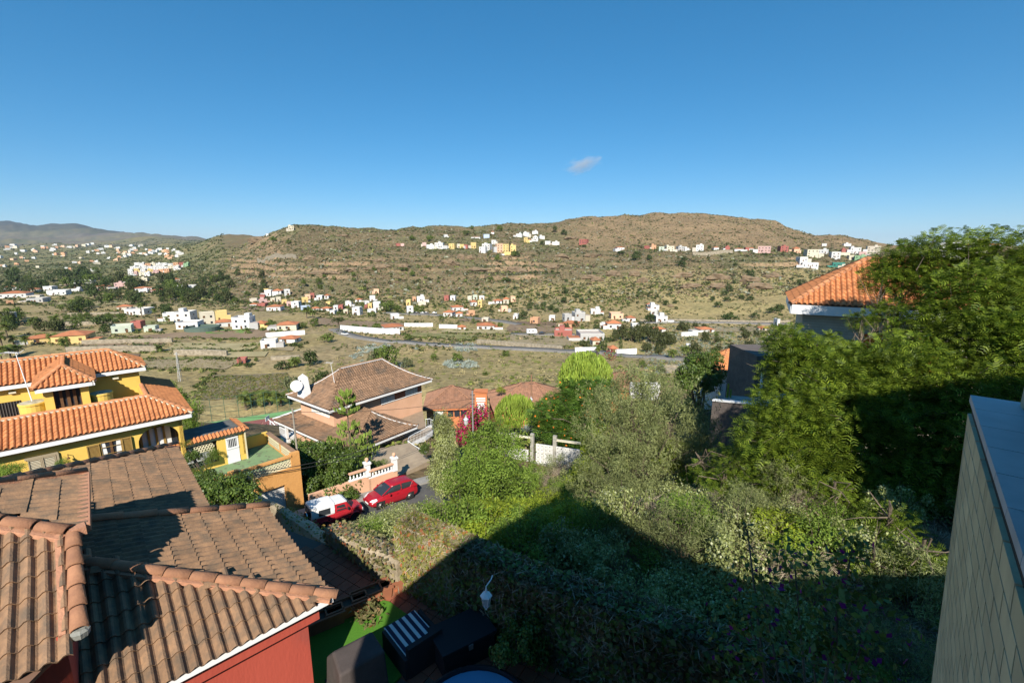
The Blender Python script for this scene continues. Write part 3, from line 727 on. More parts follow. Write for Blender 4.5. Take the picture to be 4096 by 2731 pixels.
def tree(kind, px, py, wpx, hpx, label, group, pos=None, name=None):
    p = pos or hit(px, py)
    if p is None: return
    k = p.length / 1820.0 / math.sqrt(1 + ((px - 2048) / 1820.0) ** 2)
    w, h = wpx * k, hpx * k
    t = thing(name or {'palm': 'palm_tree', 'cypress': 'cypress_tree', 'pine': 'pine_tree'}.get(kind, 'tree'), label, 'palm' if kind == 'palm' else 'tree', (p.x, p.y, p.z - 0.2), group=group, rz=rng.uniform(0, 6.28))
    if kind == 'palm':
        w *= 1.25; r = w / 2; th = max(0.4, h - r * 0.8)
        o = link('trunk', PTR, t); o.scale = (r * 0.75, r * 0.75, th)
        c = link('crown', rng.choice(PALM), t); c.location = (0, 0, th); c.scale = (r, r, r)
    elif kind == 'cypress':
        o = link('trunk', TRUNK, t); o.scale = (h * 0.15, h * 0.15, h * 0.2)
        c = link('crown', rng.choice(CYP), t); c.scale = (max(w / 0.32, h * 0.4), max(w / 0.32, h * 0.4), h)
    else:
        r = w / 2; flat = {'pine': 0.6}.get(kind, 0.85)
        ch = min(h * 0.95, r * 1.9); sz = ch / 1.45 / flat
        o = link('trunk', TRUNK, t); o.scale = (r * 0.9, r * 0.9, max(h - ch * 0.6, 0.5) * 1.2)
        c = link('crown', rng.choice(CROWN[kind]), t); c.scale = (r, r, sz); c.location = (0, 0, h - ch)
    return t
def grove(kind, items, label, group, conv=None, sc=1.0):
    """items: (x, ybase, w, h) in photograph (or enlargement) pixels; labels count from the left"""
    items = sorted(items)
    for i, (x, y, w, h) in enumerate(items):
        px, py = conv(x, y) if conv else (x, y)
        tree(kind, px, py, w / sc, h / sc, label % nth(i), group)
grove('palm', [(25,852,70,100),(165,832,80,75),(435,905,90,125),(205,1052,85,110),(420,1022,90,105),(60,985,100,150),(110,1045,90,110),(20,1060,100,150),(1115,825,70,140),(1225,862,60,130),(1340,702,45,70),(1050,690,40,55),(1945,942,60,55),(1310,872,55,75),(255,905,60,90),(355,1000,80,80),(280,890,60,90),(485,775,50,55),(545,770,50,45),(1255,1090,95,85),(500,1045,70,70),(85,1140,110,130),(150,1120,90,110),(15,1165,110,150)],
      'green date palm, %s from left among the palms on the left valley floor', 'palms on the left valley floor', Z8, 1.96)
grove('palm', [(485,905,75,115),(540,915,80,110),(875,868,45,145),(840,865,45,85),(950,868,45,75),(905,870,40,45),(600,835,30,45),(380,1290,115,75)],
      'date palm, %s from left among the palms before the hill village', 'palms before the hill village', ZA, 2.138)
grove('palm', [(1345,1150,100,110),(1440,1150,95,130),(45,1118,75,60),(760,1118,80,105),(1690,985,60,70),(1990,298,22,45),(650,935,50,60),(1740,1010,50,50),(1280,800,25,40)],
      'date palm, %s from left among the palms right of the valley road', 'palms right of the valley road', ZB, 1.96)
grove('cypress', [(690,1080,32,110),(820,1080,36,120),(795,1060,24,95),(945,1090,30,130)], 'dark cypress, %s from left beside the cream villa', 'cypresses beside the cream villa', ZB, 1.96)
grove('cypress', [(545,150,10,16),(415,132,16,26),(440,140,10,14),(590,150,9,14)], 'small dark conifer, %s from left on the crest beside the hilltop house', 'conifers on the crest', ZA, 2.138)
_pines = [(900,1010,90,100),(960,1000,110,130),(1030,1010,110,120),(1100,1020,120,140),(1160,1000,130,150),(1220,1020,120,130),(1090,930,90,70),(1290,1030,120,120),(1350,1040,100,100),(1150,1090,110,90),(1240,1110,90,80),(1420,925,90,75),(1460,930,70,60),(1530,900,70,45),(1600,905,60,40),(1930,985,100,80),(1960,1060,90,70),(1900,930,60,40),(650,1060,80,70),(520,920,60,60),(1610,1010,90,90),(1700,1020,70,60),(2010,970,60,50),(1700,1130,120,100),(1520,1120,130,110),(1800,1100,90,70),(1890,1080,80,60)]
grove('pine', _pines, 'dark olive pine, %s from left in the pine grove on the valley floor', 'pines of the grove on the valley floor', ZB, 1.96)
_ht = [(1420,425,95,58),(1960,500,85,60),(1790,620,70,70),(1760,650,60,45),(1665,690,55,40),(1710,745,75,60),(1780,700,70,50),(1800,850,150,75),(1890,680,60,40),(1960,690,70,45),(1835,560,40,35),(510,635,70,55),(520,545,40,30),(640,710,50,40),(600,670,55,42),(500,705,70,52),(350,672,60,42),(300,655,45,30),(340,745,60,55),(400,765,70,50),(230,770,60,70),(180,835,100,75),(440,785,60,40),(1170,372,65,45),(1065,375,95,75),(945,325,70,30),(130,345,60,42),(2140,790,110,60),(2190,775,90,75),(2000,825,70,55),(370,245,55,35),(430,160,50,60),(500,180,60,50),(330,250,45,30),(660,275,45,28),(1080,660,30,20),(1640,560,35,25),(1170,860,120,80),(290,760,60,45),(120,600,50,30),(60,545,55,40),(280,480,45,35),(1300,730,60,50),(1370,715,50,35),(680,960,60,50),(590,900,70,60),(760,915,70,50),(850,1010,60,40),(1380,760,40,30),(1440,380,60,40),(1845,420,40,35)]
grove('dark', _ht, 'round dark green tree, %s from left on the right half of the hill', 'round trees on the right half of the hill', ZB, 1.96)
_ht2 = [(1450,855,110,70),(1150,845,110,85),(1210,835,110,95),(1270,850,90,70),(1110,800,60,60),(590,620,60,70),(600,650,60,40),(640,560,45,40),(700,680,50,55),(990,610,50,30),(985,680,40,50),(1180,675,40,35),(1360,660,40,30),(1440,660,45,40),(1320,500,90,35),(1390,545,60,55),(1065,505,60,50),(890,555,50,55),(890,590,50,40),(1520,475,50,25),(1940,668,45,28),(2060,580,60,35),(2180,595,80,45),(2120,420,80,60),(2255,380,70,60),(460,640,60,80),(180,985,115,80),(555,975,100,80),(455,990,90,55),(660,1110,150,90),(1350,1095,80,70),(1930,1090,45,40),(1090,1000,130,60),(900,990,90,45),(980,1000,60,50),(760,875,50,40),(500,860,80,70),(1910,955,40,60),(1640,925,60,50),(1040,885,90,35),(2140,1000,70,70),(1985,985,100,40),(2080,990,60,60),(1390,240,70,50),(1540,245,80,55),(1900,145,40,35),(2000,115,50,35),(2130,160,70,55),(1850,190,80,40),(960,800,50,40),(1860,780,45,40),(1500,570,40,30),(1610,600,35,28),(720,580,45,40),(520,525,45,28),(330,270,60,40),(200,250,70,50),(120,290,60,40),(70,190,40,30)]
grove('mid', _ht2, 'bushy green tree, %s from left on the middle of the hill', 'bushy trees on the middle of the hill', ZA, 2.138)
_vl = []
_r2 = random.Random(5)
for (x0, x1, y0, y1, n, w) in [(0, 560, 1140, 1172, 26, 42), (0, 420, 1090, 1140, 16, 40), (0, 60, 1230, 1330, 8, 50), (380, 780, 1190, 1225, 14, 40), (240, 480, 1225, 1250, 8, 42), (620, 900, 1180, 1215, 16, 40), (640, 950, 1120, 1180, 18, 40), (130, 330, 1290, 1330, 7, 45), (850, 1060, 1100, 1215, 16, 34), (560, 740, 1232, 1262, 6, 40), (385, 470, 1300, 1340, 3, 60)]:
    for i in range(n): w_ = w * _r2.uniform(0.7, 1.4); _vl.append((_r2.uniform(x0, x1), _r2.uniform(y0, y1), w_, w_ * _r2.uniform(0.7, 1.1)))
_vl.sort()
for i, (x, y, w, h) in enumerate(_vl):
    tree(_r2.choice(['dark', 'dark', 'mid', 'pine']), x, y, w, h, 'leafy dark tree, %s from left among the trees of the left valley' % nth(i), 'trees of the left valley')
_or = []
for i in range(44): _or.append((_r2.uniform(250, 505), _r2.uniform(1262, 1292), 24, 17))
grove('mid', _or, 'low round fruit tree, %s from left in the orchard on the left', 'fruit trees of the orchard on the left')
_nb = [('dark', 1241, 1462, 82, 76, 'dense round dark bush on the bank above the vineyard'), ('mid', 1545, 1478, 120, 110, 'large bright green bush above the ridge of the peach house'), ('olive', 1500, 1470, 70, 80, 'grey green bush left of the large bright bush'),
       ('dark', 1130, 1478, 76, 40, 'low spreading dark bush beside the small palm'), ('olive', 1172, 1562, 80, 74, 'grey green bush left of the white chimney'), ('dark', 1285, 1545, 90, 70, 'dark bush behind the roof antenna'), ('olive', 1630, 1470, 60, 50, 'olive bush on the slope right of the roof ridge'),
       ('mid', 1830, 1450, 60, 45, 'bright green bush on the dry slope behind the brown roofs'), ('mid', 1738, 1440, 34, 34, 'small round bush among the agaves'), ('mid', 1025, 1446, 22, 22, 'small bush beside the red shed'), ('dark', 990, 1470, 30, 26, 'small dark bush below the red shed'),
       ('olive', 555, 1398, 44, 30, 'leafless grey tree on the brown terrace'), ('mid', 265, 1410, 46, 70, 'bright leafy tree right of the yellow villa'), ('mid', 2570, 1470, 40, 34, 'round bright shrub right of the big euphorbia'), ('olive', 2645, 1490, 46, 40, 'grey green shrub near the round tank'),
       ('pine', 2640, 1400, 70, 60, 'olive pine behind the two palms'), ('mid', 880, 1372, 22, 26, 'lone small tree on the ploughed field')]
for kd, x, y, w, h, l in _nb: tree(kd, x, y, w, h, l, None, name='shrub' if h < 60 else 'bush')
# palms behind the peach house and near the court
for i, (x, y, w, h) in enumerate([(985,1640,75,90),(1008,1618,70,75),(1050,1625,80,85),(1080,1622,70,80),(1125,1625,75,80),(1170,1600,70,62),(1178,1470,62,62),(1940,1500,30,22),(2025,1425,36,28)]):
    tree('palm', x, y, w, h, 'date palm, %s from left between the vineyard and the court fence' % nth(i) if i < 6 else ['palm beside the low dark bush on the vineyard bank', 'tiny palm on the dry slope behind the roofs', 'small palm above the dry slope below the road'][i - 6], 'palms by the court fence' if i < 6 else None)
# dragon tree beside the villa road
_p = hit(*ZA(757, 985)); _t = thing('dragon_tree', 'umbrella shaped dragon tree beside the bend of the valley road', 'tree', _p)
MB().tube([(0, 0, -1), (0.1, 0, 4.5)], 0.55, 8, 0.4).build('trunk', M_trunk, _t)
_c = link('crown', CROWN['pine'][0], _t); _c.scale = (4.6, 4.6, 4.0); _c.location = (0, 0, 3.6)

# ---- uncountable scrub
def scrubmat(name):
    m = bpy.data.materials.new(name); m.use_nodes = True; N, L = m.node_tree.nodes, m.node_tree.links; bs = N['Principled BSDF']
    bs.inputs['Roughness'].default_value = 0.8; bs.inputs['Specular IOR Level'].default_value = 0.15
    a = N.new('ShaderNodeVertexColor'); a.layer_name = 'tone'; L.new(a.outputs[0], bs.inputs['Base Color'])
    tr = N.new('ShaderNodeBsdfTranslucent'); L.new(a.outputs[0], tr.inputs[0])
    mx = N.new('ShaderNodeMixShader'); mx.inputs[0].default_value = 0.2; L.new(bs.outputs[0], mx.inputs[1]); L.new(tr.outputs[0], mx.inputs[2]); L.new(mx.outputs[0], N['Material Output'].inputs[0])
    return m
M_scrub = scrubmat('scrub_leaves')
def scrub(name, label, X, Y, rad, col, nleaf, leaf, seed, aspect=0.6, flat=0.8, spiky=False):
    nr = np.random.default_rng(seed); n = len(X)
    Z = terr(X, Y)
    q = nr.normal(0, 1, (n, nleaf, 3)); q /= np.linalg.norm(q, axis=2, keepdims=True); q[..., 2] = np.abs(q[..., 2])
    r = rad[:, None, None] * nr.uniform(0.5 if not spiky else 0.45, 1.0, (n, nleaf, 1))
    P = np.stack([X, Y, Z - rad * 0.1], 1)[:, None, :] + q * r * np.array([1, 1, flat])
    if spiky:
        d = q; s = np.cross(d, nr.normal(0, 1, d.shape)); s /= np.linalg.norm(s, axis=2, keepdims=True)
        L = rad[:, None, None] * leaf; c = np.stack([X, Y, Z], 1)[:, None, :]
        V = np.stack([c + d * L * 0.1 - s * L * 0.09, c + d * L * 0.1 + s * L * 0.09, c + d * L * 0.6 + s * L * 0.07, c + d * L * 1.0], 2).reshape(-1, 3)
        F = np.arange(len(V)).reshape(-1, 4)
    else:
        N = q * 0.9 + np.array([0, 0, 0.3])
        V, F = leaf_quads(P.reshape(-1, 3), N.reshape(-1, 3), np.repeat(rad * leaf, nleaf), aspect, nr, 0.5)
    me = np_mesh(name, V, F, M_scrub)
    cc = np.repeat(col, nleaf, 0) * nr.uniform(0.75, 1.25, (n * nleaf, 1)); cc = np.repeat(np.clip(cc, 0, 1), 4, 0)
    at = me.color_attributes.new('tone', 'FLOAT_COLOR', 'POINT')
    at.data.foreach_set('color', np.concatenate([cc, np.ones((len(cc), 1))], 1).astype(np.float32).ravel())
    return tag(link(name, me), label, None, None, 'stuff')
def pick(nr, n, cols, w):
    c = np.array(cols); return c[nr.choice(len(c), n, p=np.array(w) / sum(w))]
def zone(nr, n, px0, px1, y0, y1, power=1.0):
    """ground points spread over a wedge of the valley"""
    Y = y0 + (y1 - y0) * nr.uniform(0, 1, n) ** power; px = nr.uniform(px0, px1, n)
    return (px - 2048) / 1856 * Y, Y
SC_GREY, SC_PALE, SC_DARK, SC_DRY, SC_TAN, SC_MID = (0.155, 0.155, 0.075), (0.26, 0.265, 0.08), (0.045, 0.06, 0.017), (0.18, 0.13, 0.08), (0.37, 0.29, 0.16), (0.12, 0.145, 0.04)
nr = np.random.default_rng(1)
X, Y = zone(nr, 74000, 700, 3500, 405, 960); n = len(X)
dens = fbm(X / 60, Y / 60, 71, 3); keep = (nr.uniform(-0.6, 0.8, n) < dens + 0.35); X, Y = X[keep], Y[keep]; n = len(X)
up = (Y > 690) & (X / Y > 0.03)
col = pick(nr, n, [SC_GREY, SC_PALE, SC_DARK, SC_DRY, SC_MID, (0.31, 0.31, 0.22)], [5, 1.6, 3, 3, 2, 2.4])
scrub('hill_scrub', 'low grey green scrub covering the far hillside', X, Y, nr.uniform(0.5, 1.5, n) * np.where(up, 0.75, 1.0) * np.where(nr.uniform(0, 1, n) < 0.09, 2.2, 1), col, 6, 1.2, 2)
X, Y = zone(nr, 9000, -300, 900, 520, 3600, 1.6); n = len(X)
scrub('valley_woods', 'dark bushes and small trees scattered over the far left slopes', X, Y, nr.uniform(1.3, 3.4, n) * (0.7 + Y / 2200), pick(nr, n, [SC_DARK, SC_MID, SC_GREY, (0.06, 0.075, 0.03)], [4, 2, 2, 3]), 7, 1.1, 3)
X, Y = zone(nr, 15000, 1180, 3500, 46, 330, 1.5); n = len(X)
dens = fbm(X / 22, Y / 22, 81, 3); keep = nr.uniform(-0.7, 0.6, n) < dens; X, Y = X[keep], Y[keep]; n = len(X)
fx = (2048 + 1856 * X / Y)
keep = ~((fx < 1560) & (Y > 200) & (Y < 260)); X, Y = X[keep], Y[keep]; n = len(X)
scrub('dry_scrub', 'dry grass and bushes on the slope above the valley road', X, Y, nr.uniform(0.4, 1.25, n) * np.where(nr.uniform(0, 1, n) < 0.12, 1.7, 1), pick(nr, n, [(0.42, 0.35, 0.17), (0.24, 0.19, 0.115), (0.17, 0.21, 0.045), SC_GREY, (0.24, 0.27, 0.06), SC_DARK], [4, 2.5, 3.5, 2, 3, .8]), 26, 0.55, 4, aspect=0.35)
X, Y = zone(nr, 2600, 1290, 1900, 130, 235); n = len(X)
keep = fbm(X / 18, Y / 18, 91, 3) > 0.02; X, Y = X[keep], Y[keep]; n = len(X)
scrub('agave_patch', 'pale blue grey agaves covering the slope behind the peach house', X, Y, nr.uniform(0.7, 1.4, n), pick(nr, n, [(0.36, 0.41, 0.36), (0.28, 0.33, 0.28), (0.42, 0.45, 0.36)], [3, 2, 1]), 16, 1.25, 5, spiky=True)
X, Y = zone(nr, 3000, 2600, 3250, 130, 300); n = len(X)
scrub('agave_patch', 'pale grey agaves on the slope under the right hill', X, Y, nr.uniform(0.5, 1.0, n), pick(nr, n, [(0.30, 0.34, 0.28), (0.22, 0.25, 0.19), SC_DRY], [3, 2, 1]), 10, 1.2, 6, spiky=True)
X, Y = zone(nr, 9000, 0, 3300, 215, 440); n = len(X)
keep = fbm(X / 40, Y / 25, 95, 3) > -0.02; X, Y = X[keep], Y[keep]; n = len(X)
scrub('valley_scrub', 'bushes and weeds between the fields of the valley', X, Y, nr.uniform(0.5, 1.7, n), pick(nr, n, [SC_DARK, SC_MID, SC_GREY, SC_TAN], [3, 3, 2, 2]), 10, 0.9, 7)
X, Y = zone(nr, 1500, 800, 3350, 430, 900); n = len(X)
scrub('hill_bushes', 'dark evergreen bushes dotted over the far hillside', X, Y, nr.uniform(1.3, 2.9, n), pick(nr, n, [SC_DARK, (0.075, 0.095, 0.03), (0.10, 0.12, 0.04)], [3, 3, 1]), 26, .62, 12)
X, Y = zone(nr, 1500, -200, 900, 380, 1000); n = len(X)
scrub('valley_bushes', 'green bushes between the houses of the left valley', X, Y, nr.uniform(1.2, 3.2, n), pick(nr, n, [SC_DARK, (0.075, 0.1, 0.03), SC_MID], [3, 3, 2]), 20, .7, 13)
X, Y = zone(nr, 900, 900, 2700, 372, 470); n = len(X)
scrub('foot_bushes', 'green bushes and reeds at the foot of the hill', X, Y, nr.uniform(1.0, 2.8, n), pick(nr, n, [SC_DARK, (0.09, 0.115, 0.03), SC_MID, (0.2, 0.22, 0.06)], [3, 3, 2, 1]), 20, .7, 14)
hx = np.array([h[0] for h in HPOS]); hy = np.array([h[1] for h in HPOS]); hw_ = np.array([h[2] for h in HPOS])
ii = np.repeat(np.arange(len(hx)), 7); n = len(ii)
X = hx[ii] + nr.normal(0, .9, n) * hw_[ii]; Y = hy[ii] - hw_[ii] * .45 - np.abs(nr.normal(0, .5, n)) * hw_[ii] - 1.5
scrub('garden_greenery', 'garden bushes and small trees around the valley houses', X, Y, nr.uniform(.7, 2.0, n) * (1 + hy[ii] / 2500), pick(nr, n, [SC_DARK, (0.09, 0.12, 0.03), SC_MID, SC_GREY], [3, 3, 2, 1]), 20, .72, 15)
# hedges and weeds along the fields
hxs, hys = [], []
for (a, b, m) in [((330, 1414), (640, 1408), 60), ((560, 1436), (980, 1440), 90), ((660, 1404), (1010, 1402), 90), ((455, 1352), (1060, 1354), 110), ((770, 1324), (1085, 1317), 50), ((1270, 1268), (1640, 1292), 80), ((1230, 1296), (1590, 1313), 70), ((1760, 1332), (2020, 1340), 60), ((240, 1204), (530, 1202), 70), ((1640, 1348), (1890, 1364), 70), ((250, 1262), (500, 1258), 60), ((560, 1476), (900, 1480), 60), ((1000, 1380), (1200, 1384), 60), ((2040, 1384), (2290, 1390), 60), ((830, 1502), (760, 1600), 60)]:
    A, B = hit(*a), hit(*b)
    for k in range(m): q = A.lerp(B, rng.random()); hxs.append(q.x + rng.gauss(0, 1.2)); hys.append(q.y + rng.gauss(0, 2.0))
n = len(hxs)
scrub('hedgerows', 'bushes and weeds lining the field edges of the valley', np.array(hxs), np.array(hys), nr.uniform(.5, 1.5, n), pick(nr, n, [SC_DARK, (0.11, 0.14, 0.035), SC_MID, (0.25, 0.26, 0.08)], [3, 3, 2, 2]), 20, .7, 16)
# vines in rows
vx, vy, vc = [], [], []
for (pa, pb, pc, pd, rows, per) in [((770, 1598), (1195, 1583), (1150, 1492), (835, 1502), 22, 80), ((565, 1470), (890, 1474), (975, 1442), (560, 1440), 8, 60)]:
    a, b, c, d = [hit(*q) for q in (pa, pb, pc, pd)]
    for j in range(rows):
        for i in range(per):
            if rng.random() < 0.3: continue
            s = (i + rng.uniform(-.3, .3)) / per; t = (j + rng.uniform(-.18, .18)) / rows
            q = a * (1-s)*(1-t) + b * s*(1-t) + c * s*t + d * (1-s)*t; vx.append(q.x); vy.append(q.y)
n = len(vx)
scrub('vineyard', 'rows of yellow green vines on the terraced field', np.array(vx), np.array(vy), nr.uniform(0.35, 0.75, n), pick(nr, n, [(0.17, 0.17, 0.045), (0.11, 0.14, 0.035), (0.22, 0.19, 0.06), (0.16, 0.12, 0.05)], [3, 3, 2, 1]), 16, 0.8, 8)

# ---- rocks: outcrops with hollows on the far hill
def rock(px, py, wpx, hpx, label, seed):
    p = hit(px, py)
    if p is None: return
    k = p.length / 1820.0; w, h = wpx * k / 2, hpx * k
    bm = bmesh.new(); bmesh.ops.create_icosphere(bm, subdivisions=3, radius=1.0)
    nr_ = np.random.default_rng(seed); ph = nr_.uniform(0, 50)
    for v in bm.verts:
        c = v.co.copy()
        f = 1 + 0.8 * float(fbm(np.array([c.x * 2.1 + ph]), np.array([c.y * 2.1 + c.z * 3.3]), seed, 3)[0])
        lip = 0.72 if (-0.75 < c.z < -0.1 and c.y < 0) else 1.0            # an undercut below the brow
        v.co = Vector((c.x * w * f, c.y * w * 0.36 * f * lip, c.z * h * 0.5 * f))
    me = bpy.data.meshes.new('rock_outcrop'); bm.to_mesh(me); bm.free(); me.materials.append(M_rock)
    o = link('rock_outcrop', me); o.location = (p.x, p.y + w * 0.12, p.z + h * 0.12); o.rotation_euler = (0, 0, rng.uniform(-0.3, 0.3))
    return tag(o, label, None, None, 'structure')
M_rock = mat('hill_rock', (0.25, 0.175, 0.105), (0.155, 0.11, 0.07), scale=0.25, bump=0.9, bscale=1.2, detail=8, col3=(0.17, 0.16, 0.09), s3=0.4)
_rk = [(ZA, 1700, 440, 110, 60), (ZA, 560, 535, 130, 50), (ZA, 690, 525, 160, 36), (ZA, 890, 495, 110, 36), (ZA, 1010, 490, 90, 44), (ZA, 1120, 480, 120, 60), (ZA, 500, 410, 110, 60), (ZA, 1100, 420, 120, 36), (ZA, 1800, 400, 70, 60), (ZA, 1885, 400, 70, 60), (ZA, 1740, 450, 90, 50), (ZA, 1990, 500, 220, 40), (ZA, 2290, 500, 160, 66), (ZA, 1310, 470, 90, 40), (ZA, 780, 205, 110, 26), (ZA, 60, 250, 120, 50),
       (ZB, 890, 500, 120, 60), (ZB, 700, 520, 120, 50), (ZB, 760, 540, 90, 50), (ZB, 1050, 500, 80, 70), (ZB, 1120, 550, 90, 60), (ZB, 1440, 510, 140, 60), (ZB, 1700, 530, 150, 70), (ZB, 1720, 590, 130, 50), (ZB, 1960, 545, 130, 70), (ZB, 2040, 600, 160, 70), (ZB, 150, 470, 150, 46), (ZB, 400, 440, 120, 50), (ZB, 1340, 740, 50, 30), (ZB, 560, 210, 110, 36), (ZB, 480, 350, 120, 40), (ZB, 720, 350, 140, 40), (ZB, 1500, 590, 180, 46), (ZB, 2150, 510, 120, 50)]
for i, (f, x, y, w, h) in enumerate(_rk):
    px, py = f(x, y); s_ = 2.138 if f is ZA else 1.96
    rock(px, py, w / s_, h / s_, 'brown rock outcrop in the scrub of the far hill', 900 + i)
# ================================================================ near houses: shared pieces
def plane_hit(px, py, P0, n):
    r = ray(px, py); n = Vector(n); return r * (Vector(P0).dot(n) / r.dot(n))
def part(mb, name, material, t, smooth=False):
    """a part built in world coordinates under an unrotated thing"""
    o = mb.build(name, material, t, smooth); o.location = -t.location; return o
def sub(mb, name, material, p, smooth=False): return mb.build(name, material, p, smooth)
def inpoly(a, b, poly):
    c = False; n = len(poly)
    for i in range(n):
        x0, y0 = poly[i]; x1, y1 = poly[(i + 1) % n]
        if (y0 > b) != (y1 > b) and a < (x1 - x0) * (b - y0) / (y1 - y0 + 1e-12) + x0: c = not c
    return c
def tile_mesh(name, pitch, course, amp, waves, material, thick=0.018, taper=0.0, over=0.06, seg=8, pan=0.35):
    """one roof tile: wave across x (0..pitch), running up y (0..course), with a lip at its lower end"""
    mb = MB(); n = seg * waves; L = course + over
    def prof(i, y):
        t = (i / seg) % 1.0
        z = amp * (max(0.0, math.sin(math.pi * min(1, max(0, (t - pan) / (1 - pan)))))) ** 0.75 if t > pan else -amp * 0.28 * math.sin(math.pi * t / pan)
        return z
    rows = []
    for (y, dz) in ((0.0, thick + 0.022), (L, 0.004)):
        rows.append([(pitch * i / n, y, prof(i, y) + dz) for i in range(n + 1)])
    low = [(pitch * i / n, 0.006, prof(i, 0) + 0.004) for i in range(n + 1)]
    v = rows[0] + rows[1] + low; m = n + 1; f = []
    for i in range(n):
        f.append((i, i + 1, m + i + 1, m + i)); f.append((2 * m + i, 2 * m + i + 1, i + 1, i))
    return mb.add(v, f).mesh(name, material)
def tiled(t, P0, across, up, poly, tile, pitch, course, count, name='roof_tile', jitter=0.004, deckmat=None, owner=None, limit=300):
    """lay tiles on a slope; those past the limit are joined into one part"""
    across = Vector(across).normalized(); up = Vector(up).normalized(); nrm = across.cross(up).normalized(); P0 = Vector(P0)
    if nrm.z < 0: across = -across; nrm = -nrm; poly = [(-a, b) for a, b in poly]
    par = owner or t
    base = -t.location if owner is None else Vector((0, 0, 0))
    rot = Matrix((across, up, nrm)).transposed().to_4x4()
    a0 = min(p[0] for p in poly); a1 = max(p[0] for p in poly); b1 = max(p[1] for p in poly)
    extra_v, extra_f = [], []
    tv = [Vector(v.co) for v in tile.vertices]; tf = [tuple(p.vertices) for p in tile.polygons]
    nb = int(math.ceil(b1 / course)); na = int(math.ceil((a1 - a0) / pitch))
    for j in range(nb):
        for i in range(na):
            a, b = a0 + i * pitch, j * course
            if not inpoly(a + pitch / 2, b + course * 0.5, poly): continue
            pos = P0 + across * (a + rng.uniform(-jitter, jitter)) + up * (b + rng.uniform(-jitter, jitter))
            if count[0] < limit:
                o = link(name, tile, par); M = Matrix.Translation(pos + base) @ rot
                o.matrix_basis = M @ Matrix.Rotation(rng.uniform(-jitter, jitter) * 2, 4, 'Z'); count[0] += 1
            else:
                M = Matrix.Translation(pos) @ rot; k = len(extra_v)
                extra_v += [M @ v for v in tv]; extra_f += [tuple(x + k for x in f) for f in tf]
    if extra_v:
        o = MB().add(extra_v, extra_f).build('roof_tile_field', tile.materials[0], par)
        o.location = base; o['kind'] = 'stuff'
    if deckmat:
        pts = [P0 + across * a + up * b - nrm * 0.035 for a, b in poly]
        o = MB().slab(pts, -nrm * 0.08).build('roof_deck', deckmat, par); o.location = base
def cap_mesh(name, r, L, material, seg=7):
    mb = MB(); v = []; f = []
    for (y, k, dz) in ((0.0, 1.12, 0.012), (L * 1.06, 0.92, -0.004)):
        for i in range(seg + 1):
            a = math.pi * i / seg; v.append((r * k * math.cos(a), y, r * k * 0.8 * math.sin(a) + dz))
    for (y, k, dz) in ((0.004, 1.0, 0.0),):
        for i in range(seg + 1):
            a = math.pi * i / seg; v.append((r * k * 0.9 * math.cos(a), y, r * k * 0.66 * math.sin(a) + dz))
    m = seg + 1
    for i in range(seg): f.append((i, m + i, m + i + 1, i + 1)); f.append((i, i + 1, 2 * m + i + 1, 2 * m + i))
    return mb.add(v, f).mesh(name, material, True)
def caps(t, p0, p1, mesh, L, name='ridge_tile', lift=0.05, owner=None):
    p0, p1 = Vector(p0), Vector(p1); d = p1 - p0; n = max(1, int(d.length / L)); y = d.normalized()
    x = y.cross(Vector((0, 0, 1))).normalized(); z = x.cross(y)
    rot = Matrix((x, y, z)).transposed().to_4x4(); base = -t.location if owner is None else Vector((0, 0, 0))
    for i in range(n):
        o = link(name, mesh, owner or t); o.matrix_basis = Matrix.Translation(p0 + y * (i * d.length / n) + z * lift + base) @ rot @ Matrix.Rotation(rng.uniform(-.01, .01), 4, 'Z')
def ribbon(p0, p1, w, h, up=(0, 0, 1)):
    """a straight bar between two points, w wide and h tall"""
    p0, p1 = Vector(p0), Vector(p1); d = (p1 - p0).normalized(); up = Vector(up); s = d.cross(up).normalized() * (w / 2); u = s.normalized().cross(d) * (h / 2)
    mb = MB(); c = [p0 - s - u, p0 + s - u, p0 + s + u, p0 - s + u, p1 - s - u, p1 + s - u, p1 + s + u, p1 - s + u]
    return mb.add(c, ((0,1,2,3),(7,6,5,4),(0,4,5,1),(1,5,6,2),(2,6,7,3),(3,7,4,0)))

# ---- materials of the near houses
M_conc = mat('concrete_tile', (0.30, 0.175, 0.097), (0.205, 0.125, 0.075), scale=7, rnd=0.12, isl=0.10, bump=0.25, bscale=40, col3=(0.15, 0.105, 0.07), s3=3.2, lo3=0.47, hi3=0.66, rough=0.9)
M_conccap = mat('ridge_tile_clay', (0.38, 0.185, 0.10), (0.29, 0.14, 0.08), scale=6, rnd=0.12, bump=0.2, bscale=30, rough=0.85)
M_mortar = mat('salmon_mortar', (0.52, 0.26, 0.15), (0.44, 0.21, 0.125), scale=5, bump=0.3, bscale=25)
M_redwall = mat('red_wall_paint', (0.43, 0.08, 0.05), (0.37, 0.066, 0.043), scale=0.9, rough=0.75, lo=.3, hi=.75, bump=.15, bscale=18, col3=(0.33, 0.07, 0.05), s3=2.5, stretch=(1, 1, .35))
M_deck = mat('roof_underlay', (0.16, 0.09, 0.06))
M_whitep = mat('white_paint', (0.80, 0.79, 0.77), (0.72, 0.71, 0.68), scale=2, lo=0.55, hi=0.8, rough=0.6)
M_clay = mat('clay_tile', (0.56, 0.225, 0.085), (0.46, 0.175, 0.07), scale=5, rnd=0.20, isl=0.14, bump=0.15, bscale=30, rough=0.8)
M_claycap = mat('clay_ridge', (0.56, 0.24, 0.11), (0.47, 0.20, 0.09), scale=4, rnd=0.12, rough=0.8)
M_yellow = mat('yellow_render', (0.78, 0.52, 0.115), (0.70, 0.45, 0.095), scale=0.9, lo=0.45, hi=0.8, bump=0.1, bscale=12)
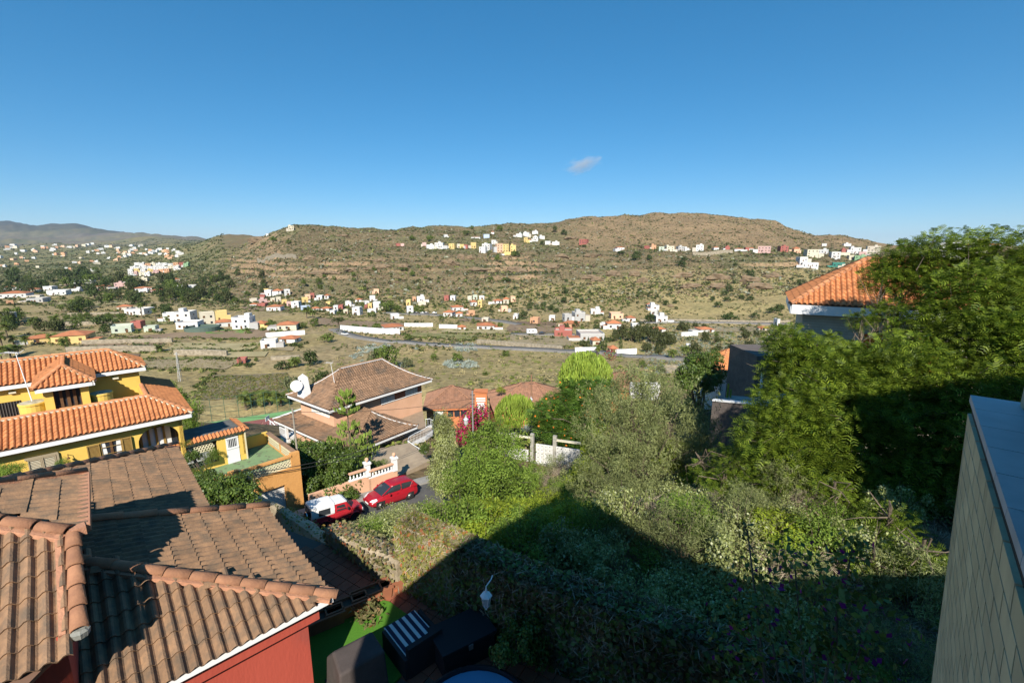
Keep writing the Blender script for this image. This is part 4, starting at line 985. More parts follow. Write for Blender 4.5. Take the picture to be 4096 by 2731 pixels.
M_shutter = mat('shutter_wood', (0.34, 0.215, 0.065), (0.29, 0.18, 0.055), scale=8)
M_taupe = mat('taupe_frame', (0.36, 0.29, 0.19))
M_cream = mat('cream_slat', (0.70, 0.64, 0.48))
M_curtain = mat('curtain', (0.75, 0.74, 0.72), rough=0.9)
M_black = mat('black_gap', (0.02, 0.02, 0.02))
V_, U_ = rot2(46.5), rot2(136.5)
ZU = Vector((0, 0, 1))
def slope_up(dirh, deg): return dirh * math.cos(math.radians(deg)) + ZU * math.sin(math.radians(deg))

# ================================================================ red house, lower left
def red_house():
    t = thing('red_house', 'red walled house with brown concrete tile roofs at lower left', 'house', (-5.5, 8.5, -9.2))
    cnt = [0]
    tile = tile_mesh('roof_tile', 0.36, 0.37, 0.062, 2, M_conc, seg=6, pan=0.3)
    cap = cap_mesh('ridge_tile', 0.10, 0.42, M_conccap)
    Q = Vector((-3.39, 7.5, -6.47)); fB, fC = 23.0, 18.0; tB, tC = math.tan(math.radians(fB)), math.tan(math.radians(fC))
    Lc = 4.15; HC_ = 4.0; HB = 3.4
    # B: falls towards the camera; C: falls to the right
    cB, cC = math.cos(math.radians(fB)), math.cos(math.radians(fC))
    tiled(t, Q, -V_, slope_up(-U_, fB), [(0, 0), (7.5, 0), (7.5, HB), (HB * cB * tB / tC, HB)], tile, 0.36, 0.37, cnt, deckmat=M_deck)
    tiled(t, Q, -U_, slope_up(-V_, fC), [(0, 0), (Lc, 0), (Lc, HC_), (HC_ * cC * tC / tB, HC_)], tile, 0.36, 0.37, cnt, deckmat=M_deck)
    k = 2.3; hipend = Q - U_ * (k * tC / tB) - V_ * k + ZU * (k * tC)
    k = 3.6; hipend = Q - U_ * (k * tC / tB) - V_ * k + ZU * (k * tC)
    caps(t, Q + V_ * 0.06 + U_ * 0.03, hipend, cap, 0.42, lift=0.06)
    # salmon mortar along the hip
    part(ribbon(Q - U_ * 0.06 + ZU * 0.03, hipend - ZU * 0.0, 0.34, 0.07), 'hip_mortar', M_mortar, t)
    # C verge with flat caps
    cv0 = Q - U_ * Lc; cv1 = cv0 + slope_up(-V_, fC) * HC_
    part(ribbon(cv0 + ZU * 0.0 + V_ * 0.05, cv1 + ZU * 0.0, 0.12, 0.26), 'verge_mortar', M_mortar, t)
    caps(t, cv0 + V_ * 0.05 + ZU * 0.06, cv1 + ZU * 0.06, cap_mesh('verge_tile', 0.10, 0.55, M_conccap), 0.55, 'verge_tile', 0.05)
    # D: next section further away, set a little lower
    D0 = atZ(705, 1785, -6.47); LD = (D0 - cv0).dot(-U_); 
    upD = slope_up(-V_, fC)
    nD = U_.cross(upD); Dh = plane_hit(192, 1890, D0, nD); hd = Dh - D0; Dh = D0 + hd * 1.5
    ha, hb = (Dh - D0).dot(U_), (Dh - D0).dot(upD)
    tiled(t, D0, U_, upD, [(0, 0), (LD + 0.2, 0), (LD + 0.2, hb), (ha, hb)], tile, 0.36, 0.37, cnt, deckmat=M_deck)
    caps(t, D0 + ZU * 0.04, Dh, cap, 0.42, 'verge_tile', 0.05)
    part(ribbon(D0 - ZU * 0.02, Dh, 0.3, 0.08), 'verge_mortar', M_mortar, t)
    # walls
    i = 0.38
    c0 = Q - U_ * i - V_ * i
    w = MB()
    zb, zt = -11.5, -6.62
    a, b = c0, c0 - V_ * 7.2
    w.prism([a.xy, (a - U_ * 3.7).xy, (b - U_ * 3.7).xy, b.xy], zb, zt)
    part(w, 'wall', M_redwall, t)
    part(MB().prism([(c0 + U_ * 0.17 + V_ * 0.17).xy, (c0 - U_ * 4.4 + V_ * 0.17).xy, (c0 - U_ * 4.4).xy, (c0).xy, (c0 - V_ * 7.2).xy, (c0 - V_ * 7.2 + U_ * 0.17).xy], zt - 0.30, zt - 0.02), 'cornice', M_redwall, t)
    d0 = D0 - V_ * 0.4
    part(MB().prism([d0.xy, (d0 - V_ * 5).xy, (d0 - V_ * 5 + U_ * (LD + 0.6)).xy, (d0 + U_ * (LD + 0.6)).xy], -15, -6.7), 'wall', M_redwall, t)
    # white bedding under the eave tiles of B
    part(ribbon(Q - U_ * 0.03 - ZU * 0.035, Q - U_ * 0.03 - V_ * 7.3 - ZU * 0.035, 0.05, 0.085), 'eave_trim', M_whitep, t)
    part(ribbon(Q - V_ * 0.07 - ZU * 0.035, Q - V_ * 0.07 - U_ * 4.1 - ZU * 0.035, 0.05, 0.085), 'eave_trim', M_conccap, t)
    # ---- taller block at the left edge: E falls right, A falls towards the camera
    h = 4.5
    E1, E2 = atZ(344, 1901, -h), atZ(344, 2116, -h)
    LE = (E1 - E2).length; uE = (E2 - E1).normalized(); vE = Vector((-uE.y, uE.x, 0)); 
    upE = slope_up(-vE, fC); ev1 = plane_hit(0, 1946, E1, uE.cross(upE)); ev1 = E1 + (ev1 - E1) * 1.3; ea, eb = (ev1 - E1).dot(uE), (ev1 - E1).dot(upE)
    tiled(t, E1, uE, upE, [(0, 0), (LE, 0), (LE - 4.2 * cC * tC / tB, 4.2), (ea, eb)], tile, 0.36, 0.37, cnt, deckmat=M_deck)
    part(ribbon(E1 + ZU * 0.02 - vE * 0.02, E2 + ZU * 0.02 - vE * 0.02, 0.16, 0.13), 'eave_edge', M_mortar, t)
    caps(t, E1 + ZU * 0.05, ev1 + ZU * 0.05, cap_mesh('verge_tile', 0.07, 0.52, M_conccap), 0.52, 'verge_tile', 0.05)
    part(ribbon(E1, ev1, 0.1, 0.2), 'verge_mortar', M_mortar, t)
    upA = slope_up(-uE, fB)
    PA = plane_hit(305, 2530, E2, (uE * math.sin(math.radians(fB)) + ZU * cB))
    dA = (E2 - PA).dot(-uE) / cB
    PC = plane_hit(95, 2742, E2, (uE * math.sin(math.radians(fB)) + ZU * cB)); PC = PA + (PC - PA) * 1.6
    pa, pb = (PC - PA).dot(-vE), (PC - PA).dot(upA)
    tiled(t, PA + upA * pb, -vE, upA, [(0, -pb), (pa, 0), (pa + 5, 0), (pa + 5, dA - pb + (pa + 5) * tC / tB / cB), (0, dA - pb)], tile, 0.36, 0.37, cnt, deckmat=M_deck)
    caps(t, PA + uE * 0.02 + vE * 0.04, PA + upA * dA + vE * 0.04, cap_mesh('verge_tile', 0.095, 0.33, M_conccap), 0.33, 'verge_tile', 0.05)
    part(ribbon(PA - vE * 0.13, PA + upA * dA - vE * 0.13, 0.07, 0.16), 'verge_mortar', M_mortar, t)
    H0 = PA + upA * dA; H1 = H0 - vE * 5.5 + ZU * 5.5 * tC - uE * (5.5 * tC / tB)
    caps(t, H0 - vE * 0.02, H1, cap, 0.45, lift=0.07)
    part(ribbon(H0, H1, 0.36, 0.07), 'hip_mortar', M_mortar, t)
    part(ribbon(E2 + vE * 0.0 - uE * 0.02 + ZU * 0.03, H0 + ZU * 0.03, 0.22, 0.14), 'corner_mortar', M_mortar, t)
    part(MB().lathe([(0.10, -0.05), (0.115, 0.03), (0.07, 0.06)], 8, PA + uE * 0.02 + vE * 0.04), 'verge_end', mat('grey_mortar', (0.24, 0.24, 0.21), bump=0.3), t)
    # walls of the taller block
    f1 = E1 - vE * 0.12; f2 = PA - vE * 0.12
    dcut = (PC - PA); dcut.z = 0; dcut.normalize(); f3 = f2 + dcut * 6
    part(MB().prism([f1.xy, (f1 - vE * 7).xy, f3.xy, f2.xy], -11, -h - 0.95), 'wall', M_redwall, t)
    part(MB().slab([f1 - ZU * 1.0, f1 - ZU * 0.05, E2 - vE * 0.12 - ZU * 0.05, f2 - ZU * 0.0, f2 - ZU * (f2.z + h + 1.0)], -vE * 0.2), 'gable_wall', M_redwall, t)
    part(MB().slab([f2 - ZU * 0.06, f3 + ZU * (PA.z + (PC - PA).z / (PC - PA).xy.length * 6 - 0.06 - f3.z), f3 + ZU * (-9 - f3.z), f2 + ZU * (-9 - f2.z)], -vE * 0.1 - uE * 0.1), 'cut_wall', M_redwall, t)
    return t
red_house()

# ================================================================ yellow house
def yellow_house():
    G = Vector((-21.7, 29.4, -10.8))
    t = thing('yellow_house', 'yellow rendered house with orange clay tile roofs at left', 'house', (-26, 31, -16))
    cnt = [0]; fL = 27.9; tile = tile_mesh('roof_tile', 0.25, 0.30, 0.085, 1, M_clay, seg=8, pan=0.28); cap = cap_mesh('ridge_tile', 0.12, 0.38, M_claycap)
    d = 2.16; c = math.cos(math.radians(fL)); b = d / c; rise = d * math.tan(math.radians(fL))
    tiled(t, G, -V_, slope_up(-U_, fL), [(0, 0), (17, 0), (17, b), (d, b)], tile, 0.25, 0.30, cnt, deckmat=M_deck, limit=230)
    tiled(t, G, -U_, slope_up(-V_, fL), [(0, 0), (10.6, 0), (8.9, b), (d, b)], tile, 0.25, 0.30, [999], deckmat=M_deck)
    T = G - U_ * d - V_ * d + ZU * rise
    caps(t, G + ZU * 0.02, T, cap, 0.38, lift=0.07); part(ribbon(G, T, 0.24, 0.07), 'hip_mortar', M_cream, t)
    caps(t, T, T - U_ * 3.5, cap, 0.38, 'verge_tile', 0.06)
    caps(t, T - V_ * 15, T, cap_mesh('ridge_tile', 0.10, 0.6, M_claycap), 0.6, lift=0.05); part(ribbon(T, T - V_ * 15, 0.24, 0.08), 'ridge_mortar', M_cream, t)
    # eave: white fascia with dark grooves above
    o_ = 0.12
    part(ribbon(G - U_ * o_ - V_ * 0.1 - ZU * 0.22, G - U_ * o_ - V_ * 17 - ZU * 0.22, 0.14, 0.26), 'fascia', M_whitep, t)
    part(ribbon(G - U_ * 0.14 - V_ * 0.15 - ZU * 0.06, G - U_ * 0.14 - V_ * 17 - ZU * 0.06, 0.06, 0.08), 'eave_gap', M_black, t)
    part(ribbon(G - U_ * 0.1 - V_ * o_ - ZU * 0.22, G - U_ * 10 - V_ * o_ - ZU * 0.22, 0.14, 0.26), 'fascia', M_whitep, t)
    # front wall with the arch cut out
    wp = G - U_ * 0.62; n = U_; ztop = G.z - 0.30; zbot = -16.5
    def onw(px, py): return plane_hit(px, py, wp, n)
    def ac(p): return (p - wp).dot(-V_)
    A0, A1, At = ac(onw(559, 1800)), ac(onw(721, 1770)), onw(668, 1696).z
    zs = At - 0.95; mid = (A0 + A1) / 2; hw = abs(A0 - A1) / 2; aL, aR = max(A0, A1), min(A0, A1)
    outl = [(0.62, zbot), (0.62, ztop), (17, ztop), (17, zbot), (aL, zbot), (aL, zs)]
    for i in range(1, 14):
        th = math.pi * (1 - i / 14); outl.append((mid - hw * math.cos(th), zs + (At - zs) * math.sin(th)))
    outl += [(aR, zs), (aR, zbot)]
    P = lambda a, z: wp - V_ * a + ZU * (z - wp.z)
    part(MB().slab([P(a, z) for a, z in outl], -U_ * 0.25), 'wall', M_yellow, t)
    part(MB().prism([(wp - V_ * 0.62 - U_ * 1.5).xy, (wp - V_ * 17 - U_ * 1.5).xy, (wp - V_ * 17 - U_ * 8).xy, (wp - V_ * 0.62 - U_ * 9).xy], zbot, ztop - 0.05), 'inner_wall', M_yellow, t)
    part(MB().slab([P(0.62, zbot), P(0.62, ztop), P(0.62, ztop) - U_ * 9, P(0.62, zbot) - U_ * 9], -V_ * 0.2), 'side_wall', M_yellow, t)
    part(MB().slab([P(aL + .5, zs - 1.75), P(aR - 0.2, zs - 1.75), P(aR - 0.2, zs - 1.75) - U_ * 1.5, P(aL + .5, zs - 1.75) - U_ * 1.5], -ZU * 0.2), 'porch_floor', M_claycap, t)
    # sliding doors in the arch
    dw = wp - U_ * 1.0; zd0, zd1 = zs - 1.7, At - 0.28
    D = lambda a, z, off=0.0: dw - V_ * a + ZU * (z - dw.z) + U_ * off
    door = part(MB().slab([D(aL, zd0), D(aR, zd0), D(aR, zd1), D(aL, zd1)], -U_ * 0.05), 'glass_door', M_darkglass, t)
    for k in range(4):
        a0 = aL - 0.25 - (aL - aR - 0.5) * k / 4; a1 = a0 - (aL - aR - 0.5) / 4 + 0.1
        sub(MB().slab([D(a0, zd0 + 0.3, .02), D(a1, zd0 + 0.3, .02), D(a1, zd1 - 0.1, .02), D(a0, zd1 - 0.1, .02)], U_ * 0.01), 'blind', M_curtain, door)
        sub(ribbon(D(a0 + 0.06, zd0, .06), D(a0 + 0.06, zd1, .06), 0.13, 0.08, U_), 'door_frame', M_shutter, door)
    # flower ledge beside the arch
    q0 = P(aR + 0.1, zs - 1.6)
    part(MB().prism([(q0 + U_ * 0.1).xy, (q0 + U_ * 0.45).xy, (q0 + V_ * 1.6 + U_ * 0.45).xy, (q0 + V_ * 1.6 + U_ * 0.1).xy], q0.z - 0.45, q0.z), 'block_ledge', mat('grey_block', (0.42, 0.42, 0.40), (0.33, 0.33, 0.31), scale=5), t)
    # open window with louvred shutters
    w0, w1 = onw(400, 1772), onw(483, 1757); zb_, zt_ = onw(440, 1838).z, onw(440, 1762).z; a0, a1 = ac(w0), ac(w1)
    win = part(MB().slab([P(a0, zb_), P(a1, zb_), P(a1, zt_), P(a0, zt_)], U_ * 0.02), 'window', M_darkglass, t)
    for (x0, x1) in ((0.03, 0.30), (0.68, 0.97)):
        sub(MB().slab([P(a0 + (a1 - a0) * x0, zb_ + 0.05) + U_ * .025, P(a0 + (a1 - a0) * x1, zb_ + 0.05) + U_ * .025, P(a0 + (a1 - a0) * (x1 * .7 + x0 * .3 if x0 < .5 else x1), zt_ - 0.05) + U_ * .025, P(a0 + (a1 - a0) * (x0 if x0 < .5 else x0 * .7 + x1 * .3), zt_ - 0.05) + U_ * .025], U_ * 0.012), 'curtain', M_curtain, win)
    for x in (0.0, 0.47, 0.53, 1.0): sub(ribbon(P(a0 + (a1 - a0) * x, zb_) + U_ * .05, P(a0 + (a1 - a0) * x, zt_) + U_ * .05, 0.07, 0.06, U_), 'window_frame', M_brownwood if 0 < x < 1 else M_shutter, win)
    for z in (zb_, zt_): sub(ribbon(P(a0, z) + U_ * .05, P(a1, z) + U_ * .05, 0.07, 0.07), 'window_frame', M_shutter, win)
    for z in (zb_ + .45, zb_ + .9): sub(ribbon(P(a0, z) + U_ * .1, P(a1, z) + U_ * .1, 0.025, 0.025), 'window_bar', M_shutter, win)
    def shutter(a0, a1, z0, z1, mf, ms, nm, off=0.06):
        sh = part(MB().slab([P(a0, z0) + U_ * off, P(a1, z0) + U_ * off, P(a1, z1) + U_ * off, P(a0, z1) + U_ * off], U_ * 0.02), nm, mf, t)
        da = (a1 - a0); nsl = 14; m2 = MB()
        for i in range(nsl):
            z = z0 + (z1 - z0) * (0.08 + 0.84 * (i + 0.5) / nsl); e = (z1 - z0) * 0.84 / nsl
            m2.v += []; p0, p1 = P(a0 + da * 0.14, z) + U_ * (off + .035), P(a1 - da * 0.14, z) + U_ * (off + .035)
            r_ = ribbon(p0, p1, 0.02, e * 0.62, ZU * 0.8 + U_ * 0.6); m2.add(r_.v, r_.f)
        o = sub(m2, 'slats', ms, sh); o['kind'] = 'stuff'
        for x in (0.05, 0.95): sub(ribbon(P(a0 + da * x, z0) + U_ * (off + .035), P(a0 + da * x, z1) + U_ * (off + .035), 0.05, 0.1, U_), 'shutter_stile', mf, sh)
        for z in (z0 + .03, z1 - .03): sub(ribbon(P(a0, z) + U_ * (off + .04), P(a1, z) + U_ * (off + .04), 0.04, 0.09), 'shutter_rail', mf, sh)
    shutter(ac(onw(348, 1800)), a0 + 0.05, zb_ - 0.02, zt_ - 0.02, M_shutter, M_shutter, 'shutter')
    shutter(a1 - 0.03, ac(onw(527, 1765)), zb_ - 0.02, zt_ + 0.02, M_shutter, M_shutter, 'shutter')
    # closed louvred window at left
    c0, c1 = ac(onw(110, 1845)), ac(onw(226, 1830)); zc1 = onw(166, 1828).z; zc0 = zc1 - 1.5
    shutter(c0, (c0 + c1) / 2, zc0, zc1, M_taupe, M_cream, 'closed_shutter', 0.03); shutter((c0 + c1) / 2, c1, zc0, zc1, M_taupe, M_cream, 'closed_shutter', 0.03)
    part(ribbon(P(c0 + 0.1, zc1 + .07) + U_ * .05, P(c1 - 0.1, zc1 + .07) + U_ * .05, 0.1, 0.12), 'window_surround', M_taupe, t)
    part(ribbon(P(c1 - 0.07, zc0) + U_ * .05, P(c1 - 0.07, zc1 + .1) + U_ * .05, 0.1, 0.12, U_), 'window_surround', M_taupe, t)
    lamp = part(MB().tube([P(c1 - 0.5, zc1 - .2) + U_ * 0.0, P(c1 - 0.5, zc1 - .1) + U_ * .2, P(c1 - 0.5, zc1 - .3) + U_ * .25], 0.02, 5), 'wall_lamp', M_brownwood, t)
    sub(MB().lathe([(0.02, 0.1), (0.09, 0.0), (0.07, -0.03)], 8, P(c1 - 0.5, zc1 - .35) + U_ * .25), 'lamp_shade', M_brownwood, lamp)
    # ---- upper block, set back behind a terrace
    back = 3.4; fU = 33.0; tU = math.tan(math.radians(fU)); cU = math.cos(math.radians(fU))
    wu = T - U_ * back; zu = -8.55
    part(MB().prism([wu.xy, (wu - V_ * 12).xy, (wu - V_ * 12 - U_ * 4.2).xy, (wu - U_ * 4.2).xy], zbot, zu), 'upper_wall', M_yellow, t)
    Hh = wu + U_ * 0.42 + V_ * 0.42; Hh.z = -8.25; dr = 1.85; bu = dr / cU; Le = 9.0
    tiled(t, Hh, -V_, slope_up(-U_, fU), [(0, 0), (Le, 0), (Le - dr, bu), (dr, bu)], tile, 0.25, 0.30, [999], deckmat=M_deck)
    tiled(t, Hh, -U_, slope_up(-V_, fU), [(0, 0), (2 * dr, 0), (dr, bu)], tile, 0.25, 0.30, [999], deckmat=M_deck)
    tiled(t, Hh - V_ * Le, -U_, slope_up(V_, fU), [(0, 0), (2 * dr, 0), (dr, bu)], tile, 0.25, 0.30, [999], deckmat=M_deck)
    tiled(t, Hh - U_ * 2 * dr, -V_, slope_up(U_, fU), [(0, 0), (Le, 0), (Le - dr, bu), (dr, bu)], tile, 0.25, 0.30, [999], deckmat=M_deck)
    R0 = Hh - (U_ + V_) * dr + ZU * dr * tU; R1 = R0 - V_ * (Le - 2 * dr)
    for a_, b_ in ((Hh, R0), (R1, R0), (Hh - V_ * Le, R1)):
        caps(t, a_, b_, cap, 0.40, lift=0.06); part(ribbon(a_, b_, 0.22, 0.06), 'hip_mortar', M_cream, t)
    part(ribbon(Hh - U_ * 0.1 - ZU * 0.17, Hh - U_ * 0.1 - V_ * Le - ZU * 0.17, 0.14, 0.24), 'fascia', M_whitep, t)
    part(ribbon(Hh - V_ * 0.1 - ZU * 0.17, Hh - V_ * 0.1 - U_ * 3.6 - ZU * 0.17, 0.14, 0.24), 'fascia', M_whitep, t)
    # terrace floor between the roofs
    part(MB().prism([(T - V_ * 0.1).xy, (T - V_ * 15).xy, (T - V_ * 15 - U_ * back).xy, (T - V_ * 0.1 - U_ * back).xy], T.z - 1.2, T.z - 1.0), 'terrace_floor', M_claycap, t)
    part(MB().slab([T - V_ * .05 - ZU * 1.1, T - V_ * .05 - ZU * .05, T - V_ * .05 - U_ * back - ZU * .05, T - V_ * .05 - U_ * back - ZU * 1.1], -V_ * 0.15), 'parapet', M_yellow, t)
    # ---- dormer bay
    def ont(px, py, off=0.0): return plane_hit(px, py, T + U_ * off, U_)
    dl, dr_ = ont(130, 1575, 0.4), ont(384, 1539, 0.4); W = (dr_ - dl).length; ze = (dl.z + dr_.z) / 2 + 0.25
    dl.z = dr_.z = ze; f = 35.0; tf, cf = math.tan(math.radians(f)), math.cos(math.radians(f)); hw = W / 2
    depth = back + 1.2
    tiled(t, dl, V_, slope_up(-U_, f), [(0, 0), (W, 0), (hw, hw / cf)], tile, 0.25, 0.30, cnt, deckmat=M_deck)
    tiled(t, dr_, -U_, slope_up(-V_, f), [(0, 0), (depth, 0), (depth, hw / cf), (hw, hw / cf)], tile, 0.25, 0.30, [999], deckmat=M_deck)
    tiled(t, dl, -U_, slope_up(V_, f), [(0, 0), (depth, 0), (depth, hw / cf), (hw, hw / cf)], tile, 0.25, 0.30, [999], deckmat=M_deck)
    ap = (dl + dr_) / 2 - U_ * hw + ZU * hw * tf
    for a_, b_ in ((dl, ap), (dr_, ap), (ap, ap - U_ * (depth - hw))):
        caps(t, a_, b_, cap, 0.36, lift=0.06); part(ribbon(a_, b_, 0.2, 0.06), 'hip_mortar', M_claycap if a_ is dl else M_cream, t)
    part(ribbon(dl - U_ * .08 + V_ * .1 - ZU * .16, dr_ - U_ * .08 - V_ * .1 - ZU * .16, 0.12, 0.22), 'fascia', M_whitep, t)
    part(ribbon(dr_ - V_ * .1 - ZU * .16 - U_ * .02, dr_ - V_ * .1 - U_ * 3 - ZU * .16, 0.12, 0.22), 'fascia', M_whitep, t)
    fl = T - V_ * ((T - dl).dot(V_) - 0.38); W2 = W - 0.76; zt2 = ze - 0.28; zb2 = T.z - 0.9
    F = lambda a, z, off=0.0: Vector((fl + V_ * a + U_ * (off - 0.02)).xy.to_3d()) + ZU * z
    zs2 = zb2 + 0.9
    part(MB().slab([F(0, zb2), F(0, zt2), F(0.42, zt2), F(0.42, zs2), F(W2 - .38, zs2), F(W2 - .38, zt2), F(W2, zt2), F(W2, zb2)], -U_ * 0.25), 'bay_wall', M_yellow, t)
    part(MB().slab([F(W2, zb2, -.25), F(W2, zt2, -.25), F(W2, zt2, -back), F(W2, zb2, -back)], -V_ * 0.2), 'bay_wall', M_yellow, t)
    part(MB().slab([F(0, zb2, -.25), F(0, zt2, -.25), F(0, zt2, -back), F(0, zb2, -back)], V_ * 0.2), 'bay_wall', M_yellow, t)
    bw = part(MB().slab([F(.42, zs2, -.3), F(W2 - .38, zs2, -.3), F(W2 - .38, zt2, -.3), F(.42, zt2, -.3)], -U_ * 0.04), 'bay_window', M_darkglass, t)
    for k, wd in ((0.0, .09), (0.26, .14), (0.52, .16), (0.76, .14), (1.0, .12)):
        a_ = .42 + (W2 - .8) * k; sub(ribbon(F(a_, zs2, -.24), F(a_, zt2, -.24), wd, 0.08, U_), 'window_frame', M_brownwood, bw)
    sub(ribbon(F(.42, zs2 + .05, -.22), F(W2 - .38, zs2 + .05, -.22), 0.1, 0.1), 'window_sill', M_shutter, bw)
    # roof-level wall vents and a barred window
    g = plane_hit(44, 1640, wu, U_)
    gr = part(MB().slab([g - V_ * 0.5 - ZU * .7, g + V_ * .5 - ZU * .7, g + V_ * .5 + ZU * .55, g - V_ * .5 + ZU * .55], U_ * 0.03), 'barred_window', M_black, t)
    for i in range(8): sub(ribbon(g + V_ * (-.45 + .129 * i) + U_ * .06 - ZU * .7, g + V_ * (-.45 + .129 * i) + U_ * .06 + ZU * .55, 0.03, 0.03, U_), 'bar', mat('iron', (0.12, 0.11, 0.10)) if i == 0 else bpy.data.materials['iron'], gr)
    for x, y in ((50, 1568), (462, 1511)):
        q = plane_hit(x, y, wu, U_); part(MB().obox(q + U_ * .08, V_ * .16, U_ * .09, ZU * .06), 'bulkhead_light', M_cream, t)
    return t, T, wu
YH, YT, YWU = yellow_house()
# water tanks on the terrace, and the aerial
def tank(px, py, r, h, label, off):
    p = plane_hit(px, py, YT - U_ * off, U_); z0 = YT.z - 1.0
    t = thing('water_tank', label, 'tank', (p.x, p.y, z0), group='yellow water tanks on the roof terrace')
    MB().lathe([(r, 0), (r, h - .12), (r * 1.06, h - .1), (r * 1.06, h), (r * 1.0, h + .02)], 20).build('tank_wall', M_yellow, t, False)
    MB().lathe([(r * 0.98, h + .02), (r * 0.5, h + .08), (0.05, h + .09)], 14).build('lid', mat('tank_lid', (0.55, 0.48, 0.33), (0.3, 0.27, 0.2), scale=4), t)
    return p
q = tank(132, 1618, 0.62, 1.55, 'round yellow water tank under the roof aerial', 1.0)
tank(408, 1600, 0.58, 1.5, 'round yellow water tank right of the dormer bay', 0.9)
def aerial(name, label, p, h, lean, boom):
    t = thing(name, label, 'antenna', p)
    MB().tube([(0, 0, 0), (lean, 0, h)], 0.035, 6, 0.02).build('mast', M_whitep, t)
    b = MB().tube([(lean - boom, 0.1, h), (lean + boom * 0.35, -0.1, h)], 0.018, 5).build('boom', M_whitep, t)
    m = MB()
    for i in range(6): x = lean - boom + boom * 1.3 * i / 5; m.tube([(x, -0.35 + .04 * i, h), (x, 0.35 - .04 * i, h)], 0.01, 4)
    m.build('elements', M_whitep, t)
    m = MB().tube([(lean + boom * 0.35, -.25, h - .12), (lean + boom * 0.35, .25, h + .12)], 0.012, 4).build('reflector', M_whitep, t)
aerial('roof_aerial', 'tall white television aerial on the yellow house terrace', (q.x, q.y, YT.z + 0.55), 3.1, -0.38, 0.75)
# ================================================================ peach house
M_peach = mat('peach_render', (0.70, 0.41, 0.26), (0.61, 0.35, 0.215), scale=0.8, lo=0.4, hi=0.8)
M_brick = mat('terracotta_render', (0.36, 0.135, 0.075), (0.31, 0.115, 0.065), scale=1.5)
M_peachtile = mat('weathered_tile', (0.27, 0.16, 0.094), (0.195, 0.12, 0.073), scale=2.5, isl=0.16, rnd=0.16, col3=(0.12, 0.09, 0.065), s3=0.7, lo3=0.5, hi3=0.68, rough=0.9)
M_wframe = mat('white_frame', (0.76, 0.75, 0.72))
M_blindw = mat('cream_blind', (0.66, 0.62, 0.54))
M_rail = mat('white_railing', (0.78, 0.78, 0.77), rough=0.5)
def flared(t, P0, across, inward, L, d, rise, cut0, cut1, tile, pitch, course, nb=4, flare=0.5, lim=None):
    """a slope whose pitch eases towards the eave, laid as bands of tiles; cut0/cut1: how much each band is cut per metre inwards"""
    zs = lambda x: rise * (flare * (x / d) ** 2.0 + (1 - flare) * (x / d))
    prev = 0.0
    for k in range(nb):
        x0, x1 = d * k / nb, d * (k + 1) / nb; dz = zs(x1) - zs(x0); ln = math.hypot(x1 - x0, dz); up = (inward * (x1 - x0) + ZU * dz).normalized()
        p = P0 + inward * x0 + ZU * zs(x0)
        c = max(1, round(ln / course)); cs = ln / c
        tiled(t, p, across, up, [(cut0 * x0, 0), (L - cut1 * x0, 0), (L - cut1 * x1, ln), (cut0 * x1, ln)], tile, pitch, cs, lim or [999], deckmat=M_deck, jitter=0.006)
    return zs
M_pave2 = mat('terrace_tiles', (0.34, 0.25, 0.17), (0.27, 0.2, 0.14), scale=2)
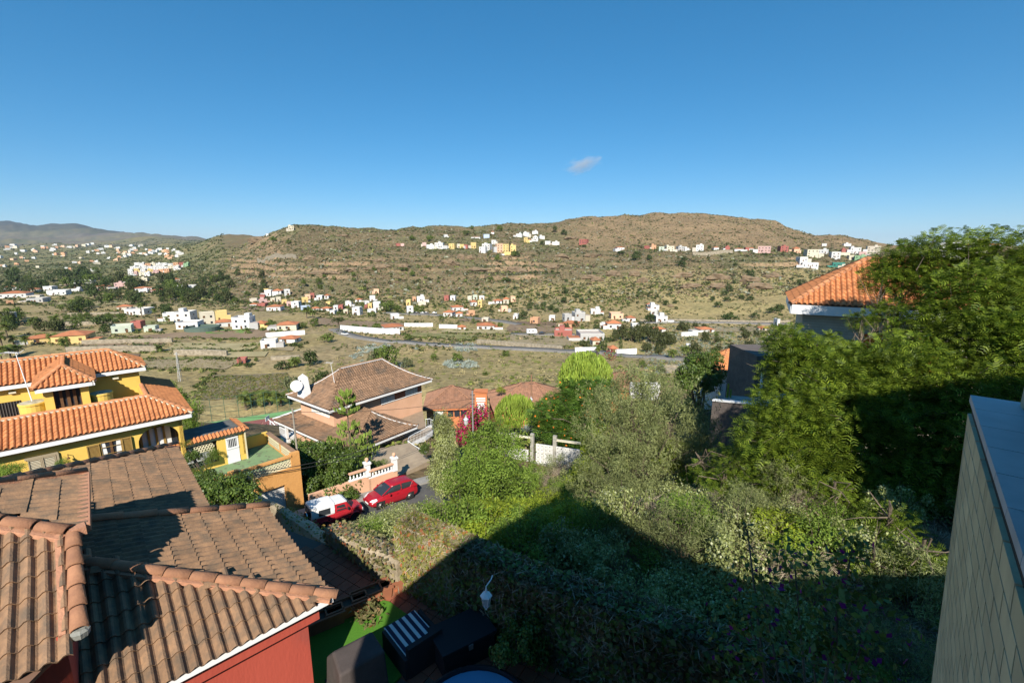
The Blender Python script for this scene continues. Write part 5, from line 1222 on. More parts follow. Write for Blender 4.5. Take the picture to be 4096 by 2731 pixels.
def peach_house():
    t = thing('peach_house', 'two storey peach house with flared brown hip roofs behind the street', 'house', (-14, 48, -20))
    Pv, Pb = rot2(36.7), rot2(-53.3)                                   # along the long front, and back to the left
    F = atS(1318, 1650, 47.5); F.z = -16.35
    LV, LB = 14.7, 8.8
    tile = tile_mesh('roof_tile', 0.30, 0.40, 0.05, 1, M_peachtile, seg=5, pan=0.3, over=0.05)
    hw = LB / 2; rise = 2.9; n_cnt = [0]
    zs = flared(t, F, Pv, Pb, LV, hw, rise, 1, 1, tile, 0.30, 0.40, lim=n_cnt)                  # long front slope
    flared(t, F, Pb, Pv, LB, hw, rise, 1, 1, tile, 0.30, 0.40)                                 # left end slope
    flared(t, F + Pv * LV, Pb, -Pv, LB, hw, rise, 1, 1, tile, 0.30, 0.40)
    flared(t, F + Pb * LB, Pv, -Pb, LV, hw, rise, 1, 1, tile, 0.30, 0.40)
    capm = cap_mesh('ridge_tile', 0.13, 0.42, M_peachtile); capw = M_whitep
    def hipline(P, dirs, d, zf, white=True):
        pts = [P + dirs * (d * i / 6) + ZU * zf(d * i / 6) for i in range(7)]
        for i in range(6):
            caps(t, pts[i], pts[i + 1], capm, 0.42, lift=0.05)
            if white: part(ribbon(pts[i] + ZU * .02, pts[i + 1] + ZU * .02, 0.40, 0.06), 'hip_mortar', capw, t)
        return pts[-1]
    r0 = hipline(F, Pv + Pb, hw, zs, False); r1 = hipline(F + Pv * LV, -Pv + Pb, hw, zs); hipline(F + Pb * LB, Pv - Pb, hw, zs)
    caps(t, r0, r1, capm, 0.42, lift=0.05); part(ribbon(r0 + ZU * .02, r1 + ZU * .02, 0.40, 0.06), 'ridge_mortar', capw, t)
    def fascia(P, across, inward, L, dep=0.32):
        part(ribbon(P + inward * .12 - ZU * (.06 + dep / 2) + across * 0.1, P + inward * .12 + across * (L - .1) - ZU * (.06 + dep / 2), 0.12, dep), 'fascia', M_whitep, t)
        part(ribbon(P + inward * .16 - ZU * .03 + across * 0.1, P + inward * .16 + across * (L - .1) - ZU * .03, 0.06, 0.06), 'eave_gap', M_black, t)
    fascia(F, Pv, Pb, LV); fascia(F, Pb, Pv, LB)
    fascia(F + Pv * LV, Pb, -Pv, LB)
    part(MB().prism([(F + (Pv + Pb) * .15).xy, (F + Pv * (LV - .15) + Pb * .15).xy, (F + Pv * (LV - .15) + Pb * (LB - .15)).xy, (F + Pv * .15 + Pb * (LB - .15)).xy], F.z - 0.36, F.z - 0.30), 'soffit', M_whitep, t)
    # upper and lower walls
    oh = 1.05; W0 = F + (Pv + Pb) * oh; wl, wb = LV - 2 * oh, LB - 2 * oh; zt, zb = F.z - 0.37, -24.5
    part(MB().prism([W0.xy, (W0 + Pv * wl).xy, (W0 + Pv * wl + Pb * wb).xy, (W0 + Pb * wb).xy], zb, zt), 'wall', M_peach, t)
    def onw(P, n, px, py): return plane_hit(px, py, P, n)
    nf = -Pb; nl = -Pv
    # front windows under the eave with terracotta panels between
    sill = onw(W0, nf, 1690, 1598).z
    for (x0, x1, y, kind) in ((1526, 1578, 1640, 'w'), (1579, 1623, 1620, 'p'), (1623, 1669, 1600, 'w'), (1670, 1687, 1590, 'p')):
        a0, a1 = (onw(W0, nf, x0, y) - W0).dot(Pv), (onw(W0, nf, x1, y) - W0).dot(Pv)
        Pz = lambda a, z, off=0.0: W0 + Pv * a + nf * off + ZU * (z - W0.z)
        z0, z1 = zt - 1.25, zt - 0.04
        if kind == 'p': part(MB().slab([Pz(a0, z0), Pz(a1, z0), Pz(a1, z1), Pz(a0, z1)], nf * 0.02), 'wall_panel', M_brick, t)
        else:
            w = part(MB().slab([Pz(a0, z0), Pz(a1, z0), Pz(a1, z1), Pz(a0, z1)], nf * 0.03), 'window', M_blindw, t)
            for k in range(5): sub(ribbon(Pz(a0 + (a1 - a0) * k / 4, z0, .05), Pz(a0 + (a1 - a0) * k / 4, z1, .05), 0.07, 0.06, nf), 'window_frame', M_wframe, w)
            sub(ribbon(Pz(a0, z0, .05), Pz(a1, z0, .05), 0.08, 0.09), 'window_sill', M_wframe, w)
    a0 = (onw(W0, nf, 1526, 1640) - W0).dot(Pv)
    part(ribbon(W0 + Pv * a0 + nf * .03 + ZU * (zt - 1.28 - W0.z), W0 + Pv * wl + nf * .03 + ZU * (zt - 1.28 - W0.z), 0.07, 0.09), 'string_course', M_wframe, t)
    # window in the left end
    b0, b1 = (onw(W0, nl, 1322, 1690) - W0).dot(Pb), (onw(W0, nl, 1252, 1668) - W0).dot(Pb)
    Pl = lambda b, z, off=0.0: W0 + Pb * b + nl * off + ZU * (z - W0.z)
    w = part(MB().slab([Pl(b0, zt - 1.15), Pl(b1, zt - 1.15), Pl(b1, zt - 0.1), Pl(b0, zt - 0.1)], nl * 0.03), 'window', M_blindw, t)
    for k in range(6): sub(ribbon(Pl(b0 + (b1 - b0) * k / 5, zt - 1.15, .05), Pl(b0 + (b1 - b0) * k / 5, zt - .1, .05), 0.07, 0.06, nl), 'window_frame', M_wframe, w)
    sub(ribbon(Pl(b0, zt - 1.15, .06), Pl(b1, zt - 1.15, .06), 0.1, 0.08), 'window_sill', M_wframe, w)
    # ---- lower wing
    F2 = atZ(1396, 1803, -19.0); F2.z -= .2; WV, WB, h2 = 8.8, 15.0, 4.4
    r2 = 2.1
    aL, bF, r2 = 5.9, 4.5, 1.6; aR = WV - aL
    zs2 = flared(t, F2, Pv, Pb, WV, bF, r2, aL / bF, aR / bF, tile, 0.30, 0.40, flare=.7)              # hip end facing the street
    flared(t, F2, Pb, Pv, WB, aL, r2, bF / aL, 0.3, tile, 0.30, 0.40, flare=.7)                       # long slope facing left
    flared(t, F2 + Pv * WV, Pb, -Pv, 8.0, aR, r2, bF / aR, 0, tile, 0.30, 0.40, flare=.7)
    a1 = hipline(F2, Pv * (aL / bF) + Pb, bF, zs2, False); hipline(F2 + Pv * WV, -Pv * (aR / bF) + Pb, bF, zs2)
    caps(t, a1, a1 + Pb * 2.0, capm, 0.42, lift=0.05); zs2 = lambda x: r2 * (0.7 * (x / aL) ** 2 + 0.3 * x / aL)
    e0 = F2 + Pb * WB
    part(ribbon(e0 + ZU * .03, e0 + Pv * 3.2 - Pb * 1.0 + ZU * (zs2(3.2) + .03), 0.3, 0.08), 'verge_mortar', capw, t)
    fascia(F2, Pv, Pb, WV); fascia(F2, Pb, Pv, WB); fascia(F2 + Pv * WV, Pb, -Pv, 6)
    part(MB().prism([(F2 + (Pv + Pb) * .15).xy, (F2 + Pv * (WV - .15) + Pb * .15).xy, (F2 + Pv * (WV - .15) + Pb * (WB - .15)).xy, (F2 + Pv * .15 + Pb * (WB - .15)).xy], F2.z - 0.42, F2.z - 0.36), 'soffit', M_whitep, t)
    g = F2 + (Pv + Pb) * 1.2
    part(MB().prism([g.xy, (g + Pv * (WV - 2.4)).xy, (g + Pv * (WV - 2.4) + Pb * 11).xy, (g + Pb * 11.5).xy], zb, F2.z - 0.4), 'lower_wall', M_peach, t)
    # white corner porch at the far left of the wing
    c = F2 + Pb * 13.2 + Pv * 0.6
    pr = part(MB().prism([c.xy, (c + Pb * 1.6).xy, (c + Pb * 1.6 + Pv * 2).xy, (c + Pv * 2).xy], -22.5, -21.3), 'porch', M_whitep, t)
    for k in range(7):
        q = c + Pb * (1.6 * k / 6); sub(ribbon((q.x, q.y, -21.3), (q.x, q.y, -20.3), 0.06, 0.06, Pv), 'baluster', M_rail, pr)
    for z in (-20.3,): sub(ribbon((c.x, c.y, z), ((c + Pb * 1.6).x, (c + Pb * 1.6).y, z), 0.1, 0.08), 'handrail', M_rail, pr)
    sub(ribbon((c.x, c.y, -21.3), (c.x, c.y, -19.2), 0.25, 0.25, Pv), 'column', M_whitep, pr)
    # chimney with dish
    ch = atS(1218, 1580, 51.5)
    k = MB(); w0, w1, hh = 0.72, 0.42, 2.1
    k.add([(-w0,-w0*.7,-.6),(w0,-w0*.7,-.6),(w0,w0*.7,-.6),(-w0,w0*.7,-.6),(-w1,-w1*.8,hh),(w1,-w1*.8,hh),(w1,w1*.8,hh),(-w1,w1*.8,hh)], ((0,1,5,4),(1,2,6,5),(2,3,7,6),(3,0,4,7)))
    k.add([(-w1,-w1*.8,hh),(w1,-w1*.8,hh),(w1,w1*.8,hh),(-w1,w1*.8,hh),(0,0,hh+.4)], ((0,1,4),(1,2,4),(2,3,4),(3,0,4)))
    cm = k.build('chimney', M_whitep, t); cm.location = ch - t.location; cm.rotation_euler = (0, 0, -math.radians(36.7))
    for x in (-0.22, 0.2): sub(MB().box(x - .09, x + .09, -.56, -.40, 1.45, 1.85), 'flue_opening', M_black, cm)
    sub(MB().box(-.60, -.45, -.15, .05, 1.4, 1.8), 'flue_opening', M_black, cm)
    dp = atS(1186, 1543, 50.3)
    n = 20; prof = [(0.0, 0.0), (0.25, 0.02), (0.5, 0.07), (0.62, 0.13)]
    d = MB().lathe([(r if r else 0.01, z) for r, z in prof], n).build('satellite_dish', M_whitep, t, False); d.location = dp - t.location
    d.rotation_euler = Vector((0.35, -0.9, 0.25)).to_track_quat('Z', 'Y').to_euler()
    part(MB().tube([dp + Vector((0, .1, 0)), dp + Vector((.3, .3, -.5)), dp + Vector((.6, .3, -.9))], 0.04, 6), 'dish_arm', M_rail, t)
    # raised terrace with curved white railing at the right
    rc = plane_hit(1693, 1700, W0, nf)
    zt2 = -20.6
    K = [atZ(x, y, zt2) for x, y in ((1703, 1708), (1722, 1706), (1733, 1713), (1728, 1728), (1700, 1748), (1660, 1768), (1638, 1782), (1633, 1798))]
    K += [atZ(1655, 1815, zt2 - .25), atZ(1690, 1836, zt2 - .6), atZ(1715, 1850, zt2 - .9)]
    ter = part(MB().prism([p.xy for p in K[:8]] + [(K[7] + Pb * .8).xy, (W0 + Pv * wl * 0.62 + nf * .05).xy, (W0 + Pv * (wl - .02) + nf * .05).xy], zt2 - 0.4, zt2), 'terrace', M_pave2, t)
    for i in range(7): sub(ribbon(K[i] - ZU * .2, K[i + 1] - ZU * .2, .12, .46), 'terrace_edge', M_whitep, ter)
    for i in range(len(K) - 1):
        a, b = K[i], K[i + 1]; m = max(2, int((b - a).length / 0.21)); mb_ = MB()
        for j in range(m):
            p = a.lerp(b, j / m); mb_.tube([p, p + ZU * 1.0], 0.017, 4)
        sub(mb_, 'railing_bars', M_rail, ter)
        sub(MB().tube([a + ZU * 1.0, b + ZU * 1.0], 0.035, 5), 'railing_top', M_rail, ter); sub(MB().tube([a + ZU * .12, b + ZU * .12], 0.025, 5), 'railing_bottom', M_rail, ter)
    for px, py in ((1722, 1830), (1728, 1760)):
        p = atZ(px, py, zt2); sub(MB().box(p.x - .2, p.x + .2, p.y - .2, p.y + .2, -24, zt2 - .45), 'pier', M_whitep, ter)
    # forecourt
    fc = [atZ(x, y, -19.5) for x, y in ((1455, 1880), (1600, 1900), (1720, 1840), (1640, 1770), (1480, 1800))]
    part(MB().prism([p.xy for p in fc], -24, -19.5), 'forecourt', mat('terrace_paving', (0.40, 0.31, 0.21), (0.30, 0.23, 0.16), scale=1.2), t)
    return t
peach_house()
p_ = atS(1337, 1523, 51.0)
aerial('roof_antenna', 'yellowed television antenna on the peach house roof', p_ - Vector((0, 0, 0.2)), 2.3, -0.25, 0.55)

# ================================================================ street: garage, wall, cars
M_orange = mat('orange_render', (0.66, 0.33, 0.105), (0.58, 0.285, 0.09), scale=1.0, bump=0.5, bscale=9, lo=0.4, hi=0.75)
M_terr = mat('green_floor_paint', (0.21, 0.31, 0.15), (0.17, 0.26, 0.125), scale=0.9, col3=(0.13, 0.125, 0.085), s3=2.2, lo3=0.56, hi3=0.62, stretch=(1, 1, 1))
M_lattice = mat('cream_lattice', (0.70, 0.63, 0.42), (0.63, 0.56, 0.37), scale=3)
M_gdoor = mat('garage_white', (0.76, 0.74, 0.69), rough=0.5)
M_darktar = mat('dark_fibre_sheet', (0.10, 0.10, 0.095), (0.15, 0.15, 0.14), scale=2)
def garage():
    Ge, Gb = rot2(43.0), rot2(-47.0)                                  # along the street front, and back
    C0 = Vector((-15.7, 31.3, -18.9))
    t = thing('garage', 'orange garage with green painted roof terrace and white roller door', 'garage', C0)
    L, D_ = 8.2, 6.2; zf, zp, zb = -15.65, -14.75, -20.5
    P = lambda a, b, z: C0 - Ge * a + Gb * b + ZU * (z - C0.z)
    # front wall with the door opening
    n = -Gb
    d0, d1 = (plane_hit(1147, 2000, C0, n) - C0).dot(-Ge), (plane_hit(1022, 1975, C0, n) - C0).dot(-Ge); zt = plane_hit(1140, 1938, C0, n).z
    d1 = d0 + 2.9
    outl = [(0, zb), (0, zf - .1), (L, zf - .1), (L, zb), (d1, zb), (d1, zt), (d0, zt), (d0, zb)]
    part(MB().slab([P(a, 0, z) for a, z in outl], Gb * 0.3), 'front_wall', M_orange, t)
    part(MB().prism([P(0, .3, 0).xy, P(L, .3, 0).xy, P(L, D_, 0).xy, P(0, D_, 0).xy], zf - .25, zf), 'terrace_floor', M_terr, t)
    part(MB().slab([P(0, .3, zb), P(0, .3, zf - .26), P(0, D_, zf - .26), P(0, D_, zb)], -Ge * 0.25), 'side_wall', M_orange, t)
    part(MB().slab([P(L, .3, zb), P(L, .3, zf - .26), P(L, D_, zf - .26), P(L, D_, zb)], Ge * 0.25), 'side_wall', M_orange, t)
    dr = part(MB().slab([P(d0 - .1, .28, zb), P(d1 + .1, .28, zb), P(d1 + .1, .28, zt + .1), P(d0 - .1, .28, zt + .1)], Gb * 0.06), 'roller_door', M_gdoor, t)
    for i in range(16): 
        z = zt + 0.05 - 0.16 * i; sub(ribbon(P(d0, .26, z), P(d1, .26, z), 0.05, 0.12), 'door_slat', M_gdoor, dr)
    # parapets: posts, copings, lattice
    def post(a, b, nm='parapet_post', w=0.3): part(MB().obox(P(a, b, (zf + zp) / 2 + .1), Ge * w, Gb * .16, ZU * ((zp - zf) / 2 + .12)), nm, M_orange, t)
    post(0.30, 0.15); post(4.3, 0.15); post(L - .3, .15)
    part(ribbon(P(.5, .15, zp), P(4.0, .15, zp), 0.32, 0.14), 'coping', M_orange, t); part(ribbon(P(4.6, .15, zp), P(L - .5, .15, zp), 0.32, 0.14), 'coping', M_orange, t)
    part(ribbon(P(0, .15, zf - .02), P(L, .15, zf - .02), 0.28, 0.16), 'parapet_base', M_orange, t)
    def lattice(p0, p1, z0, z1, nm='lattice'):
        p0, p1 = Vector(p0), Vector(p1); Ld = (p1 - p0).length; d = (p1 - p0).normalized(); h = z1 - z0; st = 0.24; g = None
        fr = part(ribbon(p0 + ZU * (z0 - p0.z + .02), p1 + ZU * (z0 - p1.z + .02), 0.08, 0.05), nm, M_lattice, t)
        k = -h
        while k < Ld:
            for sg in (1, -1):
                a0, a1 = (k, k + h) if sg > 0 else (k + h, k)
                q0, q1, za, zb_ = a0, a1, z0, z1
                lo, hi = max(0, min(a0, a1)), min(Ld, max(a0, a1))
                if hi - lo < 0.05: continue
                f = lambda x: z0 + (z1 - z0) * (x - a0) / (a1 - a0)
                A, B = p0 + d * lo, p0 + d * hi; A.z, B.z = f(lo), f(hi)
                sub(ribbon(A, B, 0.05 + .004 * sg, 0.07), 'lattice_bar', M_lattice, fr)
            k += st
    lattice(P(.55, .16, 0), P(4.0, .16, 0), zf + .06, zp - .08); lattice(P(4.6, .16, 0), P(L - .6, .16, 0), zf + .06, zp - .08)
    # right parapet with cream panels
    part(ribbon(P(.12, .3, (zf + zp) / 2), P(.12, D_ - .3, (zf + zp) / 2), 0.18, zp - zf), 'parapet_wall', M_orange, t)
    part(ribbon(P(.12, .3, zp + .03), P(.12, D_ - .3, zp + .03), 0.3, 0.1), 'coping', mat('brown_coping', (0.34, 0.20, 0.12), (0.24, 0.15, 0.10), scale=2), t)
    for b0, b1 in ((0.6, 2.9), (3.3, D_ - .7)):
        pn = part(MB().slab([P(.22, b0, zf + .2), P(.22, b1, zf + .2), P(.22, b1, zp - .06), P(.22, b0, zp - .06)], -Ge * .02), 'honeycomb_panel', M_lattice, t)
        for i in range(int((b1 - b0) / .2)):
            for j in range(3):
                c = P(.25, b0 + .1 + .2 * i + (.1 if j % 2 else 0), zf + .3 + .17 * j)
                sub(MB().obox(c, Gb * .055, -Ge * .012, ZU * .05), 'block_hole', M_beigeh, pn)
    part(ribbon(P(.1, D_ - .1, (zf + zp) / 2), P(2.4, D_ - .1, (zf + zp) / 2), 0.2, zp - zf + .15), 'parapet_wall', M_yellow, t)
    # roof shed with honeycomb block walls
    sL, sR = 8.1, 2.3; sb = D_ - 2.0; zr = zf + 2.35
    S = lambda a, b, z: P(a, sb + b, z)
    part(MB().prism([S(sL, 0, 0).xy, S(sR, 0, 0).xy, S(sR, 0.2, 0).xy, S(sL, 0.2, 0).xy], zf - .2, zf + .45), 'shed_plinth', M_yellow, t)
    def hp(px, py): q = plane_hit(px, py, S(0, 0, 0), -Gb); return (q - P(0, sb, 0)).dot(-Ge)
    dl, dr_ = hp(905, 1790), hp(955, 1780)
    for a0, a1 in ((sL, sL - .35), (dl + .55, dl), (dr_, dr_ - .5), (sR + .15, sR)):
        part(MB().prism([S(a0, -.02, 0).xy, S(a1, -.02, 0).xy, S(a1, .22, 0).xy, S(a0, .22, 0).xy], zf + .44, zr - .28), 'shed_pier', M_yellow, t)
    part(MB().prism([S(sL, 0, 0).xy, S(sR, 0, 0).xy, S(sR, .2, 0).xy, S(sL, .2, 0).xy], zr - .3, zr), 'shed_lintel', M_lattice, t)
    for a0, a1 in ((sL - .35, dl + .55), (dr_ - .5, sR + .15)):
        hb = part(MB().slab([S(a0, .16, zf + .45), S(a1, .16, zf + .45), S(a1, .16, zr - .3), S(a0, .16, zr - .3)], Gb * .03), 'honeycomb_wall', M_black, t)
        nx = max(2, int((a0 - a1) / .21)); nz = int((zr - .75 - zf) / .19)
        ring = bpy.data.meshes.get('honeycomb_block')
        if not ring:
            m = MB(); v = []
            for r, y in ((.108, 0), (.074, 0), (.074, .13), (.108, .13)):
                v += [(r * math.cos(math.pi / 3 * k + .52), y, r * math.sin(math.pi / 3 * k + .52)) for k in range(6)]
            f = [(l * 6 + k, l * 6 + (k + 1) % 6, ((l + 1) % 4) * 6 + (k + 1) % 6, ((l + 1) % 4) * 6 + k) for l in range(4) for k in range(6)]
            ring = m.add(v, f).mesh('honeycomb_block', M_lattice)
        for i in range(nx + 1):
            for j in range(nz + 1):
                aa = a0 - .1 - .187 * i - (.094 if j % 2 else 0)
                if aa < a1 + .02: continue
                o = link('honeycomb_block', ring, hb); p = S(aa, 0.0, zf + .56 + .163 * j)
                o.matrix_basis = Matrix.Translation(p) @ Matrix((Ge, Gb, ZU)).transposed().to_4x4()
    dd = part(MB().slab([S(dl, -.04, zf), S(dr_, -.04, zf), S(dr_, -.04, zf + 2.0), S(dl, -.04, zf + 2.0)], Gb * .05), 'shed_door', M_rail, t)
    w = dl - dr_
    sub(MB().slab([S(dl - .16 * w, -.05, zf + 1.25), S(dr_ + .16 * w, -.05, zf + 1.25), S(dr_ + .16 * w, -.05, zf + 1.85), S(dl - .16 * w, -.05, zf + 1.85)], Gb * .01), 'door_grille_opening', M_black, dd)
    for i in range(5): sub(ribbon(S(dl - w * (.22 + .14 * i), -.06, zf + 1.25), S(dl - w * (.22 + .14 * i), -.06, zf + 1.85), .03, .03, Gb), 'door_bar', M_rail, dd)
    for a0, a1, z0, z1 in ((dl, dr_, zf + 1.9, zf + 2.0), (dl, dr_, zf, zf + .1), (dl, dr_, zf + 1.1, zf + 1.2)): sub(ribbon(S(a0, -.06, (z0 + z1) / 2), S(a1, -.06, (z0 + z1) / 2), .03, z1 - z0), 'door_rail', M_rail, dd)
    part(ribbon(S(sR - .02, -.1, zf), S(sR - .02, -.1, zr - .1), .09, .09, Gb), 'downpipe', M_lattice, t)
    part(MB().slab([S(sL, .2, zf), S(sL, .2, zr), S(sL, 2.6, zr), S(sL, 2.6, zf)], Ge * .2), 'shed_side', M_orange, t)
    part(MB().slab([S(sR, .2, zf), S(sR, .2, zr), S(sR, 2.6, zr), S(sR, 2.6, zf)], -Ge * .2), 'shed_side', M_orange, t)
    part(MB().prism([S(sL, 0.1, 0).xy, S(sR, .1, 0).xy, S(sR, 2.7, 0).xy, S(sL, 2.7, 0).xy], zr + .02, zr + .14), 'shed_roof', M_darktar, t)
    tl = tile_mesh('eave_tile', 0.24, 0.5, 0.08, 1, M_clay, seg=8, pan=0.25); up = (Gb * .9 + ZU * .44).normalized()
    tiled(t, S(sL + .1, -.35, zr - .02), Ge, up, [(0, 0), (sL - sR + .3, 0), (sL - sR + .3, .5), (0, .5)], tl, .24, .5, [0], name='eave_tile')
    up2 = (-Ge * -.9 * -1 + ZU * .44).normalized()
    tiled(t, S(sR - .3, 2.7, zr - .02), -Gb, (-Ge * 0.9 + ZU * .44).normalized(), [(0, 0), (2.9, 0), (2.9, .5), (0, .5)], tl, .24, .5, [0], name='eave_tile')
    return t
M_beigeh = mat('block_shadow_gap', (0.42, 0.37, 0.25))
GAR = garage()

# street surface
RD = rot2(50.0); RN = rot2(140.0)                                      # along the street, and towards the camera
R0 = Vector((-12.9, 28.9, -18.75)); RG = -0.085
def rp(a, b, dz=0.0): return R0 + RD * a + RN * b + ZU * (RG * a + dz)
M_street = mat('street_asphalt', (0.125, 0.12, 0.115), (0.09, 0.088, 0.085), scale=1.2, bump=0.3, bscale=30)
M_pave = mat('pavement', (0.34, 0.32, 0.29), (0.27, 0.255, 0.23), scale=1.5)
m_ = MB()
for i in range(-8, 13, 2): m_.add([rp(i, -1.55), rp(i + 2, -1.55), rp(i + 2, 3.2), rp(i, 3.2), rp(i, -1.55, -1.5), rp(i + 2, -1.55, -1.5), rp(i + 2, 3.2, -1.5), rp(i, 3.2, -1.5)], ((0, 1, 2, 3)[::-1], (0, 1, 5, 4), (3, 2, 6, 7)))
tag(m_.build('street', M_street), 'narrow asphalt street where the red cars are parked', None, None, 'structure')
m_ = MB()
for i in range(-8, 13, 2): m_.add([rp(i, -2.6, .13), rp(i + 2, -2.6, .13), rp(i + 2, -1.56, .13), rp(i, -1.56, .13), rp(i, -1.56, -.6), rp(i + 2, -1.56, -.6)], ((3, 2, 1, 0), (3, 2, 5, 4)))
tag(m_.build('pavement', M_pave), 'narrow raised pavement along the street', None, None, 'structure')

def street_wall():
    t = thing('balustrade_wall', 'peach street wall topped with white balusters and round finials', 'wall', rp(4, -2.7))
    n = RN; w0 = rp(4.0, -2.65)
    P = lambda a, z: rp(a, -2.65) + ZU * (z - rp(a, -2.65).z)
    A = lambda px, py: (plane_hit(px, py, w0, n) - R0).dot(RD)
    Zp = lambda px, py: plane_hit(px, py, w0, n).z
    secs = [(A(1395, 1900), A(1463, 1870), Zp(1402, 1912), Zp(1402, 1897)), (A(1474, 1890), A(1572, 1850), Zp(1480, 1902), Zp(1480, 1885))]
    base0 = MB()
    for (a0, a1, zb, zr) in secs:
        sl = 0.0
        hb = 0.62
        zb = zr - hb
        base0.slab([P(a0 - (3 if a0 == secs[0][0] else 0), -22.5), P(a1 + .35, -22.5), P(a1 + .35, zb), P(a0 - (3 if a0 == secs[0][0] else 0), zb)], -RN * .25)
        part(ribbon(P(a0, zr + .05), P(a1, zr + .05), 0.24, 0.12), 'handrail', M_peach, t)
        part(ribbon(P(a0, zb + .05) - RN * .1, P(a1, zb + .05) - RN * .1, 0.22, 0.1), 'bottom_rail', M_whitep, t)
        m = int((a1 - a0) / .26)
        bal = bpy.data.meshes.get('turned_baluster') or MB().lathe([(.07, 0), (.07, .05), (.035, .08), (.075, .2), (.05, .33), (.03, .4), (.065, .46), (.07, .52)], 8).mesh('turned_baluster', M_whitep, True)
        for i in range(m):
            o = link('baluster', bal, t); o.location = P(a0 + (a1 - a0) * (i + .5) / m, zb + .06) - RN * .1 - t.location
    part(base0, 'wall', M_peach, t)
    for (a0, a1, zb, zr) in secs:
        q = P(a1 + .15, zr) - RN * .1
        po = part(MB().obox(q - ZU * .1, RD * .19, RN * .19, ZU * .55), 'post', M_whitep, t)
        sub(MB().obox(q + ZU * .48, RD * .26, RN * .26, ZU * .07), 'post_cap', M_whitep, po)
        sub(MB().lathe([(.06, .0), (.05, .08), (.14, .16), (.16, .25), (.12, .35), (.03, .4)], 10, q + ZU * .54), 'finial', M_peach, po)
    return t
street_wall()
# green iron gate right of the balustrade
g_ = thing('iron_gate', 'dark green iron bar gate right of the balustrade wall', 'gate', rp(9.3, -2.4))
gA = (plane_hit(1590, 1880, rp(4, -2.65), RN) - R0).dot(RD)
for i in range(26):
    a = gA + i * .15; p = rp(a, -2.6); part(MB().tube([(p.x, p.y, -21.9 + RG * 0), (p.x, p.y, -20.15)], .022, 4), 'gate_bar', mat('gate_green', (0.02, 0.05, 0.035)) if i == 0 else bpy.data.materials['gate_green'], g_)
for z in (-21.8, -20.2): part(ribbon((rp(gA, -2.6).x, rp(gA, -2.6).y, z), (rp(gA + 3.8, -2.6).x, rp(gA + 3.8, -2.6).y, z), .05, .05), 'gate_rail', bpy.data.materials['gate_green'], g_)

# ---- vehicles
M_carred = mat('red_car_paint', (0.36, 0.012, 0.022), rough=0.28, spec=0.6)
M_jeepred = mat('faded_red_paint', (0.50, 0.025, 0.035), (0.42, 0.02, 0.03), scale=2, rough=0.4, spec=0.5)
M_carglass = mat('car_glass', (0.035, 0.04, 0.045), rough=0.06, spec=0.8)
M_tyre = mat('tyre_rubber', (0.025, 0.025, 0.025), rough=0.9)
M_rim = mat('wheel_rim', (0.42, 0.40, 0.38), rough=0.35, metal=0.6)
M_headl = mat('headlamp', (0.78, 0.80, 0.82), rough=0.1, spec=0.8)
M_plastic = mat('black_plastic', (0.03, 0.03, 0.032), rough=0.6)
M_seat = mat('car_seat_grey', (0.16, 0.17, 0.18))
def wheel(t, x, y, r, w, sx):
    """wheel standing at (x, y) in the vehicle's frame; its axle runs across"""
    def ring(pr, nm, m, par):
        mb = MB().lathe(pr, 20); mb.v = [(z_ * sx, x_, y_) for x_, y_, z_ in mb.v]
        return mb.build(nm, m, par, True)
    o = ring([(r * .62, -w / 2), (r * .9, -w / 2), (r, -w / 2 + .04), (r, w / 2 - .04), (r * .92, w / 2), (r * .64, w / 2), (r * .6, w / 2 - .05)], 'tyre', M_tyre, t)
    hold = o; o.name = 'wheel'; o.location = (x, y, r)
    ring([(r * .05, w / 2 - .07), (r * .25, w / 2 - .03), (r * .3, w / 2 - .06), (r * .55, w / 2 - .05), (r * .63, w / 2 - .01)], 'rim', M_rim, o)
    return o
def loft(secs, name, material, t, smooth=True, close=True):
    """sections along y; each is a list of (x, z) going round; mirrored halves are given whole"""
    n = len(secs[0][1]); v = []; f = []
    for y, s in secs: v += [(x, y, z) for x, z in s]
    for i in range(len(secs) - 1):
        for k in range(n - 1): f.append((i * n + k, i * n + k + 1, (i + 1) * n + k + 1, (i + 1) * n + k))
    f.append(tuple(range(n))); f.append(tuple(reversed(range((len(secs) - 1) * n, len(secs) * n))))
    o = MB().add(v, f).build(name, material, t, False)
    if smooth:
        md = o.modifiers.new('bevel', 'BEVEL'); md.width = 0.04; md.segments = 2; md.limit_method = 'ANGLE'; md.angle_limit = math.radians(25)
    return o
def sec(hw, z0, zmid, ztop, hwt=None, hwm=None):
    hwt = hwt if hwt is not None else hw * .8; hwm = hwm or hw
    h = [(hw * .93, z0), (hw, z0 + (zmid - z0) * .35), (hwm, zmid), (hwt, ztop), (hwt * .6, ztop + .025)]
    return h + [(-x, z) for x, z in reversed(h)]
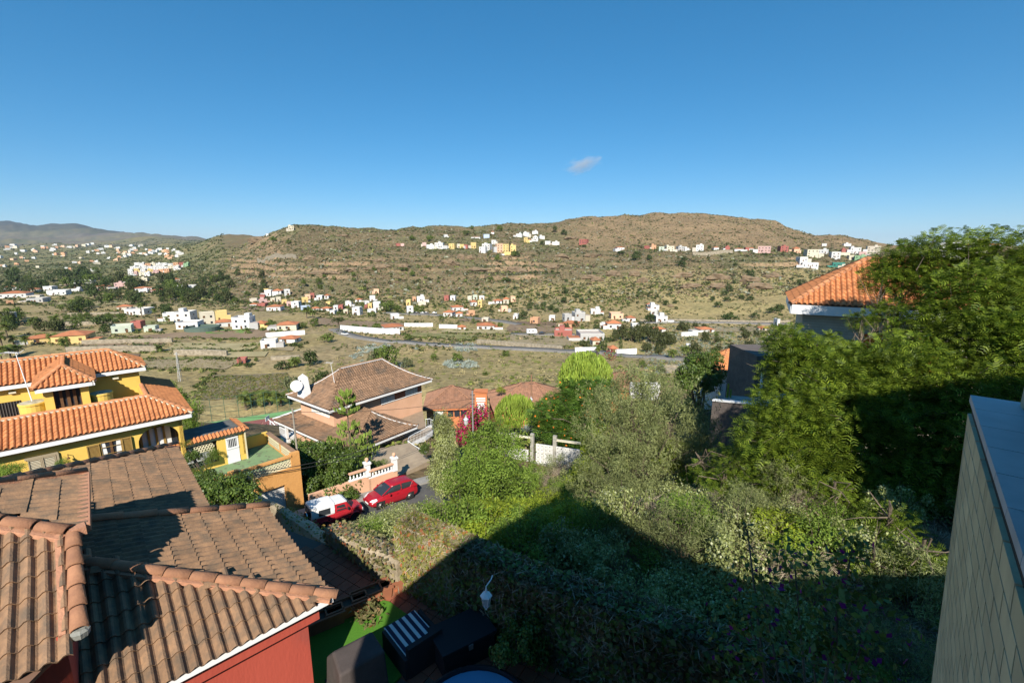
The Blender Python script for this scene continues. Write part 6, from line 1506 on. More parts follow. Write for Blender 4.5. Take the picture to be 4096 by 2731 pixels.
def jeep(p, az, pitch):
    t = thing('pickup_jeep', 'small red off-road pickup with white hard top parked facing away', 'car', p); t.rotation_euler = (pitch, 0, -math.radians(az))
    # local +Y is forward; origin on the road between the axles
    b = loft([(-1.95, sec(.70, .42, .62, .95, .70)), (-1.9, sec(.74, .38, .62, .98, .72)), (-.1, sec(.74, .36, .62, 1.0, .73)), (.75, sec(.74, .36, .62, 1.0, .70)), (.85, sec(.73, .36, .62, .98, .64)), (1.45, sec(.70, .40, .62, .93, .60)), (1.58, sec(.66, .45, .62, .88, .58))], 'body', M_jeepred, t)
    cab = loft([(-.42, sec(.72, .95, 1.25, 1.62, .62)), (-.1, sec(.72, .95, 1.25, 1.64, .62)), (.42, sec(.72, .95, 1.25, 1.60, .61)), (.80, sec(.70, .95, 1.02, 1.06, .62))], 'cab', M_jeepred, t)
    top = loft([(-1.93, sec(.70, .96, 1.3, 1.70, .60)), (-1.8, sec(.74, .96, 1.3, 1.76, .64)), (-.48, sec(.74, .96, 1.3, 1.76, .64)), (-.44, sec(.73, .96, 1.3, 1.74, .63))], 'hard_top', M_whitep, t)
    loft([(-.40, sec(.64, 1.60, 1.64, 1.69, .58)), (.34, sec(.63, 1.58, 1.63, 1.67, .57)), (.46, sec(.60, 1.55, 1.58, 1.62, .54))], 'cab_roof', M_whitep, t)
    for s in (-1, 1):
        def pane(y0, y1, z0, z1, nm, x0, x1, y1t=None, y0t=None, par=t, mm=M_carglass):
            MB().slab([(s * x0, y0, z0), (s * x0, y1, z0), (s * x1, y1t if y1t is not None else y1, z1), (s * x1, y0t if y0t is not None else y0, z1)], (s * .012, 0, 0)).build(nm, mm, par)
        pane(-1.50, -.72, 1.12, 1.52, 'side_window', .752, .705)
        pane(-.26, .42, 1.12, 1.48, 'side_window', .728, .66, .26)
        MB().obox((s * .80, .50, 1.15), (.07, 0, 0), (0, .04, 0), (0, 0, .09)).build('mirror', M_plastic, t)
        MB().obox((s * .60, 1.60, .72), (.11, 0, 0), (0, .02, 0), (0, 0, .10)).build('headlight', M_headl, t)
        MB().obox((s * .62, -1.97, .68), (.08, 0, 0), (0, .02, 0), (0, 0, .09)).build('tail_light', mat('tail_red', (0.4, 0.01, 0.01)) if s < 0 else bpy.data.materials['tail_red'], t)
        for y in (1.02, -1.12):
            wheel(t, s * .66, y, .34, .20, s)
            a = MB()
            for k in range(9):
                th0, th1 = math.pi * k / 9, math.pi * (k + 1) / 9
                pts = [(s * .70, y + .44 * math.cos(th0), .36 + .40 * math.sin(th0)), (s * .70, y + .44 * math.cos(th1), .36 + .40 * math.sin(th1))]
                q = [(s * .82, y + .41 * math.cos(th0), .36 + .36 * math.sin(th0)), (s * .82, y + .41 * math.cos(th1), .36 + .36 * math.sin(th1))]
                a.add([pts[0], pts[1], q[1], q[0]], ((0, 1, 2, 3),)); a.add([q[0], q[1], (s * .80, y + .36 * math.cos(th1), .36 + .30 * math.sin(th1)), (s * .80, y + .36 * math.cos(th0), .36 + .30 * math.sin(th0))], ((0, 1, 2, 3),))
            a.build('wheel_arch', M_jeepred, t)
            MB().obox((s * .745, y, .38), (.01, 0, 0), (0, .37, 0), (0, 0, .30)).build('wheel_well', M_black, t)
        MB().obox((s * .752, -1.72, 1.02), (.004, 0, 0), (0, .05, 0), (0, 0, .04)).build('latch', M_plastic, t)
    MB().slab([(-.6, .50, 1.14), (.6, .50, 1.14), (.54, .36, 1.56), (-.54, .36, 1.56)], (0, .22, .06)).build('windscreen', M_carglass, t)
    MB().slab([(-.60, -1.945, 1.08), (.60, -1.945, 1.08), (.54, -1.945, 1.58), (-.54, -1.945, 1.58)], (0, -.012, 0)).build('rear_window', M_carglass, t)
    sp = MB().lathe([(.10, .02), (.33, .02), (.34, .05), (.34, .17), (.30, .20), (.1, .2)], 18); sp.v = [(x_, -1.95 - z_, y_ + .92) for x_, y_, z_ in sp.v]; so = sp.build('spare_wheel', M_tyre, t, False)
    sc_ = MB().tube([(.345 * math.cos(a_), -2.08, .92 + .345 * math.sin(a_)) for a_ in [math.pi * (0.05 + .1 * k) for k in range(9)]], .035, 5).build('chrome_cover', mat('chrome', (0.7, 0.7, 0.7), rough=0.15, metal=1.0), so)
    MB().obox((0, -2.02, .48), (.72, 0, 0), (0, .06, 0), (0, 0, .07)).build('bumper', M_plastic, t)
    MB().obox((0, 1.68, .50), (.74, 0, 0), (0, .07, 0), (0, 0, .08)).build('bumper', M_plastic, t)
    MB().obox((0, 1.60, .72), (.44, 0, 0), (0, .012, 0), (0, 0, .11)).build('grille', M_plastic, t)
    MB().obox((0, -.2, .30), (.6, 0, 0), (0, 1.6, 0), (0, 0, .10)).build('chassis', M_black, t)
    return t
jp = rp(.5, .15, .02)
jeep(jp, 48.0, math.atan(RG))
def hatchback(p, az, pitch):
    t = thing('hatchback', 'dark red three-door hatchback parked facing the camera behind the pickup', 'car', p); t.rotation_euler = (pitch, 0, -math.radians(az))
    S = [(-2.00, (.66, .42, .60, .80, .52)), (-1.94, (.76, .30, .66, .98, .60)), (-1.6, (.82, .24, .70, 1.02, .70)), (-.9, (.84, .20, .68, .98, .74)), (.3, (.84, .20, .66, .95, .74)), (1.0, (.83, .22, .64, .90, .68)), (1.6, (.79, .26, .58, .80, .60)), (1.90, (.70, .30, .52, .68, .50)), (2.0, (.58, .36, .48, .58, .42))]
    loft([(y, sec(a, b_, c, d, e)) for y, (a, b_, c, d, e) in S], 'body', M_carred, t)
    # cabin of glass with a red roof skin and pillars
    G_ = [(-1.92, (.66, .95, 1.0, 1.02, .58)), (-1.55, (.70, .98, 1.2, 1.40, .54)), (-.6, (.72, .96, 1.2, 1.47, .57)), (.1, (.72, .94, 1.2, 1.45, .56)), (.55, (.70, .93, 1.1, 1.28, .58)), (1.12, (.66, .90, .91, .92, .62))]
    loft([(y, sec(a, b_, c, d, e)) for y, (a, b_, c, d, e) in G_], 'glasshouse', M_carglass, t)
    R_ = [(-1.95, .60, 1.01), (-1.62, .60, 1.40), (-1.3, .58, 1.47), (-.6, .585, 1.505), (.1, .575, 1.48), (.32, .57, 1.42)]
    m = MB(); n = 5
    for y, hw, z in R_:
        for k in range(n): x = hw * (k / (n - 1) * 2 - 1); m.v.append((x, y, z + .025 * (1 - (x / hw) ** 2)))
    k0 = len(m.v)
    for y, hw, z in R_:
        for k in range(n): x = hw * (k / (n - 1) * 2 - 1); m.v.append((x * 1.02, y, z - .06))
    for i in range(len(R_) - 1):
        for k in range(n - 1): m.f.append((i * n + k, i * n + k + 1, (i + 1) * n + k + 1, (i + 1) * n + k))
        for k in (0, n - 1): m.f.append((i * n + k, (i + 1) * n + k, k0 + (i + 1) * n + k, k0 + i * n + k))
    m.f.append(tuple(list(range((len(R_) - 1) * n, len(R_) * n)) + [k0 + x for x in reversed(range((len(R_) - 1) * n, len(R_) * n))]))
    m.build('roof', M_carred, t, True)
    for s in (-1, 1):
        ribs = [((s * .60, .36, 1.40), (s * .69, 1.12, .93)), ((s * .60, -.50, 1.46), (s * .75, -.48, .98)), ((s * .60, -1.55, 1.38), (s * .75, -1.25, 1.0)), ((s * .60, -1.60, 1.38), (s * .70, -1.93, .98))]
        for a_, b_ in ribs: MB().tube([a_, b_], .035, 5, .045).build('pillar', M_carred, t)
        MB().slab([(s * .60, -1.57, 1.36), (s * .75, -1.27, 1.0), (s * .74, -1.9, .98)], (s * .02, 0, 0)).build('rear_quarter', M_carred, t)
        MB().obox((s * .92, .62, 1.0), (.10, 0, 0), (0, .05, 0), (0, 0, .075)).build('mirror', M_carred, t)
        h = [(s * .40, 1.95, .60), (s * .70, 1.78, .58), (s * .77, 1.50, .72), (s * .62, 1.52, .80), (s * .45, 1.80, .72)]
        MB().slab(h, (s * .025, .04, .03)).build('headlight', M_headl, t)
        MB().obox((s * .845, -.1, .86), (.012, 0, 0), (0, .09, 0), (0, 0, .02)).build('door_handle', M_carred, t)
        for y in (1.28, -1.22):
            MB().obox((s * .825, y, .33), (.01, 0, 0), (0, .36, 0), (0, 0, .28)).build('wheel_well', M_black, t)
            wheel(t, s * .75, y, .31, .19, s)
    MB().slab([(-.24, 2.0, .36), (.24, 2.0, .36), (.24, 2.0, .47), (-.24, 2.0, .47)], (0, .015, 0)).build('number_plate', M_whitep, t)
    MB().slab([(-.44, 1.965, .26), (.44, 1.965, .26), (.40, 1.985, .345), (-.40, 1.985, .345)], (0, .015, 0)).build('grille', M_plastic, t)
    MB().slab([(-.36, 1.965, .50), (.36, 1.965, .50), (.30, 1.95, .57), (-.30, 1.95, .57)], (0, .02, 0)).build('grille', M_plastic, t)
    MB().lathe([(.055, 0), (.05, .02), (.01, .025)], 10, (0, 1.93, .60)).build('badge', M_rim, t)
    MB().tube([(-.55, 1.0, .955), (-.1, .72, 1.12)], .012, 4).tube([(0, 1.02, .955), (.4, .74, 1.11)], .012, 4).build('wiper', M_plastic, t)
    return t
hatchback(rp(4.9, -.55, .02), 226.0, -math.atan(RG))
# ================================================================ garden below the camera, walls, the camera's own building
M_garden = mat('terracotta_paving', (0.30, 0.105, 0.06), (0.24, 0.085, 0.05), scale=3, rnd=0.15, bump=0.1)
M_grout = mat('paving_joint', (0.12, 0.085, 0.065))
M_lawn = mat('artificial_lawn', (0.085, 0.22, 0.02), (0.06, 0.17, 0.015), scale=30)
M_soil = mat('garden_soil', (0.11, 0.08, 0.055), (0.07, 0.05, 0.035), scale=2)
M_stone = mat('old_render_wall', (0.42, 0.345, 0.235), (0.30, 0.24, 0.16), scale=1.8, bump=0.8, bscale=8, detail=8, col3=(0.22, 0.20, 0.14), s3=1.0)
M_stripe = mat('navy_cloth', (0.022, 0.03, 0.065)); M_clothw = mat('white_cloth', (0.72, 0.72, 0.70))
M_wicker = mat('black_wicker', (0.022, 0.022, 0.025), rough=0.7)
M_cover = mat('grey_cover', (0.085, 0.068, 0.062), (0.07, 0.056, 0.05), scale=4, bump=0.2, bscale=60)
GZ = -9.0
gp = lambda px, py, z=GZ: atZ(px, py, z)
tag(MB().prism([(-12, 3.5), (9, 3.5), (9, 8.2), (1.8, 8.4), (-2.9, 11.3), (-9.5, 14.5), (-12, 12)], GZ - 1.5, GZ - .03).build('garden_terrace', M_grout), 'paved garden terrace below the window', None, None, 'structure')
# terracotta tiles of the terrace, one by one where they show
tt = bpy.data.objects['garden_terrace']
tile_m = MB().box(-.155, .155, -.155, .155, 0, .028).mesh('paving_tile', M_garden)
ga = math.radians(-32); ca, sa = math.cos(ga), math.sin(ga)
n_t = 0
for i in range(-22, 30):
    for j in range(-2, 30):
        x, y = -3 + (i * ca - j * sa) * .33, 7.2 + (i * sa + j * ca) * .33
        if not inpoly(x, y, [(-6.2, 9.5), (-4.2, 8.2), (.2, 7.9), (2.0, 7.9), (-2.8, 11.0), (-5.5, 12.7), (-7, 12.5)]): continue
        if n_t < 300: o = link('paving_tile', tile_m, tt); o.location = (x, y, GZ - .03); o.rotation_euler = (0, 0, ga); n_t += 1
# lawn
lw = [gp(1010 + 360, 2500), gp(1500, 2440), gp(1590, 2440), gp(1800, 2560), gp(1620, 2731), gp(1300, 2731)]
tag(MB().prism([(-5.15, 12.2 - 2.35), (-4.05, 10.55), (-3.2, 10.3), (-1.75, 9.2), (-2.9, 7.4), (-4.6, 7.4)], GZ - .02, GZ + .03).build('lawn', M_lawn), 'small bright artificial lawn among the garden furniture', None, None, 'structure')
# brick edging strip with young plants
def rowwall(name, label, pts, h0, thick, material, zbot, top_w=None, seg=8):
    """a thick uneven wall along a line; pts carry the height of the top"""
    mb = MB(); P = [Vector(p) for p in pts]; Q = []
    for i in range(len(P) - 1):
        for k in range(seg): Q.append(P[i].lerp(P[i + 1], k / seg))
    Q.append(P[-1])
    rows = []
    for i, p in enumerate(Q):
        d = Q[min(i + 1, len(Q) - 1)] - Q[max(i - 1, 0)]; d.z = 0; d.normalize(); s = Vector((d.y, -d.x, 0)); j = rng.uniform(-.04, .04)
        th = thick / 2 * (1 + rng.uniform(-.12, .12))
        rows.append([p + s * th + ZU * (zbot - p.z), p + s * th * .95 + ZU * (j - .07), p + s * th * .5 + ZU * (j + .03), p - s * th * .5 + ZU * (j + .03), p - s * th * .95 + ZU * (j - .07), p - s * th + ZU * (zbot - p.z)])
    v = [q for r in rows for q in r]; f = []
    for i in range(len(rows) - 1):
        for k in range(5): f.append((i * 6 + k, (i + 1) * 6 + k, (i + 1) * 6 + k + 1, i * 6 + k + 1))
    f.append(tuple(range(6))); f.append(tuple(reversed(range((len(rows) - 1) * 6, len(rows) * 6))))
    return tag(mb.add(v, f).build(name, material), label, 'wall'), Q
w2a, w2b = Vector((-5.75, 13.1, -8.65)), Vector((-2.85, 10.85, -8.05))
rowwall('garden_wall', 'low old rendered garden wall overgrown with creeper beside the alley', [w2a, w2b], 0, .62, M_stone, -12)
w1 = [atS(975, 1962, 29.5), atS(1131, 2033, 24.5), atS(1240, 2100, 19.5), atS(1330, 2165, 16.0)]
rowwall('alley_wall', 'narrow stone wall descending along the dark alley to the garage', w1, 0, .5, M_stone, -20)
w3 = [Vector((-2.75, 11.05, -7.15)), Vector((-1.2, 10.0, -7.1)), Vector((0.1, 9.15, -7.1)), Vector((1.9, 8.2, -7.1)), Vector((6.5, 5.6, -7.0))]
rowwall('ivy_wall', 'tall garden wall buried in dark ivy behind the lounge furniture', w3, 0, .5, M_stone, -11)

# planters along the alley end of the lawn
M_terra = mat('terracotta_pot', (0.34, 0.13, 0.065), (0.28, 0.105, 0.055), scale=3)
def planter(px, py, az, label, i):
    p = gp(px, py)
    t = thing('planter', label, 'planter', p, az=az, group='terracotta trough planters in a row')
    w, l, h = .19, .52, .36
    m = MB(); o_, n_ = [(-l, -w), (l, -w), (l, w), (-l, w)], [(-l + .04, -w + .04), (l - .04, -w + .04), (l - .04, w - .04), (-l + .04, w - .04)]
    v = [(x * .9, y * .9, 0) for x, y in o_] + [(x, y, h) for x, y in o_] + [(x, y, h) for x, y in n_] + [(x, y, h - .08) for x, y in n_]
    f = [(3, 2, 1, 0)]
    for k in range(4):
        q = (k + 1) % 4; f += [(k, q, 4 + q, 4 + k), (4 + k, 4 + q, 8 + q, 8 + k), (8 + k, 8 + q, 12 + q, 12 + k)]
    m.add(v, f).build('trough', M_terra, t)
    MB().box(-l + .05, l - .05, -w + .05, w - .05, h - .12, h - .07).build('soil', M_soil, t)
    MB().box(-l - .02, l + .02, -w - .02, -w + .0, h - .06, h + .005).build('rim', M_terra, t)
for i, (x, y) in enumerate([(1595, 2352), (1487, 2402), (1390, 2455), (1290, 2508)]):
    planter(x, y, -33, ['sunlit terracotta trough planter at the foot of the garden wall', 'terracotta trough planter second from the garden wall', 'terracotta trough planter third from the garden wall', 'terracotta trough planter nearest the red house corner'][i], i)

# striped lounge chair
def lounge():
    c = gp(1650, 2600)
    t = thing('lounge_chair', 'black wicker lounge chair with navy and white striped cushion', 'chair', (c.x, c.y, GZ + .03), az=-42)
    MB().box(-.42, .42, -.55, .55, .0, .30).build('base', M_wicker, t)
    MB().box(-.42, .42, -.62, -.50, .0, .72).build('backrest', M_wicker, t)
    MB().box(-.50, -.42, -.6, .45, .0, .48).build('armrest', M_wicker, t); MB().box(.42, .50, -.6, .45, .0, .48).build('armrest', M_wicker, t)
    cu = MB().box(-.40, .40, -.49, .56, .305, .43).build('cushion', M_clothw, t)
    for k in range(5):
        x = -.33 + .165 * k; MB().box(x - .042, x + .042, -.492, .565, .304, .436).build('stripe', M_stripe, cu)
lounge()
def box_seat():
    c = gp(1850, 2610)
    t = thing('storage_chest', 'black wicker storage chest against the ivy wall', 'chest', (c.x, c.y, GZ), az=-32)
    MB().box(-.62, .62, -.4, .4, 0, .55).build('body', M_wicker, t); MB().box(-.66, .66, -.44, .44, .56, .64).build('lid', M_wicker, t); MB().box(-.05, .05, -.46, -.44, .48, .6).build('latch', M_rim, t)
box_seat()
def covered():
    c = gp(1432, 2745)
    t = thing('covered_armchair', 'high backed garden armchair under a dark grey cover on the lawn', 'armchair', (c.x, c.y, GZ + .03), az=-38)
    m = MB(); s = [(-.5, -.45), (.5, -.45), (.5, .45), (-.5, .45)]
    m.add([(-.5, -.5, 0), (.5, -.5, 0), (.5, .5, 0), (-.5, .5, 0), (-.46, -.46, .95), (.46, -.46, .95), (.42, .12, 1.0), (-.42, .12, 1.0), (.46, .48, .62), (-.46, .48, .62)],
          ((0, 1, 5, 4), (1, 2, 8, 6, 5), (2, 3, 9, 8), (3, 0, 4, 7, 9), (4, 5, 6, 7), (7, 6, 8, 9)))
    o = m.build('cover', M_cover, t); md = o.modifiers.new('bevel', 'BEVEL'); md.width = .05; md.segments = 3
    MB().box(-.52, .52, -.52, .52, .0, .05).build('hem', M_wicker, t)
covered()
def pool():
    c = gp(1900, 2990)
    t = thing('round_pool', 'small round above-ground pool with blue liner at the bottom edge', 'pool', (c.x, c.y, GZ))
    R_ = 1.15
    MB().lathe([(R_, 0), (R_, .62), (R_ - .07, .66), (R_ - .09, .60), (R_ - .10, .1)], 36).build('rim', mat('pool_wall', (0.02, 0.022, 0.025), rough=0.4), t)
    m = MB().lathe([(R_ - .1, .1), (R_ - .095, .57)], 36); m.build('liner', mat('pool_liner', (0.10, 0.26, 0.42)), t)
    MB().lathe([(R_ - .10, .40), (R_ - .11, .41)], 36).build('water', mat('pool_water', (0.03, 0.14, 0.30), rough=0.05, spec=0.6), t)
pool()
# lantern on the ivy wall
def lantern(p, label, name='wall_lantern', s=1.0, material=None, bracket=True):
    m_ = material or M_whitep
    t = thing(name, label, 'lantern', p); t.scale = (s, s, s)
    MB().lathe([(.01, .48), (.02, .42), (.03, .36), (.12, .28), (.13, .26), (.10, .25)], 6).build('hood', m_, t)
    for k in range(6):
        a = math.pi / 3 * k; MB().tube([(.105 * math.cos(a), .105 * math.sin(a), .26), (.06 * math.cos(a), .06 * math.sin(a), .02)], .007, 4).build('glazing_bar', m_, t)
    MB().lathe([(.07, .02), (.05, .0), (.015, -.03), (.02, -.06), (.005, -.08)], 6).build('foot', m_, t)
    MB().lathe([(.095, .25), (.055, .03)], 6).build('glass', mat('lantern_glass', (0.5, 0.5, 0.48), rough=0.2) if 'lantern_glass' not in bpy.data.materials else bpy.data.materials['lantern_glass'], t)
    if bracket: MB().tube([(0, 0, .48), (.1, .12, .55), (.12, .3, .5)], .012, 5).build('bracket', m_, t)
    return t
lantern(atS(1945, 2425, 9.5), 'white hexagonal lantern hanging in front of the ivy wall')

# ---- the building the picture is taken from: shades the garden; only its tiled flank shows
M_own = mat('own_wall', (0.62, 0.55, 0.40), (0.56, 0.50, 0.37), scale=2)
t = thing('own_house', 'house of the viewpoint with cream tiled flank at the right edge', 'house', (1.8, -4, -9))
part(MB().prism([(-3.15, -.75), (5.9, -.75), (5.9, -11), (-3.15, -11)], -11, -.8), 'wall', M_own, t)
part(MB().slab([(-3.15, -.75, -.8), (5.9, -.75, -.8), (1.7, -.75, 2.75)], (0, -.2, 0)), 'gable', M_own, t)
part(MB().add([(-3.3, -.5, -.65), (6.1, -.5, -.55), (6.1, -11.2, -.55), (-3.3, -11.2, -.65), (1.7, -.5, 3.2), (1.7, -11.2, 3.2), (-3.3, -.5, -.79), (6.1, -.5, -.69), (6.1, -11.2, -.69), (-3.3, -11.2, -.79), (1.7, -.5, 3.05), (1.7, -11.2, 3.05)], ((1, 2, 5, 4), (3, 0, 4, 5), (7, 10, 11, 8), (6, 9, 11, 10), (0, 6, 10, 4), (1, 4, 10, 7), (0, 3, 9, 6), (1, 7, 8, 2), (2, 8, 11, 5), (3, 5, 11, 9))), 'roof', M_conc, t)
FA = rot2(41.5); FN = Vector((FA.y, -FA.x, 0))                         # the flank runs along FA; FN points into the building
K0 = atZ(3892, 1611, -.85)                                            # far upper corner of the flank
kb = atS(3739, 2731, K0.y / ray(3739, 2731).y)                        # same corner lower down
lean = Vector(((kb.x - K0.x) / (K0.z - kb.z), 0, -1))                 # the flank batters inwards a little
lo = lambda p, d: p + lean * d
flk = part(MB().add([K0, K0 - FA * 4.6, K0 - FA * 4.6 + FN * 3, K0 + FN * 3 + FA * .0, lo(K0, 9.5), lo(K0 - FA * 4.6, 9.5), lo(K0 - FA * 4.6 + FN * 3, 9.5), lo(K0 + FN * 3, 9.5)],
     ((0, 1, 2, 3), (0, 4, 5, 1), (3, 7, 4, 0), (1, 5, 6, 2), (2, 6, 7, 3), (7, 6, 5, 4))), 'flank_wall', mat('joint_dark', (0.035, 0.03, 0.025)), t)
# cladding bricks on the flank (each its own piece) and coping slabs on top
M_clad = mat('cream_cladding', (0.60, 0.52, 0.32), (0.50, 0.43, 0.27), scale=6, rnd=0.13, rough=0.55, col3=(0.30, 0.26, 0.18), s3=3.0, lo3=.55, hi3=.75, stretch=(1, 1, .25))
M_clad2 = mat('cream_cladding_end', (0.62, 0.54, 0.33), rough=0.55)
M_cop = mat('coping_slab', (0.42, 0.45, 0.48), (0.35, 0.38, 0.41), scale=5, rnd=0.08, rough=0.5)
BL, BH = .26, .105
brkh = MB().box(-BL / 4 + .006, BL / 4 - .006, -.012, .012, -BH / 2 + .004, BH / 2 - .004).mesh('cladding_brick', M_clad)
brk = MB().box(-BL / 2 + .006, BL / 2 - .006, -.012, .012, -BH / 2 + .004, BH / 2 - .004).mesh('cladding_brick', M_clad)
upw = -lean.normalized(); nW = upw.cross(FA).normalized(); nW = nW if nW.dot(FN) > 0 else -nW; rotc = Matrix((FA, nW, nW.cross(FA) if nW.cross(FA).z > 0 else FA.cross(nW))).transposed().to_4x4()
nb = 0
for r in range(23):
    for c in range(9):
        a = BL * (c + .5); dz = .06 + BH * (r + .5)
        if a > 2.3 or nb >= 300: continue
        half = r % 2 and c == 0
        if r % 2: a = BL * .25 if half else BL * c
        o = link('cladding_brick', brkh if half else brk, flk); o.matrix_basis = Matrix.Translation(lo(K0 - FA * a, dz) - nW * .004) @ rotc; nb += 1
cs = MB().box(-.152, .152, -.12, .12, 0, .035).mesh('coping_slab', M_cop)
for c in range(9):
    o = link('coping_slab', cs, flk); o.matrix_basis = Matrix.Translation(K0 - FA * (.13 + .31 * c) + FN * .105 + ZU * .004) @ Matrix((FA, FN, ZU)).transposed().to_4x4()
part(MB().prism([(K0 + FN * .235 + FA * .02).xy, (K0 + FN * .235 - FA * 4.4).xy, (K0 + FN * 3 - FA * 4.4).xy, (K0 + FN * 3 + FA * .02).xy], -.86, -.80), 'sill', mat('dark_membrane', (0.03, 0.03, 0.032), (0.055, 0.055, 0.06), scale=3), t)
wf = K0 + FN * .20 - FA * .10
part(MB().obox(wf + ZU * .9, FA * .05, FN * .03, ZU * 1.0), 'window_post', mat('beige_frame', (0.45, 0.36, 0.24)), t)
part(MB().prism([(wf - FA * .1 + FN * .1).xy, (wf - FA * 4 + FN * .1).xy, (wf - FA * 4 + FN * .15).xy, (wf - FA * .1 + FN * .15).xy], -.80, 2.6), 'window_wall', M_own, t)
# terrace wing to the right that keeps the lower garden in shade
part(MB().prism([(K0 + FN * 3.0 - FA * .3).xy, (13.5, 1.0), (13.5, -9), (6.3, -9), (6.3, -1.0)], -11, -.9), 'wing', M_own, t)
part(MB().prism([(11.9, -2.2), (30, -2.2), (30, -9.5), (11.9, -9.5)], -11, 8.6), 'shade_wing', M_own, t)  # unseen taller block, added and sized to shade the feathery tree
# ================================================================ vegetation close by
L_pale = leafmat('leaf_pale', (0.20, 0.23, 0.06), (0.38, 0.41, 0.15), (0.50, 0.52, 0.30), rough=0.45, spec=0.35)
L_lime = leafmat('leaf_lime', (0.20, 0.27, 0.02), (0.36, 0.42, 0.04), trans=0.4)
L_green = leafmat('leaf_green', (0.11, 0.18, 0.022), (0.23, 0.32, 0.05), trans=0.35)
L_grey = leafmat('leaf_grey_olive', (0.15, 0.175, 0.055), (0.29, 0.315, 0.125))
L_twig = leafmat('dry_twig', (0.20, 0.155, 0.105), (0.38, 0.31, 0.22), trans=0.0)
L_ivy = leafmat('leaf_ivy', (0.055, 0.10, 0.016), (0.15, 0.21, 0.04), rough=0.4, spec=0.4)
L_creep = leafmat('leaf_creeper', (0.15, 0.17, 0.05), (0.30, 0.23, 0.11), (0.40, 0.12, 0.05))
L_creep2 = leafmat('leaf_creeper_yellow', (0.16, 0.20, 0.03), (0.30, 0.28, 0.06), (0.36, 0.12, 0.03))
L_feather = leafmat('leaf_feathery', (0.05, 0.10, 0.010), (0.27, 0.35, 0.035), trans=0.4, rough=0.5)
L_flamb = leafmat('leaf_flamboyant', (0.05, 0.12, 0.014), (0.17, 0.28, 0.04), trans=0.35)
L_cand = leafmat('euphorbia_green', (0.14, 0.21, 0.025), (0.26, 0.34, 0.05), trans=0.05, rough=0.5)
L_boug = leafmat('bract_magenta', (0.38, 0.01, 0.07), (0.60, 0.03, 0.16), trans=0.3)
L_purple = leafmat('bract_purple', (0.10, 0.006, 0.10), (0.20, 0.014, 0.17), trans=0.3)
L_orange = leafmat('petal_orange', (0.75, 0.17, 0.02), (0.85, 0.28, 0.04), trans=0.3)
L_autumn = leafmat('leaf_bronze', (0.06, 0.05, 0.02), (0.13, 0.09, 0.035), trans=0.25)

KINDS = {}
def add_kind(k, mt, ncl, per, rc, size, aspect, flat, jit=0.7, hollow=0.45, n=3, bottom=-0.35):
    KINDS[k] = [bush_mesh('foliage', 500 + i + 13 * len(KINDS), mt, ncl, per, 0.85, rc, size, aspect, flat, hollow, bottom, jit) for i in range(n)]
add_kind('pale', L_pale, 50, 90, 0.27, 0.06, 0.75, 0.75)
add_kind('lime', L_lime, 40, 70, 0.28, 0.105, 0.32, 0.8)
add_kind('green', L_green, 44, 75, 0.27, 0.075, 0.42, 0.8)
add_kind('grey', L_grey, 54, 80, 0.24, 0.085, 0.17, 0.95, jit=1.0)
add_kind('twig', L_twig, 40, 36, 0.36, 0.34, 0.035, 0.6, jit=1.4)
add_kind('ivy', L_ivy, 50, 62, 0.24, 0.085, 0.85, 0.85)
TWIGS = []
for i in range(2):
    m = MB(); r_ = random.Random(40 + i)
    for k in range(16):
        a = r_.uniform(0, 6.28); e = r_.uniform(.5, 1.4); L = r_.uniform(.7, 1.15); p = Vector((0, 0, 0)); pts = [p]
        for j in range(4):
            a += r_.uniform(-.5, .5); e += r_.uniform(-.25, .2); p = p + Vector((math.cos(a) * math.cos(e), math.sin(a) * math.cos(e), math.sin(e))) * L / 4; pts.append(p)
        m.tube(pts, .018, 4, .004, False)
    TWIGS.append(m.mesh('stems', M_trunk))
def shrub(kind, p, r, h=None, label=None, group=None, name='shrub', stems=True, tw=None):
    t = thing(name, label, 'shrub', p, group=group, rz=rng.uniform(0, 6.28))
    c = link('foliage', rng.choice(KINDS[kind]), t); h = h or r * 1.3; c.scale = (r, r * rng.uniform(.85, 1.1), h / 1.3)
    if stems: s = link('stems', rng.choice(TWIGS), t); s.scale = (r, r, h * .85)
    return t
# ---- the overgrown plot between the garden wall and the street
PLOT = 'shrubs of the overgrown plot'
desc = {'pale': 'pale round-leaved shrub', 'lime': 'bright lime green shrub', 'green': 'fresh green shrub', 'grey': 'grey olive shrub', 'twig': 'dry bare twiggy shrub', 'ivy': 'dark ivy-like shrub'}
def street_b(x, y): return (x - R0.x) * RN.x + (y - R0.y) * RN.y, (x - R0.x) * RD.x + (y - R0.y) * RD.y
cand = []
def kind_at(px, py, r_):
    u = r_.random()
    if 1880 < px < 2280 and 1990 < py < 2150: return 'lime' if u < .75 else 'green'
    if 3080 < px < 3380 and 2030 < py < 2250: return 'lime' if u < .8 else 'green'
    if px < 1720 and py > 1880: return 'pale' if u < .6 else ('twig' if u < .75 else 'green')
    if 1750 < px < 2120 and 1780 < py < 1990: return 'green' if u < .6 else ('lime' if u < .75 else 'pale')
    if px > 2500 and py > 1900: return 'pale' if u < .5 else ('twig' if u < .68 else ('green' if u < .85 else 'grey'))
    return ['green', 'pale', 'grey', 'lime', 'twig', 'pale', 'green'][int(u * 7)]
r_ = random.Random(99); pts_ = []
